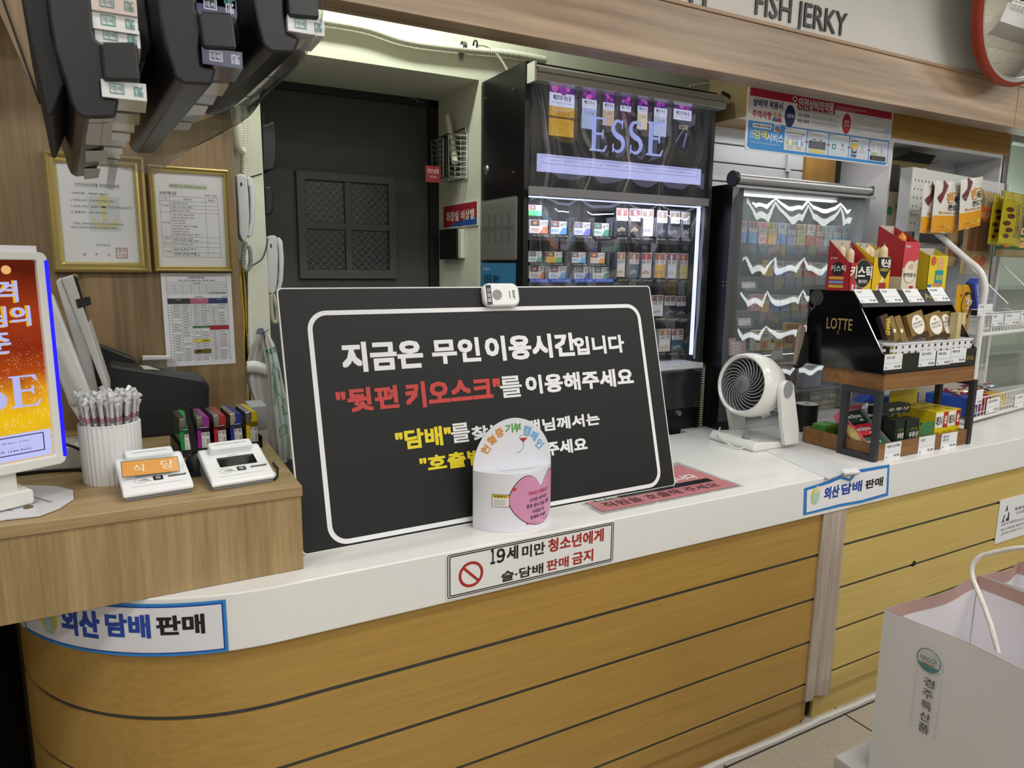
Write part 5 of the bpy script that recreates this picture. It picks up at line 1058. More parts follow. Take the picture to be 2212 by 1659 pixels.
# black cable and white cable at the roller end
MB().tube(smoothpath([at(x, y, Y=YE-.02) for x, y in ((1560, 200), (1570, 205), (1582, 215), (1590, 223))]), .007, BPLAST, 8).ob('blind_plug', smooth=True, label='black cable end at the right of the grey roller', cat='cable')
MB().tube(smoothpath([at(x, y, Y=YE+.1) for x, y in ((1490, 186), (1530, 180), (1560, 187), (1574, 204), (1580, 214))]), .004, ivory, 7).ob('white_cable', smooth=True, label='thin white cable arching over the right end of the grey roller', cat='cable')
# stand with binders right of the lit cabinet
MB().box(WF, ex1+.004, 2.196, 2.262, YW-.05, FZ, .90, blk2).ob('binder_stand', label='low black stand for binders right of the lit cabinet', cat='stand')
FBn = FY(2.268)
bx_ = 1497
x_c = ex1+.006
for nm, lab, w, h, c, top in (('binder', 'dark green binder left of the spiral notebook, right of the lit cabinet', .012, .30, '#2f4a24', 1.19), ('notebook', 'green notebook with white spiral binding beside the lit cabinet', .014, .30, '#55703a', 1.2), ('binder', 'green binder right of the spiral notebook', .013, .30, '#3f6a2a', 1.195), ('folder', 'white folder right of the green binders', .007, .29, '#c9cbcf', 1.19), ('folder', 'grey translucent folder left of the black one', .009, .29, '#8d9096', 1.19), ('folder', 'black folder against the second black cabinet', .006, .29, '#131416', 1.195)):
    o = thing(nm, (x_c+w/2, 2.36, .902), lab, nm)
    MB().box(FBn, x_c, x_c+w-.001, .902, top, -.19, 0, C(c, .4)).ob('cover', o, bev=.002)
    if nm == 'notebook':
        for k in range(26): MB().cyl(Fr((x_c+w*.5, 2.262, .915+.0105*k), (1, 0, 0), (0, 1, 0)), 0, 0, .006, 0, .004, C('#d6d6d2', .4), 8).ob('coil_ring', o)
    x_c += w
# ================================================================ second cabinet, slat wall, header, medicine sign, cubby
YC2 = 2.14; F2c = FY(YC2); cx0, cx1 = at(1597, 390, Y=YC2).x, at(1884, 412, Y=YC2).x; cz1 = at(1597, 395, Y=YC2).z
C2 = thing('tobacco_cabinet', ((cx0+cx1)/2, 2.3, ZC), 'lower black tobacco cabinet standing on the counter behind the fan', 'cabinet')
MB().box(WF, cx0, cx0+.035, YC2+.005, 2.33, ZC+.001, cz1, blk).ob('side_panel', C2)
MB().box(WF, cx1-.035, cx1, YC2+.005, 2.33, ZC+.001, cz1, C('#7d8085', .4)).ob('side_panel', C2)
MB().box(WF, cx0+.035, cx1-.035, 2.325, 2.33, ZC+.001, cz1, C('#4c5656', .5)).ob('back_panel', C2)
MB().box(WF, cx0+.035, cx1-.035, YC2+.005, 2.325, cz1-.02, cz1, blk).ob('top_panel', C2)
MB().box(WF, cx0+.035, cx1-.035, YC2-.005, 2.325, ZC+.001, ZC+.022, C('#d9dbdb', .35)).ob('bottom_sill', C2)
b = MB()
for x, y in ((1560, 611), (1569, 612), (1560, 619), (1569, 620)):
    Fs2 = Fr((cx0-.0005, 0, 0), (0, -1, 0), (0, 0, 1)); 
Fs2 = Fr((cx0-.0005, 0, 0), (0, -1, 0), (0, 0, 1))
for x, y in ((1562, 608), (1569, 608), (1562, 617), (1569, 617)): a_, b_ = Fs2.px(x, y); b.cyl(Fs2, a_, b_, .003, 0, .001, C('#8a8a8a', .5), 8)
b.ob('vent_holes', C2)
YS2 = 2.215; FS2 = FY(YS2)
rows = [('top', 477, 524, .055, [(1596, 1613), (1618, 1636), (1640, 1657), (1661, 1678), (1681, 1698), (1703, 1720), (1723, 1740), (1743, 1760), (1764, 1779), (1781, 1797), (1801, 1817), (1820, 1834)]),
        ('second', 562, 597, .05, [(1654, 1671), (1675, 1692), (1697, 1712), (1715, 1731), (1738, 1754), (1757, 1772), (1775, 1790)]),
        ('third', 636, 672, .03, [(1623, 1643), (1645, 1662), (1666, 1683), (1688, 1705), (1710, 1727), (1729, 1744)])]
PB = [('#a8b4b4', '#8ab4b0', '#4a8a88'), ('#a88a7a', '#7a9ac0', '#3a5a9a'), ('#a8a49c', '#6a9ad0', '#3a6ab0'), ('#a8845a', '#9a9ad0', '#5a5aa8'), ('#8a6a5a', '#6aa0d0', '#2a6ab0'), ('#c8909a', '#d8b0b8', '#a84a5a'), ('#8a8a70', '#d0b060', '#c89a3a'), ('#9a9aa0', '#5a8ac8', '#2a5aa0'), ('#8a7a80', '#8a90b0', '#5a5a90'), ('#a89a8a', '#a8a870', '#7a7a3a'), ('#b0a8a0', '#a85a62', '#8a2a3a'), ('#9aa088', '#b06a72', '#8a3a4a')]
for nm, y0, y1, sl, xs in rows:
    for i, (xa, xb) in enumerate(xs):
        dy = sl*(xa-xs[0][0])
        face_pack('cigarette_pack', FS2, xa, xb, y0+dy, y1+dy, PB[(i+len(nm)) % 12], f'cigarette pack, {ORD[i]} from the left on the {nm} shelf of the lower cabinet', f'packs on the {nm} shelf of the lower cabinet', txt='', split=.5)
    z = FS2.px(xs[0][0], y1+1)[1]
    MB().box(WF, cx0+.035, cx1-.035, YS2-.02, 2.325, z-.014, z-.001, C('#6c7274', .4)).box(WF, cx0+.035, cx1-.035, YS2-.02, YS2-.012, z-.034, z-.014, C('#6c7274', .4)).ob('shelf', C2)
z4 = FS2.px(1640, 760)[1]
MB().box(WF, cx0+.035, cx1-.035, YS2-.02, 2.325, z4-.014, z4-.001, C('#6c7274', .4)).ob('shelf', C2)
for i, z in enumerate((cz1-.030, FS2.px(1596, 525)[1]-.024, FS2.px(1654, 598)[1]-.024, FS2.px(1623, 673)[1]-.024, z4-.024)):
    MB().box(WF, cx0+.06, cx1-.10, YS2+.03, YS2+.062, z-.001, z+.006, C('#f2f8f6', .5, emit=3.2, name='shelf_led')).ob('led_strip', C2)
area('shelf_led_light', (2.6, YS2-.02, cz1-.03), .6, .02, 1.2, col=(.95, 1, .98))
for i, (xa, xb, y0, y1) in enumerate(((1631, 1660, 714, 757), (1662, 1691, 715, 757))):
    a0, b0 = FS2.px((xa+xb)/2, y1); a0 = FS2.px(xa, 736)[0]; a1 = FS2.px(xb, 736)[0]; b1 = FS2.px((xa+xb)/2, y0)[1]; w, h = a1-a0, b1-b0
    b = MB(); b.box(FS2, a0, a1, b0, b1, -.03, .0, C('#d5d4ce', .45)); b.rect(FS2, a0, a1, b0, b0+h*.52, .0005, C('#c8a43a', .45)); b.rect(FS2, a0, a1, b1-h*.1, b1-h*.03, .0005, C('#c09a2a', .45)); b.text(FS2, '헌혈A', a0+w*.3, b1-h*.36, a1-w*.05, b1-h*.16, .0008, C('#55504a', .5), .02)
    b.poly(FS2, circ(a0+w*.22, b0+h*.5, w*.13, 12, ry=h*.12), .0009, C('#4a3c30', .5)); b.poly(FS2, [(a0+w*.05, b0+h*.05), (a0+w*.4, b0+h*.05), (a0+w*.34, b0+h*.4), (a0+w*.12, b0+h*.4)], .0009, C('#c5c6c2', .5)); b.rect(FS2, a0+w*.5, a0+w*.85, b0+h*.1, b0+h*.42, .0009, C('#b8684a', .5))
    b.ob('medicine_box', label=f'yellow and white medicine box with a seated figure, {("left", "right")[i]} of the pair behind the fan', cat='box')
for i, (xa, xb, y0, y1, c1, c2) in enumerate(((1696, 1715, 698, 750, '#b0823a', '#b8623a'), (1718, 1738, 700, 752, '#b84a2a', '#7a5aa0'))):
    a0 = FS2.px(xa, 725)[0]; a1 = FS2.px(xb, 725)[0]; b0 = FS2.px((xa+xb)/2, y1)[1]; b1 = FS2.px((xa+xb)/2, y0)[1]; w, h = a1-a0, b1-b0
    b = MB(); b.box(FS2, a0, a1, b0, b1, -.02, 0, C(c1, .45)); b.rect(FS2, a0+w*.12, a1-w*.12, b0+h*.15, b1-h*.3, .0005, C('#453a66', .45)); b.rect(FS2, a0+w*.35, a1-w*.25, b0+h*.25, b1-h*.4, .0008, C(c2, .45)); b.text(FS2, '덴탈', a0+w*.2, b1-h*.24, a1-w*.2, b1-h*.08, .0006, C('#3a3030', .5))
    b.ob('travel_kit', label=('orange packaged travel kit right of the yellow medicine boxes', 'orange packaged travel kit beside the black snack stand')[i], cat='package')
FPt = FY(YC2-.005)
def ticket(F, x0, x1, y0, y1, l1='', l2='', price='', thick=.0012, c=0, label=None, frame=True, parent=None, tilt=0):
    a0, b0 = F.px(x0, y1, c); a1, b1 = F.px(x1, y0, c); a0 = F.px(x0, (y0+y1)/2, c)[0]; a1 = F.px(x1, (y0+y1)/2, c)[0]; b0 = F.px((x0+x1)/2, y1, c)[1]; b1 = F.px((x0+x1)/2, y0, c)[1]
    w, h = a1-a0, b1-b0; b = MB(); b.box(F, a0, a1, b0, b1, c, c+thick, C('#dfe1e3', .4))
    ti = C('#3d3f44', .6); c2 = c+thick+.0004
    if l1: b.text(F, l1, a0+w*.1, b1-h*.30, a0+w*min(.9, .1+.09*len(l1)), b1-h*.12, c2, ti, .01)
    if l2: b.text(F, l2, a0+w*.1, b1-h*.50, a0+w*min(.9, .1+.09*len(l2)), b1-h*.34, c2, ti, .01)
    b.rect(F, a0+w*.06, a1-w*.06, b0+h*.42, b0+h*.43, c2, ti)
    if price: b.text(F, price, a1-w*.42, b0+h*.08, a1-w*.08, b0+h*.26, c2, ti, .012); b.text(F, 'EA', a0+w*.07, b0+h*.08, a0+w*.18, b0+h*.2, c2, ti)
    return b.ob('price_tag', parent=parent, label=label, cat='price tag' if parent is None else None)
ticket(FPt, 1665, 1690, 758, 776, '헌혈A', '', '￦3,000', label='white price tag under the yellow medicine boxes behind the fan')
ticket(FPt, 1602, 1631, 609, 622, '담배', '', '￦4,500', label='white price tag on the film of the lower cabinet, upper left')
ticket(FPt, 1594, 1621, 687, 703, '담배', '', '￦4,500', label='white price tag on the film of the lower cabinet, lower left')
b = MB(); 
for i in range(5):
    a0, z0 = FPt.px(1574, 735+7.5*i+2.5); a1, z1 = FPt.px(1610-(22 if i == 0 else 0), 729+7.5*i+2.5); b.rect(FPt, a0, a1, z0, z0+.013, .001, C('#d5c0c4', .5)); b.poly(FPt, circ(a0+.008, z0+.0065, .004, 8), .0014, C('#a03a4a', .5)); b.rect(FPt, a1-.03, a1-.005, z0+.004, z0+.009, .0014, C('#b05a68', .5))
b.ob('pink_labels', label='stack of five pink striped labels stuck on the film above the fan', cat='label')
# pale basket and white goods at the cabinet bottom
Pq = FS2.pxs([(1745, 862), (1808, 848), (1806, 872), (1744, 880)])
a0, a1, b0, b1 = Pq[0][0], Pq[1][0], ZC+.024, ZC+.115
bk = thing('storage_basket', ((a0+a1)/2, YS2, b0), 'pale yellow perforated basket at the bottom of the lower cabinet', 'basket')
b = MB(); b.box(FS2, a0, a1, b0, b1, .0, .012, C('#c5bf9c', .5)); b.box(FS2, a0, a1, b0, b1, -.04, -.036, C('#c5bf9c', .5)).box(FS2, a0, a0+.006, b0, b1, -.04, .01, C('#c5bf9c', .5)).box(FS2, a1-.006, a1, b0, b1, -.04, .01, C('#c5bf9c', .5)); b.ob('basket_body', bk)
b = MB()
for i in range(11):
    for j in range(3):
        if not (4 <= i <= 6 and j > 0): b.poly(FS2, circ(a0+(i+.7)*(a1-a0)/11.4, b0+.02+.028*j, .006, 10), .0126, C('#6b6750', .6))
b.poly(FS2, rr((a0+a1)/2-.035, (a0+a1)/2+.035, b0+.042, b0+.082, .018), .0126, C('#8b8f8c', .6)); b.ob('holes', bk)
z = FS2.px(1760, 838)[1]; MB().box(FS2, FS2.px(1735, 820)[0], FS2.px(1775, 820)[0], z+.002, FS2.px(1750, 788)[1], -.04, .0, C('#b3b3c4', .5)).ob('tissue_pack', bev=.006, label='pale lilac tissue pack in the lower cabinet above the pale basket', cat='package')
MB().box(WF, cx0+.035, cx1-.035, YS2-.03, 2.325, z-.008, z, C('#8a9296', .4)).ob('shelf', C2)
for i, (x, c) in enumerate(((1655, '#5a6a3a'), (1680, '#8a7a2a'), (1708, '#6a4a3a'))):
    a, _ = FS2.px(x, 800); MB().box(FS2, a-.05, a+.045, z+.001, z+.09+.02*i, -.045, -.005, C(c, .5)).ob('snack_packet', bev=.008, label=f'{("olive", "mustard", "brown")[i]} packet on the low shelf of the lower cabinet behind the fan', cat='packet')
# blind in front of it
B2 = thing('film_blind', ((cx0+cx1)/2, YC2-.03, ZC+.05), 'clear embossed film blind hanging from a silver roller in front of the lower cabinet', 'blind')
q0, q1 = at(1584, 385, Y=YC2-.03), at(1878, 403, Y=YC2-.03); rz2 = q0.z
MB().cyl(Fr((q0.x, YC2-.03, rz2), (0, 1, 0), (0, 0, 1), (1, 0, 0)), 0, 0, .019, .01, q1.x-q0.x, C('#b9babb', .28, .6), 24).ob('roller', B2, smooth=True)
MB().prism(Fr((q0.x, YC2-.03, rz2), (0, 1, 0), (0, 0, 1), (1, 0, 0)), circ(0, 0, .03, 24), -.008, .010, BPLAST).ob('end_cap', B2, bev=.002)
MB().box(WF, q1.x-.002, q1.x+.012, YC2-.05, YC2-.006, rz2-.022, rz2+.02, C('#4a4c4e', .4)).ob('end_cap', B2, bev=.004)
MB().box(WF, q0.x+.01, q1.x+.04, YC2-.04, YC2-.028, rz2-.034, rz2-.024, C('#a9abac', .35, .4)).ob('rail', B2)
fm2 = film('embossed_film_wavy', -1.12, .19, .74, .0078, .95, .085)
b = MB(); b.grid(lambda i, j: V3((q0.x+.012+(q1.x+.02-q0.x)*(1-i), YC2-.02+.006*math.sin(i*14)*j, rz2-.03+(ZC+.05-rz2+.03)*j)), 40, 6, fm2); b.ob('film', B2, smooth=True)
# slat wall, upright, wood box header
YSW = 2.35; slw = C('#cfd2d3', .35)
sw = thing('slat_wall', (2.6, YSW, 1.6), 'white slatted display wall panel above the lower cabinet', 'wall panel')
sx0, sx1 = 2.18, at(1740, 300, Y=YSW).x; FSw = FY(YSW)
zz_ = [FSw.px(1545, y)[1] for y in (268, 307, 346, 392)]
dz_ = (zz_[0]-zz_[3])/3
for i in range(6): MB().box(FSw, sx0, sx1, zz_[0]-dz_*(i+1)+.006, zz_[0]-dz_*i, -.015, .0, slw).ob('slat', sw, bev=.002)
MB().box(FSw, sx0, sx1, zz_[0]-dz_*6, zz_[0], -.02, -.010, C('#5b5f61', .5)).ob('backing', sw)
a_, b_ = FSw.px(1702, 338); MB().box(FSw, a_-.012, a_+.012, FSw.px(1702, 372)[1], b_+.05, .001, .012, C('#c9cccc', .4)).cyl(Fr((0, YSW-.008, 0), (1, 0, 0), (0, 1, 0)), a_, 0, .003, FSw.px(1702, 388)[1], FSw.px(1702, 370)[1], STEEL, 8).ob('hanger_bracket', label='small white bracket with steel pin on the slatted wall under the medicine sign', cat='bracket')
orng = wood('orange_veneer', '#9a7230', '#b98f49', 'X', fine=60, stretch=24, rings=3, contrast=.25, rough=.4, bump=.04)
YH = 2.125; FH = FY(YH)
hx0, hx1 = FH.px(1616, 230)[0], FH.px(2180, 330)[0]; hz0 = FH.px(1925, 297)[1]
hd = thing('shelf_header', ((hx0+hx1)/2, 2.2, hz0), 'orange wood box header under the beam, behind the medicine sign', 'cabinet')
MB().box(WF, hx0, hx1, YH, YH+.018, hz0, hz0+.28, orng).ob('front_board', hd, bev=.001)
MB().box(WF, hx0, hx0+.018, YH+.018, YSW-.001, hz0, hz0+.28, wood('beige_ply', '#8b7755', '#a08b66', 'Y', contrast=.2)).ob('side_board', hd)
MB().box(WF, hx0+.018, hx1, YH+.018, YSW-.001, hz0, hz0+.015, orng).ob('bottom_board', hd)
MB().box(WF, sx1+.002, FSw.px(1800, 370)[0], YSW-.012, YSW+.02, cz1+.02, hz0-.001, wood('orange_upright', '#96702f', '#b08540', 'Z', contrast=.25)).ob('upright_board', label='orange wood upright between the slatted wall and the white cubby', cat='board')
area('header_tube_light', (2.62, 2.25, hz0-.012), .75, .05, 1.1, rot=(R(-12), 0, 0), col=(.97, .98, 1))
# medicine sign
FM = FY(YH-.004); TL, TR, BR, BL_ = FM.pxs([(1617, 183), (1928, 240), (1917, 361), (1607, 322)])
ma0, ma1 = (TL[0]+BL_[0])/2, (TR[0]+BR[0])/2; mb0, mb1 = (BR[1]+BL_[1])/2, (TL[1]+TR[1])/2
ms = thing('medicine_sign', FM((ma0+ma1)/2, mb0), 'red, white and blue household medicine sign under the wooden beam', 'sign')
MB().prism(FM, rr(ma0, ma1, mb0, mb1, .014), 0, .004, C('#dcdee2', .35)).ob('sign_panel', ms)
W_, H_ = ma1-ma0, mb1-mb0
def mu(u): return ma0+u*W_
def mv(v): return mb0+v*H_
b = MB(); mred = C('#b02a40', .4); mblu = C('#2a86cc', .4); mnv = C('#20265a', .5); mwh = C('#dfe2ea', .4); mtx = C('#55566a', .5); mg = C('#8a8d9a', .5)
b.prism(FM, [(mu(.01), mv(.84)), (mu(.99), mv(.84)), (mu(.99), mv(.955)), (mu(.975), mv(.98)), (mu(.025), mv(.98)), (mu(.01), mv(.955))], .004, .0044, mred)
b.prism(FM, [(mu(.01), mv(.06)), (mu(.03), mv(.02)), (mu(.97), mv(.02)), (mu(.99), mv(.06)), (mu(.99), mv(.46)), (mu(.01), mv(.46))], .004, .0044, mblu)
def M_(s, u0, v0, u1, v1, m, bo=.02, c=.0052): b.text(FM, s, mu(u0), mv(v0), mu(u1), mv(v1), c, m, bo)
def mr_(u0, u1, v0, v1, m, c=.0048): b.rect(FM, mu(u0), mu(u1), mv(v0), mv(v1), c, m)
mr_(.275, .305, .885, .925, mwh); mr_(.284, .296, .86, .95, mwh)
mr_(.31, .565, .76, .86, mred, .0046)
M_('안전상비의약품', .315, .77, .555, .945, mwh, .035)
M_('저희 휴게소는 여행 중 발생할 수 있는 응급상황에 대비하여', .57, .885, .79, .915, mwh, 0); M_('안전상비의약품을 판매하고 있습니다.', .57, .845, .71, .875, mwh, 0)
M_('상비약 복용시', .03, .69, .215, .81, mnv, .03); M_('주의사항', .03, .51, .15, .635, mred, .03)
for u, c1, c2 in ((.17, '#3a6ab0', '#caa28a'), (.20, '#b03a4a', '#c8a090')): b.poly(FM, circ(mu(u), mv(.60), .010, 12, ry=.012), .0052, C(c2, .5)); b.poly(FM, [(mu(u-.018), mv(.50)), (mu(u+.018), mv(.50)), (mu(u+.01), mv(.565)), (mu(u-.01), mv(.565))], .005, C(c1, .5))
b.poly(FM, circ(mu(.265), mv(.62), .030, 28, ry=.043), .005, mnv); M_('진통제', .242, .585, .288, .655, mwh, .02, .0056)
for i, s in enumerate(('해열 진통제 :', '소염 진통제 :', '복합 진통제 :')):
    M_(s, .315, .73-.095*i, .40, .785-.095*i, mtx, .02)
    M_('위장 장애에는 아세트아미노펜 성분이 있는데', .41, .755-.095*i, .575, .78-.095*i, mg, 0); M_('간세포를 파괴하는 성분으로 간이 안 좋은 사람은 주의하여야 한다', .41, .725-.095*i, .60, .75-.095*i, mg, 0)
b.poly(FM, circ(mu(.655), mv(.64), .028, 28, ry=.042), .005, mred); M_('종합', .638, .65, .672, .70, mwh, .02, .0056); M_('감기약', .634, .585, .676, .635, mwh, .02, .0056)
for i, s in enumerate(('항염증약은 위궤양과 심장병 환자를 비롯하여 신장이나 간 이상이 있는 사람, 임산부를 제외한', '사람들이 주의하여야 한다.', '또한, 혈액이 응고되거나 중추신경계 이상을 일으킬 수 있다는 점을 주의하세요.', '수면장애 약물 섭취 금지이며 과도한 섭취는 간 기능 저하를 초래할 수 있다.', '증상을 악화시킨다.', '불안증 등을 가진 사람, 고령자는 가급적 사용하지 않는 것이 좋으며, 의사와 상담하세요.', '증기를 일정하여야한다.')): M_(s, .70, .795-.043*i, .70+min(.23, len(s)*.0049), .815-.043*i, mg, 0)
for u in (.955, .978): b.prism(FM, rr(mu(u)-.010, mu(u)+.010, mv(.52), mv(.66), .0098), .005, .0053, C('#a9cbe0', .5)); mr_(u-.006, u+.006, .53, .585, mwh, .0055)
M_('간편', .022, .20, .047, .32, mwh, 0); M_('검색', .047, .185, .125, .33, C('#e6d23a', .5), .035); M_('서비스', .127, .165, .232, .315, mwh, .035)
b.prism(FM, rr(mu(.035), mu(.155), mv(.36), mv(.43), .009), .0046, .005, mwh); M_('의약품·의약외품', .045, .375, .145, .415, mnv, .01, .0056)
b.prism(FM, rr(mu(.168), mu(.208), mv(.335), mv(.455), .004), .0046, .005, C('#c8cfe6', .5)); mr_(.174, .202, .36, .43, C('#5a78b8', .5), .0054); mr_(.182, .214, .345, .38, C('#b86a4a', .5), .0056)
M_('바코드를 찍으면 의약품·의약외품정보가 나와요!', .03, .115, .22, .14, mwh, 0)
for i in range(5):
    u0 = .240+.150*i; u1 = u0+.143
    mr_(u0, u1, .07, .435, C('#dfe1e8', .45)); mr_(u0+.004, u1-.004, .08, .395, C('#c8cfde', .45), .005); M_('대한약사회', u0+.012, .405, u0+.04, .42, mtx, 0, .0054); mr_(u0+.004, u0+.009, .402, .422, mnv, .0054)
    if i: 
        w = .012; b.prism(FM, [(mu(u0-.016), mv(.235)), (mu(u0-.002), mv(.235)), (mu(u0-.002), mv(.222)), (mu(u0+.010), mv(.245)), (mu(u0-.002), mv(.268)), (mu(u0-.002), mv(.255)), (mu(u0-.016), mv(.255))], .0056, .006, C('#a8484a', .5))
u0 = .24; b.prism(FM, rr(mu(u0+.01), mu(u0+.128), mv(.335), mv(.375), .006), .0052, .0056, mwh); M_('의약품·의약외품', u0+.016, .347, u0+.065, .363, mtx, 0, .006); mr_(u0+.066, u0+.108, .343, .367, C('#d8cc6a', .5), .006); M_('간편검색서비스', u0+.068, .347, u0+.106, .363, mtx, 0, .0064); b.poly(FM, circ(mu(u0+.12), mv(.355), .004, 10), .006, C('#3a5aa0', .5))
for i in range(3): M_('바코드를 스마트폰 카메라로 찍으면 의약정보', u0+.02, .305-.026*i, u0+.115, .322-.026*i, C('#4a5aa0', .5), 0, .0056)
for k, c in ((0, '#b8c06a'), (1, '#7aa8d4')):
    ux = u0+.012+.06*k; mr_(ux, ux+.052, .165, .235, C(c, .5), .0052); mr_(ux, ux+.052, .085, .163, C('#d8dcd0', .5), .0052); b.poly(FM, circ(mu(ux+.026), mv(.20), .009, 12, ry=.014), .0056, mwh)
    for j in range(3): mr_(ux+.006, ux+.046, .10+.02*j, .107+.02*j, mg, .0056)
u0 = .39
for k in range(2): mr_(u0+.035+.046*k, u0+.058+.046*k, .292, .306, C('#33343c', .5), .0056)
M_('바코드/QR 읽어보세요', u0+.04, .37, u0+.10, .388, mtx, 0, .0056)
for j in range(5): mr_(u0+.012, u0+.128, .255-.026*j, .276-.026*j, C('#1d2030', .5), .0056); mr_(u0+.03, u0+.11, .262-.026*j, .268-.026*j, C('#5a5e70', .5), .006)
mr_(u0+.012, u0+.128, .13, .145, C('#d8c02a', .5), .0056); mr_(u0+.018, u0+.122, .085, .112, C('#d8c02a', .5), .0056)
u0 = .54; b.prism(FM, rr(mu(u0+.01), mu(u0+.062), mv(.09), mv(.36), .008), .0052, .0056, C('#bcd0de', .5)); mr_(u0+.024, u0+.05, .185, .27, C('#2a7a80', .5), .006); b.prism(FM, rr(mu(u0+.031), mu(u0+.043), mv(.20), mv(.25), .005), .006, .0064, mwh)
M_('1', u0+.094, .24, u0+.103, .295, mtx, .02, .0056); M_('스마트폰에서', u0+.082, .205, u0+.118, .218, mg, 0, .0056); M_('앱을 실행합니다', u0+.08, .18, u0+.12, .195, mg, 0, .0056)
u0 = .69; b.prism(FM, rr(mu(u0+.012), mu(u0+.058), mv(.085), mv(.38), .008), .0052, .0056, C('#44485a', .5)); mr_(u0+.015, u0+.055, .10, .36, C('#d5d9e2', .5), .006); mr_(u0+.018, u0+.052, .24, .33, C('#d8b41c', .5), .0064); mr_(u0+.018, u0+.052, .155, .235, C('#3a3028', .5), .0064); mr_(u0+.024, u0+.046, .19, .24, C('#c0c2cc', .5), .0068); mr_(u0+.018, u0+.052, .105, .14, C('#2a4aa8', .5), .0064)
M_('2', u0+.088, .235, u0+.099, .29, mtx, .02, .0056); M_('카메라로 바코드를', u0+.072, .20, u0+.116, .213, mg, 0, .0056); M_('화면에 맞춰주세요', u0+.072, .178, u0+.116, .192, mg, 0, .0056)
u0 = .84; mr_(u0+.016, u0+.06, .17, .385, C('#d5d8e0', .5), .0052); mr_(u0+.016, u0+.06, .175, .225, C('#9ac07a', .5), .0056); M_('제품정보', u0+.02, .345, u0+.04, .36, mtx, 0, .0056)
for j in range(3): mr_(u0+.022, u0+.036, .25+.026*j, .258+.026*j, mg, .0056)
M_('3', u0+.088, .23, u0+.099, .285, mtx, .02, .0056); M_('의약품정보를', u0+.074, .195, u0+.114, .208, mg, 0, .0056)
b.prism(FM, rr(mu(u0+.008), mu(u0+.128), mv(.08), mv(.165), .006), .0058, .0062, C('#26303c', .5))
for j in range(3): M_('복용 전 반드시 확인하세요', u0+.024, .145-.022*j, u0+.112, .155-.022*j, C('#c8ae6a', .5), 0, .0068)
b.ob('printed_graphics', ms)
# white cubby
qx0, qx1 = FH.px(1926, 310)[0], FH.px(2166, 350)[0]; lac = C('#dddee2', .35)
qd = YSW-.03
cu = thing('cubby_shelf', ((qx0+qx1)/2, 2.2, ZC), 'tall white open cubby shelf right of the medicine sign, standing on the counter', 'shelf')
MB().box(WF, qx0, qx0+.016, YH, YSW+.03, ZC+.001, hz0-.001, lac).ob('side_panel', cu, bev=.001)
MB().box(WF, qx1-.016, qx1, YH, YSW+.03, ZC+.001, hz0-.001, lac).ob('side_panel', cu, bev=.001)
MB().box(WF, qx0+.016, qx1-.016, YH, YSW+.03, hz0-.019, hz0-.001, lac).ob('top_panel', cu, bev=.001)
MB().box(WF, qx0+.016, qx1-.016, YSW+.01, YSW+.03, ZC+.001, hz0-.019, lac).ob('back_panel', cu)
zsh = FH.px(1893, 520)[1]
for z in (zsh, zsh-.36): MB().box(WF, qx0+.016, qx1-.016, YH+.004, YSW+.01, z-.018, z, lac).ob('shelf_board', cu, bev=.001)
z = zsh+.001; xq = FH.px(1935, 470)[0]
b = MB(); Fq = FY(YH+.02); w = .17; h = Fq.px(1945, 416)[1]-z
b.box(Fq, xq-.045, xq+w, z, z+h, -.2, 0, C('#c9bda0', .5)); b.text(Fq, '빵빠레', xq+.02, z+h*.58, xq+.155, z+h*.80, .0006, C('#3d8a4a', .5), .04); b.text(Fq, '바닐라', xq+.03, z+h*.36, xq+.14, z+h*.52, .0006, C('#3d8a4a', .5), .03); b.text(Fq, '아래를 뒤집지 마십시오', xq-.04, z+h*.05, xq+.16, z+h*.15, .0006, C('#3a342a', .5), .02); b.poly(Fq, circ(xq-.022, z+h*.62, .022, 20), .0006, C('#4a9a5a', .5)); b.poly(Fq, circ(xq+.15, z+h*.86, .014, 12), .0006, C('#b04a5a', .5))
b.ob('ice_cream_carton', label='cream carton with green lettering in the cubby, left of the pegboard', cat='box')
b = MB(); zc = z+h+.001; xw = xq+.30
b.box(Fq, xq, xw, zc, zc+.15, -.22, -.03, C('#5a5320', .5)); b.box(Fq, xq+.004, xq+.07, zc+.01, zc+.13, -.0305, -.029, C('#1a1712', .6))
b.add([Fq(xq, zc+.15, -.03), Fq(xw, zc+.15, -.03), Fq(xw-.02, zc+.185, .01), Fq(xq+.08, zc+.19, .01)], [(0, 1, 2, 3)], C('#17140f', .6)); b.add([Fq(xw, zc+.15, -.03), Fq(xw, zc+.15, -.22), Fq(xw+.10, zc+.18, -.22), Fq(xw+.10, zc+.17, -.03)], [(0, 1, 2, 3)], C('#8a8262', .6))
b.ob('open_carton', label='open black and yellow carton on top of the cream carton in the cubby', cat='box')
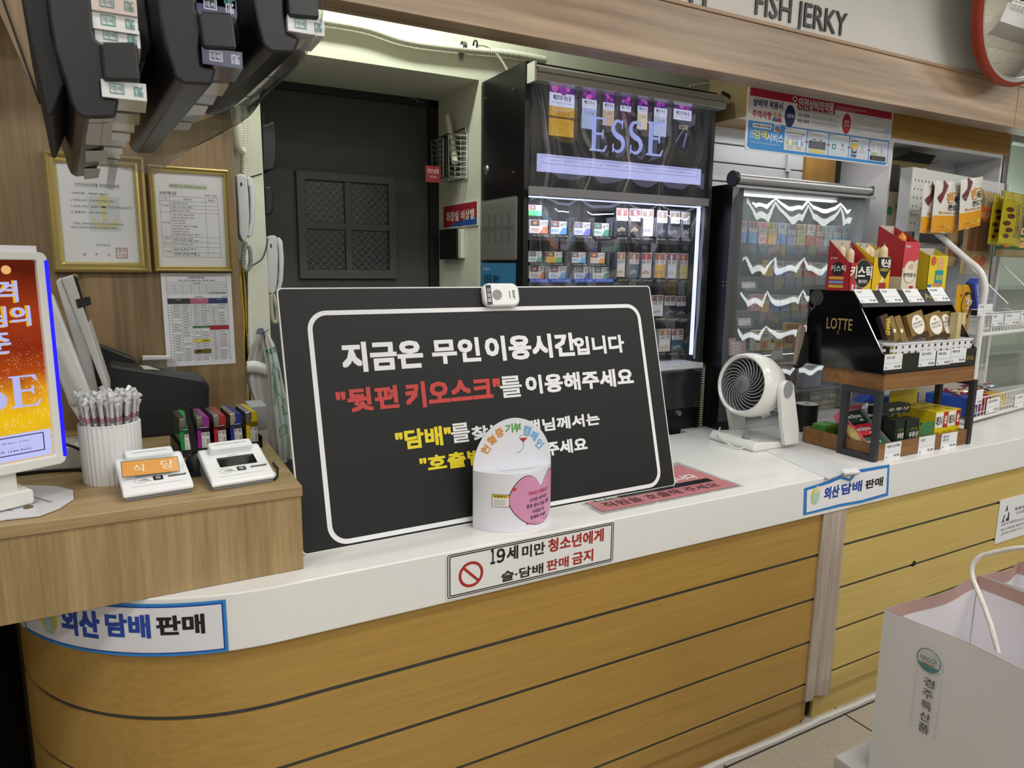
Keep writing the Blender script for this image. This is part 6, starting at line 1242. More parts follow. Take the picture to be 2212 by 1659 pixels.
# glass door fridge at the far right
FFr = FY(2.275); gx = FFr.px(2172, 340)[0]
fg = thing('glass_fridge', (gx+.5, 2.5, FZ), 'chrome framed glass showcase at the right edge behind the snack racks', 'fridge')
P = rr(gx, gx+1.1, FZ+.02, FFr.px(2200, 288)[1], .035); Q = rr(gx+.045, gx+1.055, FZ+.10, FFr.px(2200, 288)[1]-.05, .02)
MB().tray(FFr, P, Q, -.06, 0, C('#b5b7b7', .25, .5)).ob('door_frame', fg, bev=.004)
MB().box(FFr, gx+.02, gx+1.08, FZ+.02, FFr.px(2200, 288)[1]-.02, -.6, -.5, C('#c6cec8', .4)).ob('back_wall', fg)
MB().box(FFr, gx+.005, gx+.02, FZ+.02, FFr.px(2200, 288)[1]-.03, -.6, -.06, C('#8b8d90', .4)).ob('side_wall', fg)
MB().rect(FFr, gx+.045, gx+1.055, FZ+.10, FFr.px(2200, 288)[1]-.05, -.03, clear('fridge_glass', tint='#eef6f2', haze=.10, gloss=.2)).ob('glass_pane', fg)
for z in (1.95, 1.5, 1.1): MB().box(FFr, gx+.03, gx+1.07, z, z+.015, -.5, -.08, C('#b9c6c2', .4)).ob('shelf', fg)
area('fridge_light', (gx+.5, 2.5, 2.12), .8, .1, 5, col=(.96, 1, .98))
# ================================================================ black snack stand on the wood and metal rack
KX0, KX1, KY0, KY1 = 2.353, 2.930, 1.545, 1.883
dmet = C('#2b2d30', .45); rackw = wood('rack_wood', '#6b4726', '#8f6539', 'X', fine=90, stretch=20, rings=5, contrast=.6, rough=.5)
rk = thing('snack_rack', ((KX0+KX1)/2, 1.71, ZC), 'two-tier wood and black metal countertop rack holding mints and yellow boxes below', 'rack')
def frame_side(x):
    b = MB(); Fx = Fr((x, 0, ZC), (0, 1, 0), (0, 0, 1)); y0, y1 = KY0-.006, KY0+.150; p = .022
    b.box(Fx, y0, y0+p, 0, .322-.058, -p/2, p/2, dmet).box(Fx, y1-p, y1, 0, .264, -p/2, p/2, dmet).box(Fx, y0+p, y1-p, 0, p, -p/2, p/2, dmet).box(Fx, y0+p, y1-p, .264-p, .264, -p/2, p/2, dmet)
    return b.ob('side_frame', rk, bev=.0015)
frame_side(KX0-.002); frame_side(KX1+.016)
def wtray(z0, z1, yb, nm):
    b = MB(); x0, x1 = KX0+.010, KX1+.004
    b.box(WF, x0, x1, KY0, KY0+.010, z0, z1, rackw).box(WF, x0, x1, yb-.01, yb, z0, z1, rackw).box(WF, x0, x0+.010, KY0+.01, yb-.01, z0, z1, rackw).box(WF, x1-.01, x1, KY0+.01, yb-.01, z0, z1, rackw).box(WF, x0+.01, x1-.01, KY0+.01, yb-.01, z0, z0+.006, rackw)
    return b.ob(nm, rk, bev=.001)
wtray(ZC+.002, .981, 1.87, 'lower_tray'); wtray(1.182, 1.241, 1.80, 'upper_tray')
FK = FY(KY0-.0005)
for i, (x0, x1, y0, y1, s, p) in enumerate(((1911, 1945, 956, 990, '이클립스스트로베리', '￦4,900'), (1984, 2018, 942, 979, '우르샷', '￦1,200'), (2033, 2066, 935, 968, '레모나산', '￦3,500'))):
    ticket(FK, x0, x1, y0, y1, s, '' if i < 2 else '레모나산', p, label=f'white price tag on the lower wooden tray, {("left", "middle", "right")[i]} one')
# black sloped display box
st = thing('display_stand', ((KX0+KX1)/2, 1.71, 1.2425), 'glossy black sloped display box with gold lettering on top of the rack', 'display stand')
gb = C('#08080a', .16, coat=.4); gb2 = C('#0d0d0f', .3); gold_t = C('#b59a5e', .4, .3)
prof = [(KY1, 1.2425), (KY0, 1.2425), (KY0, 1.312), (KY0+.012, 1.318), (1.694, 1.533), (KY1, 1.533)]
Fx = Fr((0, 0, 0), (0, 1, 0), (0, 0, 1))
MB().prism(Fr((KX0, 0, 0), (0, 1, 0), (0, 0, 1), (1, 0, 0)), prof, 0, .006, gb).ob('side_panel', st)
MB().prism(Fr((KX1, 0, 0), (0, 1, 0), (0, 0, 1), (1, 0, 0)), prof, -.006, 0, gb).ob('side_panel', st)
b = MB(); b.box(WF, KX0+.006, KX1-.006, KY0, KY1, 1.2425, 1.248, gb2).box(WF, KX0+.006, KX1-.006, KY1-.006, KY1, 1.248, 1.533, gb2).box(WF, KX0+.006, KX1-.006, 1.665, KY1-.006, 1.475, 1.481, gb2); b.ob('inner_shelves', st)
MB().box(WF, KX0+.006, KX1-.006, KY0, KY0+.006, 1.248, 1.312, C('#23241a', .3)).ob('front_panel', st)
sd = V3((0, 1.694-1.640, 1.533-1.460)).normalized(); LF = Fr((KX0, 1.652, 1.476), (1, 0, 0), sd)
MB().box(LF, .006, KX1-KX0-.006, 0, .071, -.004, 0, C('#121314', .25)).ob('header_strip', st)
b = MB(); FKL = Fr((KX0-.0004, 0, 0), (0, -1, 0), (0, 0, 1)); a0, b0 = FKL.px(1785, 706); a1, b1 = FKL.px(1842, 692); b.text(FKL, 'LOTTE', a0, b0-.006, a1, b1+.004, 0, gold_t, .012)
a_, b_ = FKL.px(1810, 718); b.line(FKL, [(a_-.006, b_-.008), (a_+.006, b_+.008)], .001, 0, gold_t); b.line(FKL, [(a_+.006, b_-.008), (a_-.006, b_+.008)], .001, 0, gold_t)
b.ob('gold_lettering', st); b = MB(); a0, b0 = FK.px(2084, 778); a1, b1 = FK.px(2104, 764); b.text(FK, 'l-in-us.', a0, b0, a1, b1, .001, gold_t, .012); b.ob('gold_lettering', st); b = MB()
a0, b0 = LF.px(2000, 646); a1, b1 = LF.px(2011, 634); b.text(LF, 'An', a0, b0, a1, b1, .001, gold_t, .012); b.ob('gold_lettering', st)
for i, (x0, x1, y0, y1, s) in enumerate(((1851, 1889, 625, 655, '키스틱'), (1906, 1943, 624, 654, '맥스봉'), (1956, 1989, 624, 653, '천하장사'), (2010, 2044, 621, 651, '치치소세지'))): ticket(LF, x0, x1, y0, y1, s, '', '￦1,500', label=f'plastic-sleeved price tag on the upper black edge, {ORD[i]} from the left')
for i, (x0, x1, y0, y1, s) in enumerate(((1910, 1948, 765, 798, '트윅스쇼콜'), (1985, 2020, 757, 791, '초컬가나마일드'), (2023, 2053, 757, 788, '페레로로쉐5'), (2053, 2086, 752, 783, '페레로로쉐'))): ticket(FK, x0, x1, y0, y1, s, '', '￦5,400', c=.001, label=f'plastic-sleeved price tag on the lower black edge, {ORD[i]} from the left')
# hook disc and hanging pouch
a_, b_ = FKL.px(1765, 643); hk = thing('suction_hook', FKL(a_, b_), 'clear grey suction hook on the side of the black display box', 'hook')
MB().cyl(FKL, a_, b_, .030, .001, .003, C('#3a3936', .45), 28).ob('disc', hk)
b = MB(); b.tube([FKL(a_-.012, b_, .007), FKL(a_-.006, b_-.012, .008), FKL(a_, b_-.02, .008), FKL(a_+.008, b_-.008, .008), FKL(a_+.012, b_, .007)], .0014, CHROME, 6); b.tube([FKL(a_, b_-.02, .008), FKL(a_-.002, b_-.04, .010), FKL(a_-.006, b_-.046, .018), FKL(a_-.010, b_-.036, .022)], .0018, CHROME, 6); b.ob('wire_hook', hk, smooth=True)
Fp_ = FY(1.86); pu = thing('hanging_pouch', at(1730, 790, Y=1.86), 'black pouch with beige edge hanging by cords behind the black display box', 'pouch')
MB().prism(Fp_, Fp_.pxs([(1738, 704), (1742, 712), (1737, 740), (1729, 765), (1722, 790), (1718, 788), (1723, 755), (1728, 718), (1733, 704)])[::-1], -.016, -.004, C('#857a6e', .6)).ob('edge_band', pu, bev=.002)
MB().prism(Fp_, Fp_.pxs([(1741, 716), (1747, 740), (1746, 776), (1736, 790), (1724, 797), (1719, 791), (1730, 768), (1738, 742)])[::-1], -.018, .002, C('#0c0c0d', .7)).ob('body', pu, bev=.002)
b = MB()
for dx in (0, 4): b.tube([at(1734+dx, 704, Y=1.855), at(1742+dx, 680, Y=1.855), at(1752+dx, 664, Y=1.86)], .0012, INK, 5)
b.ob('cords', pu)
# sausage boxes on top
def sbox(x0, x1, ytop_f, ytop_b, dep, cf, cs, label, Y=1.705, side_top=None):
    F = FY(Y); a0 = F.px(x0, 600)[0]; a1 = F.px(x1, 600)[0]; zb_ = 1.5335; zf = F.px((x0+x1)/2, ytop_f)[1]
    zk = zf+ytop_b; t = thing('sausage_box', ((a0+a1)/2, Y+dep/2, zb_), label, 'box'); w = a1-a0
    board = C('#b9b2a4', .6); e = .0015
    MB().box(F, a0, a1, zb_, zf, -e, 0, cf).ob('front_panel', t)
    S = Fr((0, 0, 0), (0, 1, 0), (0, 0, 1)); 
    for x in (a0, a1-e): MB().prism(Fr((x, 0, 0), (0, 1, 0), (0, 0, 1), (1, 0, 0)), [(Y, zb_), (Y+dep, zb_), (Y+dep, zk), (Y+.012, zf+.004), (Y, zf)], 0, e, cs).ob('side_panel', t)
    MB().box(F, a0, a1, zb_, zk, -dep, -dep+e, board).ob('back_panel', t)
    return t, F, a0, a1, zb_, zf, zk
csk = C('#d8c29a', .35); kw = C('#e6e2da', .45); kr = C('#b02430', .4); kd = C('#1d2126', .45)
def sausage(x, y, z0, z1, label, r=.0150, lean=0, band=True):
    t = thing('sausage_stick', (x, y, z0), label, 'sausage')
    p = V3((x, y, z0)); q = V3((x+lean, y, z1)); d = q-p
    MB().tube([p, p+d*.1, p+d*.86, p+d*.93, p+d*.965, p+d], r, csk, 12, rs=[r*.8, r, r, r*.85, r*.5, r*.12]).ob('casing', t, smooth=True)
    MB().tube([q-d*.01, q+V3((0, 0, .004)), q+V3((.002, 0, .008))], .0025, C('#8a8578', .3, .8), 6, rs=[.0035, .002, .0035]).ob('clip', t)
    if band: MB().tube([p+d*.62, p+d*.72], r+.0004, kr, 12).ob('red_band', t)
t, F, a0, a1, zb_, zf, zk = sbox(1836, 1882, 568, .085, .10, C('#b32a30', .4), C('#9e1f2a', .4), 'red sausage box with a round black logo, leftmost on the black display stand')
w, h = a1-a0, zf-zb_; b = MB(); ye2 = C('#d8b82a', .4)
b.poly(F, [(a0+w*.55, zb_), (a1, zb_), (a1, zb_+h*.5)], .0004, ye2); b.poly(F, circ(a0+w*.58, zb_+h*.62, w*.42, 28, ry=h*.52), .001, C('#c8a05a', .5)); b.poly(F, circ(a0+w*.58, zb_+h*.62, w*.40, 28, ry=h*.50), .0014, kd); b.text(F, '키스틱', a0-w*.02, zb_+h*.45, a1-w*.01, zb_+h*.90, .002, kw, .045); b.text(F, '체다치즈', a0+w*.38, zb_+h*.26, a0+w*.80, zb_+h*.40, .002, kw, .02)
for k in range(3): b.poly(F, circ(a0+w*(.15+.16*k), zb_+h*.18, w*.05, 10), .0006, C(('#d8d0c8', '#7ab0c8', '#2a3a6a')[k], .5)); b.rect(F, a0+w*(.11+.16*k), a0+w*(.19+.16*k), zb_, zb_+h*.13, .0006, C(('#d8d0c8', '#7ab0c8', '#2a3a6a')[k], .5))
FS_ = Fr((a0-.0006, 0, 0), (0, -1, 0), (0, 0, 1)); ya = -F.o.y-.10; dpt = .10
b.poly(FS_, circ(ya+dpt*.46, zb_+h*.78, dpt*.26, 20), 0, kd); b.text(FS_, '키스틱', ya+dpt*.16, zb_+h*.68, ya+dpt*.80, zb_+h*.92, .0003, kw, .03)
for k, c in enumerate(('#c8a43a', '#7a90c0', '#c8a43a')): b.rect(FS_, ya+dpt*.12, ya+dpt*.74, zb_+h*(.40-.15*k), zb_+h*(.50-.15*k), 0, C(c, .5))
b.poly(FS_, circ(ya+dpt*.26, zb_+h*1.30, .007, 10), 0, C('#5a1018', .5)); b.text(FS_, '롯데햄', ya+dpt*.12, zb_+h*1.13, ya+dpt*.4, zb_+h*1.2, 0, kw); b.ob('box_print', t)
for i, (x, zt) in enumerate(((1820, 530), (1833, 536), (1853, 533))): p = at(x, zt, Y=1.785); sausage(max(p.x, a0+.0185), 1.775+.012*(i == 0), 1.54, p.z, f'cream sausage stick in the red box, {ORD[i]} from the left', band=(i == 0))
t, F, a0, a1, zb_, zf, zk = sbox(1884, 1922, 556, .055, .085, C('#d8b01c', .4), C('#cfa81c', .4), 'yellow sausage box with a black panel, second from left on the stand')
w, h = a1-a0, zf-zb_; b = MB(); b.poly(F, [(a0+w*.22, zf), (a1, zf), (a1, zf-h*.3), (a0+w*.72, zf-h*.66), (a0+w*.42, zf-h*.5), (a0+w*.26, zf-h*.25)], .0006, kd); b.text(F, '맥스봉', a0+w*.42, zf-h*.32, a1-w*.03, zf-h*.04, .0012, kw, .045); b.text(F, 'MAXBON', a0+w*.40, zf-h*.42, a0+w*.85, zf-h*.33, .0012, C('#d8c030', .5), .03); b.poly(F, rr(a0+w*.38, a0+w*.80, zb_, zb_+h*.24, .006), .0006, C('#9a2a24', .5)); b.poly(F, [(a0+w*.2, zb_), (a0+w*.5, zb_), (a0+w*.72, zb_+h*.5), (a0+w*.6, zb_+h*.45)], .0005, C('#e0d8a8', .5)); b.ob('box_print', t)
for i, (x, zt) in enumerate(((1872, 534), (1877, 528), (1882, 532), (1893, 540), (1899, 537))): p = at(x, zt, Y=1.75+.008*(i % 2)); sausage(p.x, p.y, 1.54, p.z, f'cream sausage stick in the yellow black-panelled box, {ORD[i]} from the left', band=False, r=.0140)
sx_ = a1
t, F, a0, a1, zb_, zf, zk = sbox(1947, 1980, 522, .065, .115, C('#d8cdb8', .4), C('#a3202a', .4), 'tall red and cream sausage box, third from left on the stand')
w, h = a1-a0, zf-zb_; b = MB(); b.poly(F, [(a0, zf), (a1, zf), (a1, zf-h*.35), (a0, zf-h*.55)], .0004, C('#c0404a', .45)); b.text(F, 'Jinju', a0+w*.1, zf-h*.14, a0+w*.4, zf-h*.06, .0008, kw, .02); b.poly(F, circ(a0+w*.5, zb_+h*.38, w*.40, 24, ry=h*.23), .0008, C('#ded6c2', .5)); b.rim(F, circ(a0+w*.5, zb_+h*.38, w*.41, 24, ry=h*.24), circ(a0+w*.5, zb_+h*.38, w*.38, 24, ry=h*.22), .001, C('#b0a078', .5)); b.text(F, '천하장사', a0+w*.1, zb_+h*.27, a1-w*.08, zb_+h*.36, .0014, INK, .03); b.poly(F, [(a0+w*.35, zb_+h*.45), (a0+w*.72, zb_+h*.42), (a0+w*.68, zb_+h*.54), (a0+w*.45, zb_+h*.56)], .0012, C('#c9ac92', .5)); b.rect(F, a0+w*.55, a0+w*.8, zb_+h*.03, zb_+h*.09, .0008, kr)
FS_ = Fr((a0-.0006, 0, 0), (0, -1, 0), (0, 0, 1)); ya = -F.o.y-.115; b.rect(FS_, ya, ya+.115, zb_, zb_+h*.28, 0, C('#c9bca2', .5))
for k in range(3): b.rect(FS_, ya+.012, ya+.034, zb_+h*(.36+.13*k), zb_+h*(.46+.13*k), .0002, C('#c8b27a', .5))
b.ob('box_print', t)
p = at(1917, 530, Y=1.735); sausage(min(p.x, sx_-.0175), 1.728, 1.54, p.z, 'cream sausage stick with red band, standing left of the tall red box', r=.0150)
p = at(1949, 508, Y=1.77); MB().lathe(Fr((p.x, 1.77, p.z-.03), (1, 0, 0), (0, 1, 0)), 0, 0, [(.001, 0), (.016, .002), (.018, .015), (.013, .028), (.005, .036), (.001, .042)], C('#d8861c', .4), 16).ob('orange_topper', smooth=True, label='round orange topper sticking out of the tall red box', cat='topper')
t, F, a0, a1, zb_, zf, zk = sbox(2004, 2044, 552, .03, .06, C('#d8c42a', .4), C('#c2ae22', .4), 'yellow sausage box with a teal panel, rightmost on the stand')
w, h = a1-a0, zf-zb_; b = MB(); b.prism(F, rr(a0+w*.36, a0+w*.80, zb_+h*.12, zb_+h*.58, .006), .0004, .0006, C('#2a8a8c', .5)); b.text(F, '치치', a0+w*.42, zb_+h*.26, a0+w*.76, zb_+h*.44, .001, C('#e0d030', .5), .04); b.rect(F, a0+w*.30, a0+w*.72, zb_+h*.10, zb_+h*.20, .0009, C('#c87a6a', .5)); b.poly(F, circ(a0+w*.22, zf-h*.16, w*.15, 14), .0006, C('#c05a3a', .5)); b.prism(F, rr(a0+w*.44, a0+w*.78, zb_+h*.60, zb_+h*.96, .007), .0004, .0006, C('#d0a468', .5)); b.rect(F, a0+w*.02, a0+w*.22, zb_, zb_+h*.16, .0006, C('#3a6a8a', .5)); b.ob('box_print', t)
# white perforated basket with chocolate boxes
bz0, bz1 = 1.262, 1.305; FB1 = FY(1.560); wb0 = FB1.px(1932, 740)[0]; wb1 = FB1.px(2100, 735)[0]
wbk = thing('plastic_basket', ((wb0+wb1)/2, 1.62, 1.2485), 'white perforated plastic basket full of chocolate boxes on the black stand', 'basket'); wp2 = C('#dcdcde', .4)
zq0, zq1 = FB1.px(2015, 765)[1], FB1.px(2015, 737)[1]; zq0 = max(zq0, 1.249); yb2 = 1.66; x00 = KX0+.04
b = MB()
ftop = [(wb0, 1.560), (wb1, 1.560), (wb1, yb2), (x00, yb2), (x00, 1.585)]
b.wall(WF, ftop, zq0, zq1, wp2); b.wall(WF, [(x+(-.002 if x < 2.6 else .002), y+(-.002 if y < 1.6 else .002)) for x, y in ftop], zq1-.004, zq1+.002, wp2); b.poly(WF, ftop, zq0+.001, wp2); b.ob('basket_body', wbk, solid=.002)
b = MB(); hd_ = C('#2a221a', .6)
nh = 13
for j in range(2):
    for i in range(nh): b.poly(FB1, circ(wb0+.012+(wb1-wb0-.02)*i/(nh-1), zq0+.014+.022*j, .0058, 10), .0022, C('#8a6a3a', .6) if (i*3+j) % 4 == 0 else hd_)
FBl = Fr((x00, 1.585, 0), V3((wb0-x00, -.025, 0)), (0, 0, 1)); wl_ = math.hypot(wb0-x00, .025)
for i in range(2):
    for j in range(2): b.poly(FBl, circ(wl_*(.12+.12*i), zq0+.014+.022*j, .0058, 10), .0022, hd_); b.poly(FBl, circ(wl_*(.74+.14*i), zq0+.014+.022*j, .0058, 10), .0022, C('#a09a3a', .6))
b.poly(FBl, rr(wl_*.34, wl_*.64, zq0+.012, zq0+.040, .012), .0022, hd_); b.ob('perforation_pattern', wbk)
goldb = C('#9a7f48', .35, .5); brn = C('#3a281c', .4)
def chocbox(x0, y0, x1, y1, lean, label, oval=True, Y=1.60, dark=False):
    F0 = FY(Y); a0, z0 = F0.px(x0, y1); a1, z1 = F0.px(x1, y0); w, h = a1-a0, z1-z0
    F = Fr((a0, Y, max(z0, 1.258)), (1, 0, 0), (0, math.sin(.28), math.cos(.28))); F = F.at(0, 0, 0, R(lean))
    t = thing('chocolate_box', F(w/2, 0), label, 'box')
    MB().box(F, 0, w, 0, h, -.020, 0, brn if dark else goldb).ob('carton', t, bev=.001); b = MB()
    if oval:
        b.rect(F, 0, w, 0, h*.16, .0003, brn); b.poly(F, circ(w*.52, h*.52, w*.40, 24, ry=h*.40), .0005, C('#8a6f3a', .4)); b.poly(F, circ(w*.52, h*.52, w*.37, 24, ry=h*.375), .0008, kw); b.poly(F, [(w*.46, h*.70), (w*.60, h*.70), (w*.53, h*.82)], .0012, C('#a8863a', .4)); b.text(F, 'FERRERO', w*.22, h*.54, w*.82, h*.63, .0012, C('#4a3c2a', .5)); b.text(F, 'ROCHER', w*.25, h*.41, w*.79, h*.50, .0012, C('#4a3c2a', .5))
    elif dark: b.text(F.at(w*.55, h*.5, .0006, R(60)), 'GHANA', -h*.35, -.012, h*.35, .012, 0, C('#d8c02a', .5), .04)
    else: b.poly(F, circ(w*.45, h*.40, w*.22, 16), .0006, kw)
    b.ob('print', t); return t
chocbox(1918, 680, 1940, 735, 14, 'dark brown chocolate box with yellow letters, leftmost in the white basket', False, 1.60, True)
chocbox(1934, 683, 1952, 737, 14, 'gold chocolate box edge, second from left in the white basket', False, 1.602)
chocbox(1949, 682, 1968, 738, 13, 'gold chocolate box edge with white dot, third from left in the white basket', False, 1.604)
chocbox(1974, 678, 2016, 736, 12, 'gold chocolate box with white oval, left of the two facing ones in the white basket', True, 1.596)
chocbox(2012, 678, 2054, 736, 10, 'gold chocolate box with white oval, right of the two facing ones in the white basket', True, 1.598)
chocbox(2034, 672, 2072, 730, 2, 'cream chocolate box with big oval at the back right of the white basket', True, 1.632)
for i, (x0, x1) in enumerate(((2068, 2076), (2077, 2085))):
    F0 = FY(1.61); a0 = F0.px(x0, 700)[0]; a1 = F0.px(x1, 700)[0]; MB().box(F0, a0, a1, 1.258, F0.px(2075, 676)[1], -.03, 0, C('#c8b98a', .4)).ob('chocolate_box', label=f'narrow cream box edge, {("left", "right")[i]} of the two at the right end of the white basket', cat='box')
F0 = FY(1.553); a0, z0 = F0.px(1903, 768); a1, z1 = F0.px(1938, 752); b = MB(); b.box(F0, a0+.02, a1, 1.2485, 1.272, -.05, -.003, C('#5a1a1c', .4)); b.rect(F0, a0+.022, a1-.012, 1.252, 1.270, -.0025, C('#c8c8d0', .4)); b.text(F0, 'YOUNG', a0+.024, 1.255, a1-.014, 1.267, -.002, C('#2a3a8a', .5), .03); b.ob('chocolate_bar', label='dark red chocolate bar with a white band at the left front of the black stand', cat='bar')
# things on the lower wooden tray
LZ0 = ZC+.0085
def pbox(name, px0, px1, pyb, pyt, Y, dep, cf, label, cat='box', tops=None, txt=(), z=None, group=None):
    F = FY(Y); a0 = F.px(px0, (pyb+pyt)/2)[0]; a1 = F.px(px1, (pyb+pyt)/2)[0]; z0 = LZ0 if z is None else z; z1 = F.px((px0+px1)/2, pyt)[1]
    b = MB(); b.box(F, a0, a1, z0, z1, -dep, 0, cf); w, h = a1-a0, z1-z0
    for u0, v0, u1, v1, it, m, bo in txt:
        if it is None: b.rect(F, a0+w*u0, a0+w*u1, z0+h*v0, z0+h*v1, .0004+bo, m)
        else: b.text(F, it, a0+w*u0, z0+h*v0, a0+w*u1, z0+h*v1, .001, m, bo)
    return b.ob(name, bev=.0006, label=label, cat=cat, group=group), z1, a0, a1
pbox('mint_carton', 1782, 1812, 940, 918, 1.795, .06, C('#4f8a3a', .4), 'green carton at the left back of the lower wooden tray', txt=((.05, .82, .95, .97, None, C('#8aa83a', .5), 0), (.06, .1, .2, .4, None, kw, 0)))
gn = C('#16241f', .35)
us = [(.28, .30, .95, .72, '우루샷', kw, .03), (.1, .05, .9, .2, None, C('#2c4a38', .5), 0)]
ub = [(.25, .40, .97, .60, '우루샷', kw, .035), (.35, .63, .9, .74, '어린이용', C('#7a9a3a', .5), 0), (.45, .03, .85, .28, None, C('#9a8a5a', .5), 0)]
_, z1u, _, _ = pbox('tonic_box', 1934, 1953, 950, 908, 1.575, .05, gn, 'small dark green box standing in front, left of the printed one, on the lower tray', txt=ub)
pbox('tonic_box', 1957, 1984, 948, 906, 1.572, .05, gn, 'small dark green box with white lettering, right front on the lower tray', txt=ub)
_, zz1, _, _ = pbox('tonic_box', 1905, 1932, 945, 905, 1.632, .06, gn, 'dark green box standing behind the stack of tonic boxes', txt=us)
_, zz2, _, _ = pbox('tonic_box', 1908, 1960, 905, 893, 1.64, .045, gn, 'dark green box lying flat, lower of the two stacked on the lower tray', txt=us, z=max(zz1, z1u)+.0012)
pbox('tonic_box', 1900, 1966, 890, 876, 1.635, .048, gn, 'dark green box lying flat on top of the stack on the lower tray', txt=us, z=zz2+.001)
yw = C('#d8c01c', .4); ly = ((.02, .52, .62, .97, None, kw, 0), (.06, .58, .58, .86, '레모나', INK, .02), (.64, .50, .98, .97, None, C('#b02a2c', .4), 0), (.72, .60, .90, .86, 'e', kw, .05), (.06, .30, .4, .40, 'LEMONA', C('#8a6a1a', .5), 0), (.64, .30, .95, .40, 'C500', C('#8a6a1a', .5), 0))
FYl = FY(1.575); xa = FYl.px(2018, 915)[0]; xb = min(FYl.px(2078, 910)[0], KX1-.008); hw_ = (xb-xa)/2; zt_l = FYl.px(2048, 886)[1]
k = 0
for j in range(3):
    for i in range(2):
        F = FY(1.572+.052*j); a0 = xa+hw_*i; b = MB(); b.box(F, a0, a0+hw_-.001, LZ0, zt_l, -.050, 0, yw); w, h = hw_-.001, zt_l-LZ0
        for u0, v0, u1, v1, it, m, bo in ly:
            if it is None: b.rect(F, a0+w*u0, a0+w*u1, LZ0+h*v0, LZ0+h*v1, .0004, m)
            else: b.text(F, it, a0+w*u0, LZ0+h*v0, a0+w*u1, LZ0+h*v1, .001, m, bo)
        S_ = Fr((a0-.0004, F.o.y+.05, LZ0), (0, -1, 0), (0, 0, 1)); b.poly(S_, circ(.024, h*.42, .008, 12, ry=.011), 0, C('#3a2a10', .5)); b.poly(S_, [(.01, h*.1), (.038, h*.1), (.03, h*.34), (.016, h*.34)], 0, C('#3a2a10', .5))
        T_ = Fr((a0, F.o.y, zt_l+.0004), (1, 0, 0), (0, 1, 0)); b.text(T_, '레모나산', w*.2, .014, w*.8, .028, 0, C('#5a5210', .5), .02)
        b.ob('vitamin_box', bev=.0006, label=f'yellow vitamin powder box, {("front", "middle", "back")[j]} row {("left", "right")[i]} of the block on the lower tray', cat='box', group='yellow vitamin boxes on the lower tray')
MB().box(FY(1.76), FY(1.76).px(1922, 860)[0], FY(1.76).px(1981, 860)[0], LZ0, FY(1.76).px(1950, 842)[1], -.003, 0, C('#d0bb1e', .45)).ob('yellow_card', label='upright yellow card behind the vitamin boxes on the lower tray', cat='card')
F = FY(1.568); b = MB(); a0 = F.px(1986, 930)[0]; a1 = F.px(2018, 930)[0]; zt_ = F.px(2000, 912)[1]
b.grid(lambda i, j: F(a0+(a1-a0)*i, LZ0+(zt_-LZ0)*j, .012*math.sin(PI*i)*math.sin(PI*j)), 8, 8, C('#3f7040', .3)); b.grid(lambda i, j: F(a0+(a1-a0)*i, LZ0+(zt_-LZ0)*j, -.012*math.sin(PI*i)*math.sin(PI*j)), 8, 8, C('#3f7040', .3)); b.poly(F, circ((a0+a1)/2+.01, LZ0+.03, .010, 10), .0135, C('#b8806a', .5)); b.ob('green_sachet', smooth=True, label='small shiny green sachet between the green boxes and the yellow ones', cat='sachet')
# open mint carton, tilted, with three packs
E0 = at(1832, 948, Y=1.64); e_ = R(0)
MFr = Fr((KX0+.016, 1.575, LZ0+.024), (1, 0, 0), (0, math.cos(R(38)), math.sin(R(38))))
mt = thing('mint_display', MFr(.06, .07, 0), 'pink and yellow mint display carton tipped back on the lower tray', 'box')
pk_ = C('#c05a6a', .4); b = MB(); b.box(MFr, 0, .125, 0, .19, -.03, -.027, pk_).box(MFr, 0, .003, 0, .19, -.027, .012, pk_).box(MFr, .122, .125, 0, .19, -.027, .012, C('#8a8f8a', .5)).box(MFr, .003, .122, .187, .19, -.027, .03, pk_).box(MFr, .003, .122, 0, .003, -.027, .0, C('#d8b05a', .4)); b.ob('carton', mt)
b = MB(); FMs = Fr(MFr(-.0006, 0, -.03), MFr.n*0+V3(MFr.v)*-1, MFr.n, (-1, 0, 0)); b.poly(FMs, circ(-.09, .020, .045, 20, ry=.016), 0, C('#d8b84a', .5)); b.text(FMs, 'eclipse', -.14, .008, -.04, .032, .0004, INK, .05); b.text(FMs, 'eclipse', -.138, .0090, -.042, .031, .0008, kw, .01)
bk_ = Fr(MFr(0, .1865, .0), MFr.u, MFr.n, -V3(MFr.v)); b.text(bk_, 'eclipse', .015, -.004, .11, .020, .0006, kw, .02); b.ob('print', mt)
for i, (c, nm) in enumerate((('#17402f', 'dark green pack of mints, upper one in the tipped pink carton'), ('#b02834', 'red pack of mints, middle one in the tipped pink carton'), ('#1f5a3a', 'dark green pack of mints, lowest in the tipped pink carton'))):
    q = MFr.at(.006, .128-.060*i, -.022); b = MB(); b.box(q, 0, .110, 0, .052, 0, .022+.003*(2-i), C(c, .25)); zt_ = .022+.003*(2-i); b.text(q, 'eclipse', .010, .014, .09, .040, zt_+.0006, INK, .05); b.text(q, 'eclipse', .0112, .0150, .0888, .0390, zt_+.001, kw, .015); b.rect(q, .066, .085, .004, .012, zt_+.0006, C('#c8b8d0', .5)); b.ob('mint_pack', bev=.001, label=nm, cat='mints')
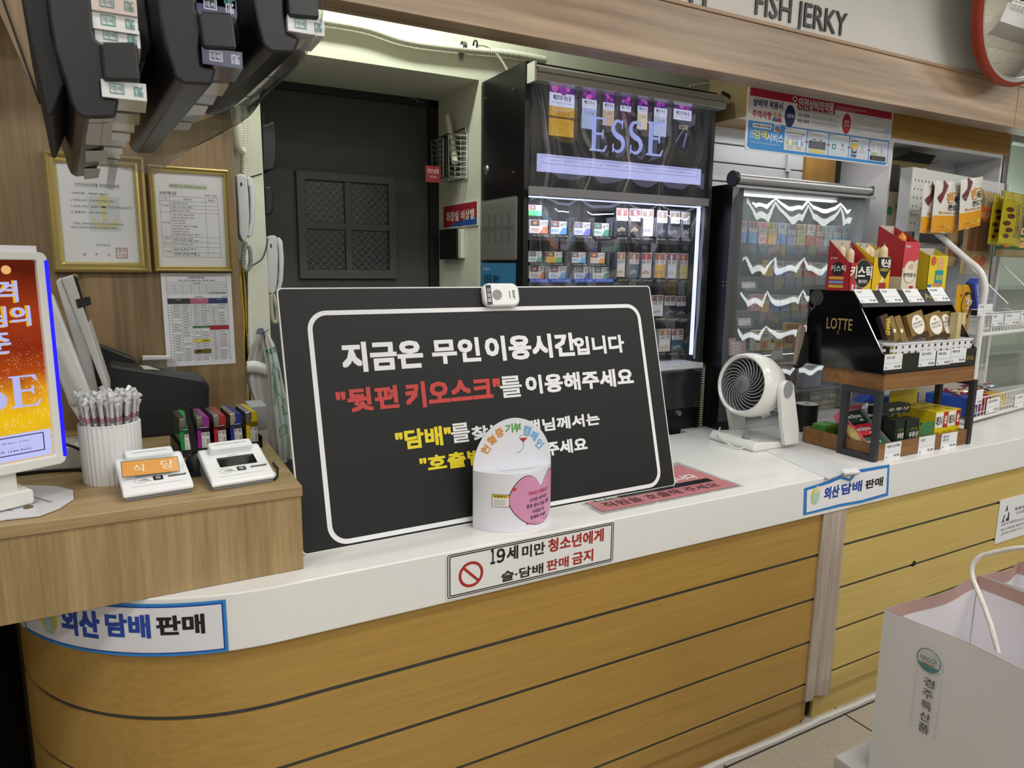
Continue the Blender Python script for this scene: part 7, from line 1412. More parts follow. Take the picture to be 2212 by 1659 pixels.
# ================================================================ fan
fnw = C('#e0e0dc', .22, coat=.2); fng = C('#6f7173', .45); FYc = 1.955; hc = at(1624, 832, Y=FYc)
fn = thing('desk_fan', (hc.x+.02, FYc, ZC), 'white round desk fan with grey spiral grille on the white counter', 'fan')
tl = R(8); AX = V3((-math.cos(tl), -.05, math.sin(tl))).normalized(); FU_ = AX.orthogonal(); RU = V3((0, 1, 0)); RU = (RU-AX*RU.dot(AX)).normalized(); RV = AX.cross(RU)
HF = Fr(hc, RU, RV, AX); r0 = .121
MB().lathe(HF, 0, 0, [(r0*.86, .058), (r0*.93, .066), (r0, .060), (r0*1.04, .03), (r0*1.05, .0), (r0*1.0, -.035), (r0*.88, -.07), (r0*.66, -.095), (r0*.40, -.105), (.001, -.107)], fnw, 48).ob('housing', fn, smooth=True, ang=60)
MB().lathe(HF, 0, 0, [(r0*.86, .058), (r0*.84, .05), (r0*.82, .02)], fng, 48).ob('inner_ring', fn, smooth=True)
MB().lathe(HF, 0, 0, [(r0*.84, .018), (.001, .018)], C('#1a1b1d', .6), 40).ob('motor_plate', fn)
for i in range(24):
    a0_ = 2*PI*i/24; pts = []
    for k in range(9): t_ = k/8; r_ = r0*(.22+.64*t_); a_ = a0_+1.15*t_**1.0; pts.append(HF(r_*math.cos(a_), r_*math.sin(a_), .056-.006*t_))
    MB().tube(pts, .0030, C('#7d7f82', .4), 5).ob('grille_blade', fn, smooth=True)
MB().lathe(HF, 0, 0, [(r0*.29, .052), (r0*.29, .060), (r0*.25, .064), (.001, .065)], fng, 28).ob('hub', fn, smooth=True)
b = MB(); b.line(HF, [(0, -.012), (-.010, .002), (-.007, .009), (0, .004), (.007, .009), (.010, .002), (0, -.012)], .0012, .0655, C('#4a4c4e', .5)); b.ob('hub_mark', fn)
for i in range(5):
    MB().box(Fr(HF(-r0*.45, r0*.72-.011*i, -.088+.004*i), RU, RV, AX), -.03, .03, -.002, .002, -.012, .0, fnw).ob('rear_slat', fn)
MB().tube([HF(-.02, r0*.86, -.06), HF(-.02, r0*1.0, -.075), HF(-.02, r0*.9, -.11)], .006, fnw, 8).ob('carry_handle', fn, smooth=True)
YA_ = 2.0-r0*1.05-.012
ba = [(-.085, 0), (-.088, .012), (-.075, .034), (-.02, .042), (.10, .030), (.115, .012), (.115, 0)]
bp_ = thing
MB().prism(Fr((hc.x+.015, FYc, ZC), (1, 0, 0), (0, 0, 1), (0, -1, 0)), [(-.11, .0), (-.115, .014), (-.095, .036), (-.02, .030), (.09, .022), (.115, .014), (.118, 0)], -.12, .12, fnw).ob('base', fn, bev=.012)
for s in (-1, 1):
    y = FYc+s*(r0*1.05+.010); A = Fr((hc.x+.015, y, ZC), (1, 0, 0), (0, 0, 1), (0, -1, 0)); top = hc.z-ZC
    P = [(.030, .018), (.105, .018), (.098, .08), (.055, top-.0)]+[(.018+.037*math.cos(R(t)), top+.037*math.sin(R(t))) for t in range(0, 181, 20)]+[(-.018, top-.02), (.005, .10)]
    arm = MB().prism(A, P, -.011, .011, fnw).ob('support_arm', fn, bev=.004)
    MB().prism(A, [(.018+.024*math.cos(R(t)), top+.004+.034*math.sin(R(t))) for t in range(0, 360, 15)], .011 if s < 0 else -.0135, .0135 if s < 0 else -.011, C('#8d8f91', .5)).ob('pivot_cap', arm)
kb = V3((hc.x-.060, FYc-.045, ZC+.036)); MB().cyl(Fr(kb, (1, 0, 0), (0, 1, 0)), 0, 0, .017, 0, .013, C('#7b7d7f', .45), 24, r2=.014).ob('speed_knob', fn, bev=.002)
MB().tube(smoothpath([V3((hc.x-.03, 2.08, ZC+.04)), V3((hc.x-.10, 2.02, ZC+.025)), V3((hc.x-.13, 1.95, ZC+.02)), V3((hc.x-.115, 1.89, ZC+.005)), V3((hc.x-.05, 1.866, ZC+.028)), V3((hc.x+.05, 1.862, ZC+.020)), V3((hc.x+.12, 1.868, ZC+.012)), V3((hc.x+.15, 1.90, ZC+.045)), V3((hc.x+.14, 1.93, ZC+.05))]), .0032, C('#d5d5d0', .4), 6).ob('power_cord', fn, smooth=True)
rl = V3((2.545, 2.005, ZC)); r_ = .047; ro = thing('receipt_roll', rl, 'black roll with white paper top standing on the counter right of the fan', 'roll')
FRl = Fr(rl, (1, 0, 0), (0, 1, 0)); rh = at(1741, 872, Y=2.005).z-ZC
MB().cyl(FRl, 0, 0, r_, 0.0005, rh-.001, C('#0d0d0e', .45), 32).ob('roll_body', ro, bev=.0015)
b = MB(); b.rim(FRl, circ(0, 0, r_-.001, 32), circ(0, 0, .012, 32), rh, C('#d3cfc8', .6)); b.poly(FRl, circ(0, 0, .0118, 20), rh-.0005, C('#1d1914', .7)); b.ob('paper_end', ro)
MB().prism(Fr((0, 0, ZC+.0005), (1, 0, 0), (0, 1, 0)), [(2.40, 1.93), (2.55, 1.90), (2.60, 2.05), (2.44, 2.08)], 0, .0006, C('#c9c9c9', .4)).ob('paper_scrap', label='sheet of white paper on the counter under the black roll', cat='paper') if False else None
# ================================================================ donation box
dA, dB = V3((.768, 1.617, ZC)), V3((.998, 1.600, ZC)); DF = FU(dA, math.degrees(math.atan2(dB.y-dA.y, dB.x-dA.x))); dw = (dB-dA).length
dn = thing('donation_box', DF(dw/2, 0), 'white rounded donation box with a pink heart, in front of the black board', 'donation box')
dz1 = DF.px(1021, 1016)[1]; dzt = DF.px(1112, 903)[1]; dcw = C('#e2e2ea', .35); sg = .075
rad = (dw*dw/4+sg*sg)/(2*sg)
def arcp(u, off=0):
    an = math.asin(dw/2/rad)*(2*u-1); return dw/2+(rad+off)*math.sin(an), (rad+off)*math.cos(an)-(rad-sg)
def DC(a, b, c=0):                               # a in metres along the curved front from the left edge
    u = a/ (2*math.asin(dw/2/rad)*rad); x, n = arcp(u, c); return DF(x, b, n)
AL = 2*math.asin(dw/2/rad)*rad
b = MB(); b.grid(lambda i, j: DC(AL*i, .0005+(dz1-.0005)*j), 28, 1, dcw); b.poly(Fr(DF(0, 0), DF.u, -V3(DF.n), (0, 0, 1)), [(arcp(i/24)[0], -arcp(i/24)[1]) for i in range(25)], dz1-.003, C('#d5d5dc', .35)); b.rect(DF, 0, dw, 0.0005, dz1, 0, dcw); b.ob('box_shell', dn, smooth=True)
cr2 = dw/2; P = [(0, .001), (dw, .001), (dw, dz1)]+[(dw/2+cr2*math.cos(R(t)), dz1+(dzt-dz1)*math.sin(R(t))) for t in range(6, 180, 6)]+[(0, dz1)]
MB().prism(DF, P, -.003, -.0005, dcw).ob('arched_back', dn)
b = MB(); b.rect(Fr(DF(0, 0), DF.u, -V3(DF.n), (0, 0, 1)), dw*.30, dw*.72, -.030, -.0285, dz1-.0026, C('#8a8a8e', .5)); b.ob('coin_slot', dn)
b = MB(); oc, gc, bc = C('#d8923a', .5), C('#5aa03a', .5), C('#6fb0dc', .5)
for s, t, m in (('헌', 150, oc), ('혈', 133, oc), ('증', 116, oc), ('기', 98, gc), ('부', 83, gc), ('캠', 64, bc), ('페', 48, bc), ('인', 31, bc)):
    ca, sa = math.cos(R(t)), math.sin(R(t)); G = DF.at(dw/2+cr2*.80*ca, dz1+(dzt-dz1)*.80*sa, .0002, R((t-90)*.8)); b.text(G, s, -.0115, -.0125, .0115, .0125, 0, m, .045)
hx_, hz_ = dw*.63, dz1+(dzt-dz1)*.56
def heart(cx, cz, s): return [(cx+s*.0625*16*math.sin(t)**3, cz+s*.0625*(13*math.cos(t)-5*math.cos(2*t)-2*math.cos(3*t)-math.cos(4*t))) for t in [2*PI*i/40 for i in range(40)]]
b.poly(DF, heart(hx_, hz_, .0115), .0004, INK); b.poly(DF, heart(hx_, hz_, .0105), .0006, kw); b.poly(DF, [(x, min(z, hz_+.001)) for x, z in heart(hx_, hz_, .0105)], .0008, C('#b02028', .5))
b.line(DF, [(hx_, hz_-.010), (hx_+.001, hz_-.022), (hx_-.006, hz_-.034), (hx_-.02, hz_-.04)], .0009, .0004, INK)
b.ob('arch_print', dn)
b = MB(); HC = AL*.69; HZ = dz1*.52
def hmap(s):
    w_ = AL*.335*s; P = []
    for k in range(61):
        x = -1+2*k/60; P.append((min(HC+w_*x, AL*.995), HZ+dz1*(.02+.40*s*(abs(math.sin(PI*min(abs(x)*.93+.07, 1)))**.62))))
    for k in range(59, 0, -1):
        x = -1+2*k/60; P.append((min(HC+w_*x, AL*.995), HZ+dz1*(.02-.46*s*(1-abs(x)**2.1)**.72)))
    return P
def cfill(P, c, m):                               # fill a closed outline on the curved front with thin vertical slices
    xs = [p[0] for p in P]; x0, x1 = min(xs), max(xs); N = 40
    for k in range(N):
        xa, xb = x0+(x1-x0)*k/N, x0+(x1-x0)*(k+1)/N
        def cut(x):
            zs = []
            for p, q in zip(P, P[1:]+P[:1]):
                if (p[0]-x)*(q[0]-x) < 0 or p[0] == x: zs.append(p[1]+(q[1]-p[1])*(x-p[0])/((q[0]-p[0]) or 1e-9))
            return sorted(zs)
        za, zb__ = cut(xa+1e-6), cut(xb-1e-6)
        for i in range(0, min(len(za), len(zb__))-1, 2): b.add([DC(xa, za[i], c), DC(xb, zb__[i], c), DC(xb, zb__[i+1], c), DC(xa, za[i+1], c)], [(0, 1, 2, 3)], m)
cfill(hmap(1.04), .0004, INK); cfill(hmap(1.015), .0007, C('#d391b4', .45))
def dt(s, u0, v0, u1, v1, m, bo=.015): b.text(DC, s, AL*u0, dz1*v0, AL*u1, dz1*v1, .0012, m, bo)
rd2 = C('#b02838', .5)
dt('기부하신 헌혈증', .53, .60, .75, .675, rd2, .02); dt('은', .76, .60, .80, .665, INK); dt('소아암 어린이와', .55, .49, .78, .56, INK); dt('중증 환자 등을 위해', .52, .385, .82, .455, INK); dt('사용됩니다.', .58, .285, .75, .35, INK); dt('함께해 주세요', .56, .185, .77, .25, INK)
dt('한국도로공사', .57, .11, .66, .125, INK, 0); dt('대한적십자사', .72, .125, .81, .15, INK, 0)
cfill([(AL*.535+.004*math.cos(t), dz1*.125+.0025*math.sin(t)) for t in [2*PI*i/16 for i in range(16)]], .0012, rd2)
# small card motif left of the heart
x0_, z0_ = AL*.20, dz1*.44; b.grid(lambda i, j: DC(x0_+.046*i, z0_+.034*j, .001), 4, 1, INK); b.grid(lambda i, j: DC(x0_+.001+.044*i, z0_+.001+.032*j, .0013), 4, 1, kw); b.grid(lambda i, j: DC(x0_+.001+.044*i, z0_+.025+.008*j, .0015), 4, 1, C('#d8b83a', .5)); b.text(DC, '헌혈증서', x0_+.006, z0_+.0265, x0_+.038, z0_+.0315, .002, INK, .02)
for k in range(4): b.grid(lambda i, j: DC(x0_+.006+.03*i, z0_+.006+.004*k+.001*j, .0016), 3, 1, C('#8a8a90', .5))
cfill(heart(AL*.40, dz1*.74, .006), .0012, C('#c03038', .5)); b.ob('front_print', dn)
# ================================================================ shopping bags in front
def shopping_bag(x0, y1, zt, w, d, h, label, full=True):
    # corner (x0, y1) far left; body towards +X and -Y
    t = thing('shopping_bag', (x0+w/2, y1-d/2, zt-h), label, 'shopping bag'); pw_ = C('#c6c4c3', .5, bump=.05, bscale=6); pin = C('#dcd8dc', .55); rim_ = C('#b08f86', .55)
    z0 = zt-h; rgb = fuzz(3)
    def sheet(p, q, inward, nm):
        b = MB(); N = 14
        def f(i, j): 
            base = V3(p).lerp(V3(q), i); bow = .006*math.sin(PI*i)*(j**2)*1.5+.004*math.sin(9*i+3*j)*j
            return V3((base.x+inward[0]*bow, base.y+inward[1]*bow, z0+h*j))
        b.grid(f, N, 10, pw_); b.grid(lambda i, j: f(i, j*.93)+V3(inward)*.0012, N, 10, pin); b.grid(lambda i, j: f(i, .92+.08*j)+V3(inward)*.0016, N, 2, rim_)
        return b.ob(nm, t, smooth=True, ang=0)
    A, B, Cc, D_ = (x0, y1, 0), (x0+w, y1, 0), (x0+w, y1-d, 0), (x0, y1-d, 0)
    sheet(D_, A, (1, 0, 0), 'side_wall'); sheet(A, B, (0, -1, 0), 'end_wall'); sheet(B, Cc, (-1, 0, 0), 'side_wall'); sheet(Cc, D_, (0, 1, 0), 'end_wall')
    MB().rect(WF, x0, x0+w, y1-d, y1, z0+.001, pw_).ob('bottom', t)
    return t
bc_ = at(1912, 1315, Y=.80); bx1 = at(2118, 1230, Y=.80).x; bh = .36
sb_ = shopping_bag(bc_.x, .80, bc_.z, bx1-bc_.x, .34, bh, 'white paper shopping bag with a green round logo and rope handle, bottom right corner')
Fbg = Fr((bc_.x-.0025, 0, 0), (0, -1, 0), (0, 0, 1)); b = MB(); lg = C('#4a7a78', .55)
a_, b_ = Fbg.px(2006, 1427); b.rim(Fbg, circ(a_, b_, .0235, 36), circ(a_, b_, .0215, 36), 0, lg); b.poly(Fbg, circ(a_, b_, .0215, 24, t0=205, t1=335), .0002, lg); b.text(Fbg, 'HACCP', a_-.016, b_-.002, a_+.016, b_+.007, .0002, lg, .03); b.line(Fbg, circ(a_, b_+.030, .038, 12, t0=250, t1=290), .0022, .0004, C('#b8684a', .5)); b.text(Fbg, '안전관리인증', a_-.013, b_+.010, a_+.013, b_+.0135, .0002, lg)
a0, b0 = Fbg.px(1997, 1588); a1, b1 = Fbg.px(2012, 1466); n5 = 5; hh5 = (b1-b0)/n5; am = (Fbg.px(2010, 1480)[0]+Fbg.px(1990, 1580)[0])/2
for i, s in enumerate('경주특산품'): b.text(Fbg, s, am-.0105, b1-hh5*(i+1)+.004, am+.0105, b1-hh5*i-.002, 0, C('#46464a', .6), .02)
for dx in (-.026, .022): b.rect(Fbg, am+dx-.0003, am+dx+.0003, b0, b1+.004, 0, C('#8a8a8e', .6))
b.ob('printed_logo', sb_)
rp = smoothpath([at(2156, 1410, X=bc_.x+.010), at(2140, 1350, X=bc_.x+.018), at(2118, 1290, X=bc_.x+.03), at(2102, 1250, X=bc_.x+.04), at(2100, 1225, X=bc_.x+.045), at(2112, 1206, X=bc_.x+.05), at(2135, 1196, X=bc_.x+.055), at(2212, 1183, X=bc_.x+.06), at(2290, 1200, X=bc_.x+.055), at(2330, 1300, X=bc_.x+.03), at(2350, 1470, X=bc_.x+.012)])
MB().tube(rp, .0042, C('#d3cfca', .6, bump=.4, bscale=300), 9).ob('rope_handle', sb_, smooth=True)
b2_ = shopping_bag(bx1+.012, .80, bc_.z-.002, .16, .34, bh, 'second white paper shopping bag beside the first, only its pink rim showing')
gp = at(1828, 1650, Z=bc_.z-bh-.001)
MB().box(WF, gp.x, 3.2, -.6, .86, FZ, bc_.z-bh-.001, C('#a9a7a6', .45)).ob('display_table', bev=.004, label='pale grey display table under the white shopping bags, bottom right corner', cat='table')
# ================================================================ white wire snack rack at the right end
wr_ = C('#d8d9d6', .35); RA = 7
RO = at(2092, 912, Z=.935); RF = FT((RO.x, RO.y, ZC), RA)              # u right, v away, n up
RWd, RDp = .95, .31
wk = thing('wire_rack', RF(RWd/2, RDp/2, 0), 'white wire snack rack with pegboard back on the right end of the counter', 'rack')
RFr = Fr(RF.o, RF.u, (0, 0, 1))                                     # upright: a right, b up, c towards the viewer
zp = [at(x, y, Y=RO.y+RDp).z-ZC for x, y in ((1943, 358), (1940, 520))]
tz = zp[0]
for a_ in (0.0, RWd):
    b = MB(); fr_pts = [RFr(a_, z, -v) for v, z in ((RDp, tz-.22), (RDp-.06, tz-.27), (.10, tz-.40), (.03, tz-.46), (.0, tz-.53), (0, tz-.65), (0, .02))]
    b.tube(smoothpath(fr_pts, 6), .0135, wr_, 10); b.tube([RFr(a_, .012, 0), RFr(a_, .012, -RDp)], .011, wr_, 8); b.tube([RFr(a_, 0.005, -RDp), RFr(a_, tz, -RDp)], .011, wr_, 8); b.ob('side_frame', wk, smooth=True)
# pegboard
PB_ = RFr.at(0, 0, -RDp+.012)
pa0 = PB_.px(1963, 440)[0]; pa1 = PB_.px(2163, 440)[0]; pz0 = PB_.px(1955, 500)[1]; pz1 = PB_.px(1968, 360)[1]
b = MB(); b.box(PB_, pa0-.001, pa1, pz0, pz1, 0, .004, wr_); b.box(PB_, pa0-.001, pa0+.002, pz0, pz1, -.05, 0, C('#c3c3c9', .4)); b.ob('pegboard', wk, bev=.001)
b = MB(); hm = C('#26261f', .7)
n_ = 30
for j in range(9):
    for i in range(n_):
        if j < 3 or i < 2: b.poly(PB_, circ(pa0+.03+(pa1-pa0-.05)*i/(n_-1), pz1-.055-.038*j, .0042, 8, ry=.0055), .0045, hm)
b.ob('peg_holes', wk)
hooks = []
def hook(a, z, L, nm='peg_hook'):
    b = MB(); b.tube([PB_(a, z, .004), PB_(a, z+.004, L*.55), PB_(a, z+.002, L*.88), PB_(a, z+.02, L)], .0026, CHROME, 6); b.ob(nm, wk, smooth=True); return PB_(a, z+.002, L*.7)
# shelves: baskets of wire
def wbasket(z0, z1, sh, rails=True):
    b = MB(); b.tube([RFr(0, z0, 0), RFr(RWd, z0, 0)], .009, wr_, 8); b.tube([RFr(0, z1, 0), RFr(RWd, z1, 0)], .003, wr_, 6); b.tube([RFr(0, z0+.028, 0), RFr(RWd, z0+.028, 0)], .0022, wr_, 6)
    for i in range(27): a_ = RWd*(i+.3)/27; b.tube([RFr(a_, z0, 0), RFr(a_, z1, 0)], .0019, wr_, 5)
    for i in range(15): b.tube([RFr(0, z0+.002, -RDp*(i+.5)/15), RFr(RWd, z0+.002, -RDp*(i+.5)/15)], .0018, wr_, 5)
    b.ob('shelf_basket', wk, smooth=True)
    b = MB(); b.box(RFr, .002, RWd-.002, z0, sh, -RDp-.003, -RDp, C('#bab5ad', .5)); b.tube([RFr(.01, sh+.03, -RDp), RFr(RWd, sh+.03, -RDp)], .0025, wr_, 6)
    for i in range(16): b.tube([RFr(RWd*(i+.5)/16, sh, -RDp), RFr(RWd*(i+.5)/16, sh+.03, -RDp)], .002, wr_, 5)
    b.ob('back_guard', wk)
L0 = .022; L1 = at(2150, 720, Y=RO.y+.02).z-ZC-.0
wbasket(L0, L0+.095, L0+.12); wbasket(L1, L1+.095, L1+.10)
def rp(x, y, c=0.0): return RFr.px(x, y, c)
# partitions between goods on the upper shelf
for a_ in (.12, .33):
    b = MB(); b.tube([RFr(a_, L1+.004, 0), RFr(a_, L1+.10, 0), RFr(a_, L1+.105, -.02), RFr(a_, L1+.105, -RDp)], .0026, wr_, 6); b.tube([RFr(a_, L1+.06, 0), RFr(a_, L1+.06, -RDp)], .0022, wr_, 6); b.ob('divider', wk, smooth=True)
a_ = .30; b = MB(); b.add([RFr(a_, L1+.01, -.02), RFr(a_, L1+.01, -RDp+.01), RFr(a_, L1+.33, -RDp+.01), RFr(a_, L1+.33, -RDp+.09), RFr(a_, L1+.14, -.02)], [(0, 1, 2, 3, 4)], clear('acrylic_sheet', tint='#eef2f4', haze=.22, gloss=.3)); b.ob('acrylic_side', wk, solid=.003)
b = MB(); b.tube([RFr(a_, L1+.13, -.01), RFr(a_, L1+.32, -RDp+.10), RFr(a_, L1+.335, -RDp+.06), RFr(a_, L1+.335, -RDp)], .004, C('#dfe2e2', .3), 6); b.tube([RFr(RWd*.75, L1+.13, -.01), RFr(RWd*.75, L1+.32, -RDp+.10)], .004, C('#dfe2e2', .3), 6); b.ob('acrylic_rim', wk, smooth=True)
# ---- flexible bags
class Bulge:
    def __init__(s, F, w, h, t): s.F, s.w, s.h, s.t = F, w, h, t
    def __call__(s, a, b, c=0):
        u, v = min(max(a/s.w, 0), 1), min(max(b/s.h, 0), 1); k = s.t*(max(0, math.sin(PI*u)*math.sin(PI*v)))**.6+.003*math.sin(11*u+7*v)*math.sin(PI*u); return s.F(a, b, k+c)
def bag(name, F, w, h, t, base, label, cat, bands=(), rough=.3, metal=0, group=None, wav=0):
    B = Bulge(F, w, h, t); th = thing(name, F(w/2, 0), label, cat, group); b = MB(); m = C(base, rough, metal, bump=.5 if metal else .15, bscale=60)
    b.grid(lambda i, j: B(w*i, h*j), 10, 14, m); b.grid(lambda i, j: F(w*i, h*j, -t*.5*max(0, math.sin(PI*i)*math.sin(PI*j))**.6), 8, 10, m)
    b.ob('pouch', th, smooth=True, ang=0); b = MB()
    for v0, v1, c in bands: b.grid(lambda i, j: B(w*.01+w*.98*i, h*(v0+(v1-v0)*j), .0008), 10, 5, C(c, rough, metal))
    return th, B, b
def pxframe(xl, yt, xr, yb, c, lean=0):                              # frame on the rack at distance c in front of the back
    F0 = RFr.at(0, 0, -RDp+c); a0 = F0.px(xl, yb)[0]; a1 = F0.px(xr, yb)[0]; z0 = F0.px((xl+xr)/2, yb)[1]; z1 = F0.px((xl+xr)/2, yt)[1]
    return F0.at(a0, z0, 0, R(lean)), a1-a0, z1-z0
def print_jerky(b, B, w, h):
    for an, x_ in ((-28, .24), (-52, .25)): G = lambda a, c, d=0, an=an, x_=x_: B(w*x_+a*math.cos(R(an))-c*math.sin(R(an)), h*.80+a*math.sin(R(an))+c*math.cos(R(an)), d); b.grid(lambda i, j: G(-.0095+.019*i, -.052+.104*j, .0026+.0008*(an < -30)), 2, 10, C('#6a2a2c', .4))
    b.text(B, 'chew', w*.48, h*.76, w*.82, h*.81, .0018, C('#d8962a', .4), .03)
    b.text(B, '쫀', w*.34, h*.57, w*.62, h*.76, .0024, C('#d8922a', .4), .05); b.text(B, '득', w*.63, h*.58, w*.79, h*.72, .0024, INK, .04); b.text(B, '쫀', w*.80, h*.60, w*.98, h*.77, .0024, C('#d8922a', .4), .05)
    b.text(B, '쫀드기', w*.38, h*.435, w*.97, h*.55, .0024, INK, .04); b.text(B, 'Butter squid', w*.16, h*.355, w*.97, h*.42, .0024, C('#cf8a2a', .4), .03)
    for k in range(2): b.poly(B, [(w*(.34+.1*k), h*(.16-.03*k)), (w*(.72+.12*k), h*(.19-.03*k)), (w*(.86+.06*k), h*(.14-.03*k)), (w*(.5+.08*k), h*(.10-.03*k))], .0018+.0006*k, C('#d8c45a', .4))
    b.text(B, '버터구이맛', w*.20, h*.10, w*.40, h*.125, .0018, C('#6a4a14', .5))
for i, (xl, yt, xr, yb, c, ln, lab) in enumerate(((1986, 398, 2036, 505, .135, 0, 'white and orange jerky bag hanging on the pegboard, left of the three'), (2010, 393, 2069, 505, .16, 2, 'white and orange jerky bag hanging on the pegboard, middle of the three'), (2070, 390, 2116, 500, .19, 8, 'white and orange jerky bag hanging on the pegboard, right of the three'))):
    F, w, h = pxframe(xl, yt, xr, yb, c, ln); th, B, b = bag('jerky_bag', F, w, h, .014, '#d5d3cd', lab, 'snack bag', ((.0, .335, '#d8961f'),))
    print_jerky(b, B, w, h); b.ob('print', th); hook(pa0+.10+.10*i, tz-.16, .20)
hook(pa0-.0, tz-.20, .06); hook(pa0+.62, tz-.17, .22); hook(pa0+.70, tz-.16, .26)
brs = '#9a6a4a'
for xl, yt, xr, yb, c, lab, kind in ((2038, 500, 2068, 575, .05, 'clear pack of brown jerky sticks hanging behind the white bags', 0), (2072, 410, 2134, 592, .09, 'long clear pack of orange-labelled jerky sticks hanging under the white bags', 1)):
    F, w, h = pxframe(xl, yt, xr, yb, c, 0); th, B, b = bag('stick_pack', F, w, h, .012, '#b59d72', lab, 'snack pack', ())
    for k in range(9): b.grid(lambda i, j: B(w*(.12+.085*k+.07*i), h*(.28+.42*j), .001), 1, 6, C('#8a5638' if k % 2 else '#9c6644', .4))
    if kind: b.grid(lambda i, j: B(w*(.05+.75*i), h*(.64+.18*j), .0016), 6, 4, C('#d8702a', .4)); b.text(B, '쫀드기', w*.2, h*.68, w*.78, h*.75, .0022, kw, .02); b.grid(lambda i, j: B(w*(.8+.12*i), h*(.60+.30*j), .0016), 2, 4, C('#c9c0d0', .4)); b.poly(B, circ(w*.58, h*.16, w*.24, 14, ry=h*.07), .0016, C('#c4572a', .4)); b.poly(B, circ(w*.40, h*.15, w*.14, 12, ry=h*.05), .0018, C('#d06a3a', .4)); b.poly(B, circ(w*.4, h*.90, w*.14, 12), .0016, C('#8a7448', .4))
    b.ob('print', th)
F, w, h = pxframe(2146, 415, 2225, 556, .16, 0); th, B, b = bag('snack_bag', F, w, h, .025, '#1f5a30', 'green snack bag with candied nuts hanging behind the gold almond bags', 'snack bag', ((.0, .12, '#8a7a52'), (.86, 1, '#9a8a62')))
b.poly(B, circ(w*.55, h*.72, w*.3, 20, ry=h*.12), .002, C('#8a2a24', .4)); b.rim(B, circ(w*.55, h*.50, w*.46, 24, ry=h*.24), circ(w*.55, h*.50, w*.38, 24, ry=h*.19), .002, C('#c9a050', .4)); b.rect(B, w*.46, w*.86, h*.36, h*.46, .0026, C('#dcb88a', .4)); b.text(B, '캔디', w*.5, h*.38, w*.82, h*.44, .003, C('#5a3018', .5), .03)
for k, c in enumerate(('#c8642a', '#6a2428', '#c9a868', '#b89858')): b.poly(B, circ(w*(.22+.18*k), h*(.20+.03*(k % 2)), w*.12, 12, ry=h*.05), .0024+.0004*k, C(c, .4))
b.ob('print', th)
for i, (xl, yt, xr, yb, c, lab) in enumerate(((2132, 418, 2164, 528, .21, 'gold almond chocolate bag hanging on the pegboard, left of the two'), (2154, 412, 2202, 527, .25, 'gold almond chocolate bag with vertical lettering, right of the two'))):
    F, w, h = pxframe(xl, yt, xr, yb, c, -3); th, B, b = bag('almond_bag', F, w, h, .016, '#d6c62e', lab, 'snack bag', ((.02, .16, '#e0d440'), (.84, .98, '#dcd262')), rough=.22, metal=.6)
    if i: 
        for s, x_ in (('ALMOND', .80), ('CHOCOBALL', .56)): G = lambda a, c_, d=0, x_=x_: B(w*x_+c_, h*.80-a, d); b.text(G, s, 0, -.008*2, h*.66, .012, .0054, kw, .10); b.text(G, s, .001, -.0145, h*.66-.001, .0105, .0062, C('#2f1a14', .4), .05)
    for k, (u, v) in enumerate(((.22, .66), (.28, .54), (.18, .40), (.30, .28), (.24, .16))): b.poly(B, circ(w*u, h*v, w*.12, 12, ry=h*.045), .0022, C('#4a2018', .2))
    b.ob('print', th)
# yellow chestnut pouch and blue bars on the upper shelf
F0 = RFr.at(0, L1+.006, -.12); a0 = -.06
F, w, h = RFr.at(-.03, L1+.008, -.10), .165, .21; th, B, b = bag('chestnut_pouch', F, w, h, .018, '#cf9a1f', 'yellow chestnut snack pouch with a black circle in the upper basket', 'snack bag', ())
b.poly(B, circ(w*.52, h*.58, w*.34, 28), .0016, C('#1c1714', .4)); b.text(B, '맛', w*.36, h*.46, w*.64, h*.74, .0022, kw, .05); b.text(B, '밤', w*.68, h*.58, w*.80, h*.68, .0022, kw, .03); b.text(B, '맛밤', w*.36, h*.28, w*.66, h*.36, .0022, C('#4a3212', .5), .03); b.poly(B, circ(w*.16, h*.78, .007, 12), .0018, C('#b04a2a', .5)); b.poly(B, circ(w*.5, h*.10, w*.18, 14, ry=h*.05), .0018, C('#7a4a20', .4)); b.rect(B, w*.84, w*.93, h*.62, h*.95, .002, C('#d8d0b0', .5)); b.ob('print', th)
for i in range(3):
    F = RFr.at(.150+.026*i, L1+.075, -.08-.02*i, R(28)); b = MB(); b.box(F, 0, .045, 0, .17, -.008, .008, C('#2c4aa8', .3)); b.box(F, .0, .045, 0.0, .03, -.0085, .0085, C('#3a2014', .35))
    G = Fr(F.o, F.v, -V3(F.u)); G = Fr(F(0, 0, 0), F.v, -V3(F.u), F.n); b.text(G, '닥터유 에너지바', .04, -.034, .15, -.014, .009, kw, .02); b.rect(G, .035, .155, -.040, -.0385, .0088, kw); b.ob('energy_bar', bev=.002, label=f'blue energy bar leaning in the upper basket, {ORD[i]} from the left', cat='bar')
# price tags clipped on both baskets
FT1 = RFr.at(0, 0, .006)
for i, (x0, x1, y0, y1, s, p) in enumerate(((2112, 2143, 657, 682, '닥터유', '￦1,500'), (2142, 2167, 678, 704, '초코바', '￦1,300'), (2170, 2202, 676, 702, '자유시간', '￦1,200'), (2204, 2235, 672, 700, '에너지', '￦1,500'))): ticket(FT1, x0, x1, y0, y1, s, '', p, label=f'white price tag on the upper wire basket, {ORD[i]} from the left')
for i, (x0, x1, y0, y1, s, p) in enumerate(((2098, 2122, 843, 874, '다이제', '￦1,300'), (2131, 2158, 860, 890, '롯데 핫브레이크', '￦1,200'), (2192, 2225, 850, 880, '스니커즈', '￦1,300'))): ticket(FT1, x0, x1, y0, y1, s, '', p, label=f'white price tag on the lower wire basket, {ORD[i]} from the left')
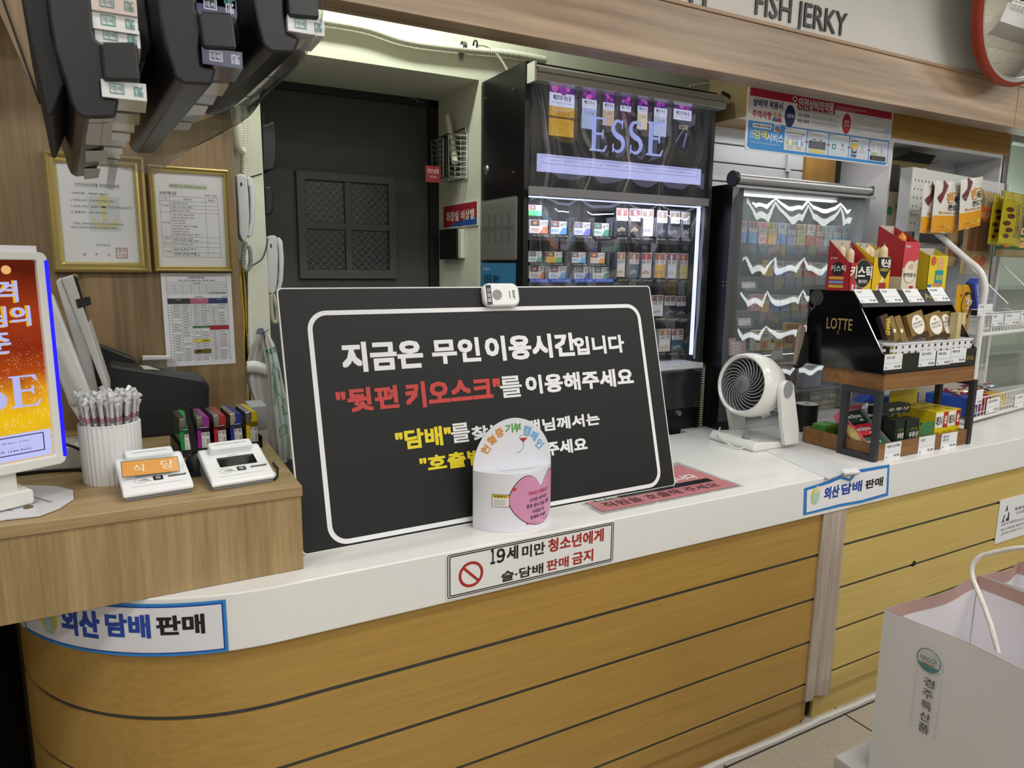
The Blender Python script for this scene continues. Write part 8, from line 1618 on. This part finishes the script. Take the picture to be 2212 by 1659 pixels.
# boxes of bars on the lower shelf
for i, (a0, a1, c, hh, lab, tx_) in enumerate(((-.02, .115, '#1f4aa8', .085, 'blue carton of bars in the lower basket at the rack corner', 'Dr.You'), (.118, .255, '#a82830', .08, 'red carton of bars in the lower basket beside the blue one', '핫브레이크'), (.258, .42, '#c9a02a', .075, 'yellow carton of bars in the lower basket right of the red one', '10'))):
    a0 = max(a0, .015); b = MB(); b.box(RFr, a0, a1, L0+.012, L0+.012+hh, -.20, -.012, C(c, .4)); b.text(RFr, tx_, a0+.02, L0+.03, a1-.02, L0+.055, -.0115, kw, .03); b.ob('bar_carton', label=lab, cat='box')
rgc = ('#6a2a5a', '#c9c2ac', '#8a1f2a', '#2f2420', '#b8a878', '#5a2a4a', '#3a5a9a', '#9aa2b0')
for i in range(8):
    a = .03+.048*i; F = Fr(RFr(a, L0+.098+.012*(i % 2), -.05-.04*(i % 3)), RF.u*math.cos(.4)+RF.v*math.sin(.4)*((-1)**i), RF.v); w, h = .10, .04; B = Bulge(F, w, h, .010); b = MB()
    b.grid(lambda p, q: B(w*p, h*q), 8, 6, C(rgc[i], .2, .2)); b.grid(lambda p, q: F(w*p, h*q, -.006*math.sin(PI*p)*math.sin(PI*q)), 6, 4, C(rgc[i], .3)); b.grid(lambda p, q: B(w*(.25+.5*p), h*(.25+.5*q), .0012), 4, 3, C(('#c8c0a0', '#8a2a2a')[i % 2], .35)); b.text(B, '초코바', w*.32, h*.36, w*.68, h*.62, .0022, C(('#8a2a2a', '#e0d8c8')[i % 2], .4), .02)
    b.ob('chocolate_bar', smooth=True, ang=0, label=f'{("purple", "cream", "red", "dark brown", "beige", "violet", "blue", "silver")[i]} wrapped bar lying loose in the lower basket', cat='bar')
for i, (x, yb, yt, c, lab) in enumerate(((-.30, 0, .075, '#1e3a7a', 'dark blue snack carton behind the vitamin boxes, left one'), (-.20, 0, .09, '#16305e', 'dark blue snack carton behind the vitamin boxes, right one'))):
    p = RFr(0.0+x*.95, 0, -.05); MB().box(WF, p.x-.04, p.x+.045, 1.89, 1.96, ZC+.001, ZC+yt+.05, C(c, .4)).ob('snack_carton', label=lab, cat='box')
p = at(1850, 895, Y=1.98); MB().box(WF, p.x-.07, p.x+.07, 1.93, 1.99, ZC+.001, ZC+.085, C('#c3bfd0', .5)).ob('lilac_carton', bev=.002, label='pale lilac carton on the counter behind the snack rack', cat='box')
MB().prism(FY(2.02), FY(2.02).pxs([(1860, 870), (1890, 842), (1905, 845), (1900, 872)])[::-1], -.05, 0, C('#22409c', .45)).ob('blue_bag', bev=.006, label='blue folded bag behind the lilac carton', cat='bag')
# ================================================================ convex mirror
MC = V3((3.39, 1.72, 2.79)); MN = V3((-.42, -.80, -.30)).normalized(); MRr = .40
mu_ = V3((0, 0, 1)).cross(MN).normalized(); MF = Fr(MC, mu_, MN.cross(mu_), MN)
MF = Fr(MC, (1, 0, 0), (0, 0, 1), (0, -1, 0)); tq = R(14); MF = Fr(MC, (1, 0, 0), (0, -math.sin(tq), math.cos(tq)), (0, -math.cos(tq), -math.sin(tq)))
mi_ = thing('convex_mirror', MC, 'round convex safety mirror with an orange rim above the wooden beam', 'mirror')
MB().lathe(MF, 0, 0, [(MRr-.02, -.01), (MRr, -.012), (MRr+.002, .006), (MRr-.006, .022), (MRr-.018, .026)], C('#96331a', .4), 64).ob('rim', mi_, smooth=True, ang=50)
MB().lathe(MF, 0, 0, [(MRr-.018, .025), (MRr-.026, .027), (MRr-.030, .020)], C('#a9a9a6', .3), 64).ob('inner_gasket', mi_, smooth=True)
RS = .62; cc = math.sqrt(RS*RS-(MRr-.03)**2)
MB().lathe(MF, 0, 0, [((MRr-.03)*k/14, math.sqrt(RS*RS-((MRr-.03)*k/14)**2)-cc+.018) for k in range(14, 0, -1)]+[(.0005, RS-cc+.018)], C('#e8eaea', .01, 1), 64).ob('mirror_glass', mi_, smooth=True, ang=0)
MB().tube([MF(0, 0, -.01), MF(0, -.0, -.06), V3((MC.x, YB+.02, MC.z+.02))], .02, BPLAST, 10).ob('wall_arm', mi_)
# ================================================================ overhead cigarette rack, upper left
YFn = 1.15; DV = V3((-.063, .998, 0)).normalized(); FN = Fr((0, YFn, 0), (1, 0, 0), (0, 0, 1), (0, -1, 0))
fin = C('#15161a', .36); finb = C('#060607', .6)
ovr = thing('cigarette_rack', FN(*FN.px(350, 0)), 'black plastic overhead cigarette rack with three curved columns, upper left corner', 'rack')
def sweep(P, y0, y1, m, nm):                     # outline on the front plane pushed back along the tray direction
    n = len(P); A = [FN(a, b)+DV*y0 for a, b in P]; B = [FN(a, b)+DV*y1 for a, b in P]
    b = MB(); b.add(A+B, [list(range(n-1, -1, -1)), list(range(n, 2*n))]+[(i, (i+1) % n, n+(i+1) % n, n+i) for i in range(n)], m); return b.ob(nm, ovr, bev=.004)
LEN = (.80, .78, .55)
cols = [[(96, -60), (193, -60), (197, 0), (201, 68), (206, 84), (218, 92), (246, 94), (240, 178), (220, 179), (223, 209), (258, 213), (250, 252), (184, 256), (164, 246), (152, 220), (140, 175), (118, 110), (108, 50)],
        [(330, -60), (418, -60), (424, 26), (440, 28), (432, 108), (436, 141), (468, 146), (458, 184), (396, 181), (378, 168), (360, 110), (346, 50)],
        [(536, -60), (614, -60), (616, 40), (622, 72), (650, 82), (636, 115), (586, 113), (568, 98), (556, 50)]]
for i, P in enumerate(cols): sweep(FN.pxs(P)[::-1], 0, LEN[i], fin, 'column')
for i, P in enumerate(([(214, 94), (295, 95), (303, 180), (222, 178)], [(424, 27), (500, 32), (509, 112), (436, 108)], [(614, -60), (680, -60), (686, 46), (620, 40)])): sweep(FN.pxs(P)[::-1], -.012, .06, C('#1a1b1e', .35), 'front_guard')
sweep(FN.pxs([(36, -60), (100, -60), (112, 60), (140, 175), (112, 245), (100, 244)])[::-1], .02, .5, finb, 'side_shell')
sweep(FN.pxs([(258, -60), (330, -60), (346, 60), (330, 100), (262, 60)])[::-1], .10, .6, finb, 'dark_channel')
sweep(FN.pxs([(445, -60), (536, -60), (556, 50), (540, 60), (460, 20)])[::-1], .10, .6, finb, 'dark_channel')
# label cards under the first column
zb1 = FN.px(215, 255)[1]
b = MB(); FZb = Fr((0, 0, zb1-.0015), (1, 0, 0), (0, 1, 0), (0, 0, -1)); cdm = C('#b9bcb8', .5)
for P in ([(184, 257), (246, 256), (238, 315), (186, 312)], [(184, 326), (233, 325), (231, 348), (185, 350)], [(181, 364), (217, 364), (213, 384), (182, 388)]): b.poly(FZb, FZb.pxs(P), 0, cdm)
for P in ([(186, 266), (236, 264), (236, 265.5), (186, 267.5)], [(222, 258), (223.4, 258), (218, 312), (216.6, 312)]): b.poly(FZb, FZb.pxs(P), .0004, GREY)
b.ob('label_cards', ovr)
# packs in the columns
pkw, pkh = .054, .0225
def opack(p, c, label, tx_, lean=0):
    F = Fr(p, (1, 0, 0), (0, 0, 1), (0, -1, 0)); b = MB(); b.box(F, 0, pkw, 0, pkh, -.09, 0, C(c, .2, spec=.7, coat=.3)); ink_ = C('#4a8a86', .5) if c != '#232a52' else C('#c9cde0', .5)
    b.text(F, 'KT&G', pkw*.72, pkh*.2, pkw*.92, pkh*.8, .0005, ink_, .02); b.rim(F, [(pkw*.18, pkh*.25), (pkw*.5, pkh*.25), (pkw*.5, pkh*.85), (pkw*.18, pkh*.85)], [(pkw*.2, pkh*.31), (pkw*.48, pkh*.31), (pkw*.48, pkh*.79), (pkw*.2, pkh*.79)], .0005, ink_); b.text(F, '에쎄', pkw*.22, pkh*.36, pkw*.46, pkh*.74, .0006, ink_)
    return b.ob('cigarette_pack', label=label, cat='cigarette pack')
for ci, (x, y, c, nm) in enumerate(((221, 212, '#d5d5d2', 'first'), (437, 141, '#232a52', 'second'), (621, 70, '#cfcfd2', 'third'))):
    a, z = FN.px(x, y); p = FN(a, z+.001)+V3((0, -.006, 0)); opack(p, c, f'cigarette pack at the front of the {nm} column of the overhead rack', '')
    for k in range(1, 8 if ci == 0 else 6):
        q = FN(a-.001, z+.001-.002*(k % 2))+DV*(.095*k); opack(q, ('#b9b4aa', '#8d8578', '#c9c6c0')[k % 3] if ci != 1 else ('#6a6f86', '#b0aaa0')[k % 2], f'cigarette pack in the {nm} column of the overhead rack, {ORD[k]} from the front', '')
for i, (x, y, c) in enumerate(((196, 20, '#c9b8b2'), (199, 58, '#d8d8d6'), (204, 88, '#d5d6d6'))):
    a, z = FN.px(x, y); opack(FN(a+.001, z)+V3((0, .004*i, 0)), c, f'pack in the upper window of the first overhead column, {("topmost", "middle", "lowest")[i]}', '')
for i, (x, y, c) in enumerate(((420, 6, '#3a4468'), (424, 26, '#232a52'))):
    a, z = FN.px(x, y); opack(FN(a+.001, z+.002)+V3((0, .004, 0)), c, f'dark blue pack in the window of the second overhead column, {("upper", "lower")[i]}', '')
# clear cover film swept under the rack
def P3(x, y, Y): return at(x, y, Y=Y)
eA = smoothpath([P3(689, -40, 1.16), P3(684, 40, 1.16), P3(655, 92, 1.18), P3(632, 118, 1.22), P3(560, 190, 1.42), P3(470, 245, 1.66), P3(330, 305, 1.92), P3(236, 346, 2.02)], 6)
eB = smoothpath([P3(700, -40, 1.14), P3(697, 30, 1.14), P3(676, 92, 1.14), P3(642, 140, 1.16), P3(575, 205, 1.30), P3(520, 262, 1.50), P3(420, 322, 1.74), P3(336, 372, 1.96)], 6)
cf = thing('cover_film', P3(500, 260, 1.6), 'clear plastic cover film sweeping down under the overhead cigarette rack', 'film')
n_ = len(eA)-1
def cs(i, j):
    k = min(int(i*n_), n_-1); t_ = i*n_-k; p = eA[k].lerp(eA[k+1], t_); q = eB[k].lerp(eB[k+1], t_); return p.lerp(q, j)+V3((0, .01*math.sin(i*23)*j, -.018*math.sin(PI*j)*i+.006*math.sin(17*i+6*j)*i))
MB().grid(cs, 60, 10, clear('cover_film_plastic', tint='#e9ece8', haze=.26, rough=.15, gloss=.5)).ob('sheet', cf, smooth=True, ang=0)
hb = MB(); hb.grid(lambda i, j: cs(i, .93+.07*j)+V3((0, -.002, 0)), 60, 2, clear('film_edge_streak', tint='#f4f6f4', haze=.5, rough=.1, gloss=.8)); hb.ob('edge_streak', cf, smooth=True, ang=0)  # paler band painting the bright reflection streaks along the film's lower edge
fl = [P3(x, y, Y) for x, y, Y in ((236, 350, 1.98), (256, 352, 1.97), (245, 410, 1.98), (229, 408, 1.985))]
MB().add(fl, [(0, 1, 2, 3)], clear('film_tail', tint='#f4f6f8', haze=.3, gloss=.3)).ob('hanging_tail', cf, solid=.0006)
Fc = Fr(P3(313, 305, 1.86), (1, 0, 0), (0, 0, 1)); b = MB(); a_ = Fr(P3(299, 309, 1.86), (P3(326, 300, 1.86)-P3(299, 309, 1.86)), (0, 0, 1)); wl2 = (P3(326, 300, 1.86)-P3(299, 309, 1.86)).length
b.rim(a_, rr(0, wl2, -.006, .006, .003), rr(.004, wl2-.003, -.003, .0035, .001), 0, C('#dcdcdc', .4)); b.ob('white_clip', cf, solid=.003)
for i, P in enumerate(([(212, 350, 1.98), (235, 352, 1.98), (234, 357, 1.98), (206, 358, 1.98)], [(105, 145, 1.7), (118, 150, 1.7), (150, 280, 1.95), (158, 340, 2.05), (146, 345, 2.05), (128, 260, 1.95)], [(125, 215, 1.8), (142, 240, 1.8), (149, 300, 1.95), (140, 305, 1.95)])):
    v = [P3(*q) for q in P]; MB().add(v, [list(range(len(v)))], clear(f'torn_film', haze=.12 if i else .4, gloss=.4)).ob('torn_film', cf, solid=.0008)
# thin wire and wooden side board at the left of the rack
Fl_ = FY(1.72); MB().prism(Fl_, Fl_.pxs([(-40, -60), (36, -60), (103, 246), (92, 236)])[::-1], -.3, 0, oak).ob('side_board', label='wooden side board beside the overhead rack, top left corner', cat='board')
MB().tube([at(-8, -40, Y=1.71), at(86, 224, Y=1.71)], .0022, INK, 6).ob('hanging_wire', label='thin black wire running down the wooden side board', cat='wire')
# ================================================================ plastic carrier bags hanging on the wall strip
nl = at(564, 717, Y=YW); pl = C('#cfcfcd', .35, spec=.6); mp_ = C('#c3d3cc', .4); gk = C('#2a7a52', .5)
MB().cyl(FY(YW), *FY(YW).px(563, 716), .013, .0, .006, C('#6a7484', .4), 16).ob('wall_screw', label='blue grey screw holding the plastic bags on the wall', cat='screw')
def drape(name, Lp, Rp, Y0, label, m, folds, seed):
    t = thing(name, at(*Lp[-1], Y=Y0), label, 'plastic bag'); L_ = smoothpath([at(x, y, Y=Y0) for x, y in Lp], 6); R__ = smoothpath([at(x, y, Y=Y0) for x, y in Rp], 6); n_ = len(L_)-1
    def f(i, j): k = min(int(j*n_), n_-1); q = j*n_-k; p = L_[k].lerp(L_[k+1], q); r = R__[k].lerp(R__[k+1], q); return p.lerp(r, i)+V3((0, -.020*math.sin(PI*i)-.009*math.sin(folds*i+2*j+seed)*(.3+j)-.004*math.sin(3*folds*i+9*j), 0))
    MB().grid(f, 36, 40, m).ob('bag_body', t, smooth=True, ang=0); return t, f
t, f1 = drape('carrier_bag', [(556, 722), (545, 740), (535, 775), (530, 800), (534, 830), (549, 870), (556, 930), (566, 985)], [(577, 722), (588, 745), (592, 780), (602, 830), (606, 880), (612, 930), (618, 970), (622, 1000)], 2.46, 'crumpled white plastic carrier bag hanging on the wall screw', pl, 9, 0)
MB().grid(lambda i, j: at(532+47*i+2*math.sin(9*i), 781+26*j+10*i-6*math.sin(PI*i), Y=2.43-.01*math.sin(PI*j)), 14, 6, C('#d8d8d4', .3, spec=.6)).ob('folded_flap', t, smooth=True, ang=0, solid=.002)
t, f2 = drape('carrier_bag', [(562, 720), (566, 750), (576, 790), (582, 850), (592, 910), (600, 960), (604, 998)], [(578, 720), (592, 742), (600, 775), (612, 830), (622, 880), (632, 940), (636, 982)], 2.42, 'plastic carrier bag printed with a green road map, right of the crumpled one', pl, 6, 1)
def f2o(a, b_, c=0): p = f2(a, b_); return p+V3((0, -.0015-c, 0))
b = MB(); b.grid(lambda i, j: f2o(.16+.82*i, .20+.77*j, -.0006), 12, 24, mp_); b.grid(lambda i, j: f2o(.18+.78*i, .20+.055*j), 6, 2, gk); b.text(lambda a, c, d: f2o(a, 1-c, .001), '여행의 피로', .25, 1-.25, .9, 1-.205, .0, kw, .01)
rg = fuzz(33); nodes = [(.2+.7*rg.random(), .32+.48*rg.random()) for _ in range(26)]
for i, (u, v) in enumerate(nodes):
    ds = sorted(nodes, key=lambda q: (q[0]-u)**2+((q[1]-v)*3)**2)[1:3]
    for q in ds: b.tube([f2o(u+(q[0]-u)*k/4, v+(q[1]-v)*k/4, .0008) for k in range(5)], .0006, gk, 4)
    b.tube([f2o(u+.02*math.cos(k), v+.006*math.sin(k), .0008) for k in (0, 1.57, 3.14, 4.7)], .0005, gk, 4, closed=True)
b.ob('map_print', t)
MB().tube([at(566, 718, Y=2.40), at(572, 724, Y=2.40), at(571, 732, Y=2.40)], .0022, INK, 5).tube([at(570, 722, Y=2.40), at(580, 711, Y=2.40)], .0012, INK, 5).ob('tie_string', label='black tie string round the top of the plastic bags', cat='string')
# ================================================================ shop seen in the mirror
MB().box(WF, 3.6, 6.6, -2.6, -.9, FZ, .72, C('#b5b2ac', .5)).ob('display_island', bev=.01, label='low pale display island in the shop behind the viewer, seen in the convex mirror', cat='table')
for i in range(10):
    x = 3.8+.32*(i % 5); y = -2.5+.35*(i//5); MB().box(WF, x, x+.26, y, y+.13, .721, 1.0, C('#d8d5d0', .5)).ob('gift_bag', label='white gift bag in the row on the display island, seen in the mirror', cat='bag', group='white gift bags on the display island')
bsh = thing('black_shelf', (6.2, -4.6, FZ), 'black metal shelf unit far behind the viewer, seen in the convex mirror', 'shelf')
for z in (.4, .9, 1.4, 1.9): MB().box(WF, 4.2, 8.2, -4.9, -4.4, z, z+.03, C('#8a8680', .6)).ob('shelf_board', bsh)
for x in (4.2, 5.5, 6.8, 8.2): MB().box(WF, x-.02, x+.02, -4.9, -4.4, FZ, 2.1, BLACK).ob('upright', bsh)
for o in list(bpy.data.objects):
    if '_w' in o: del o['_w']
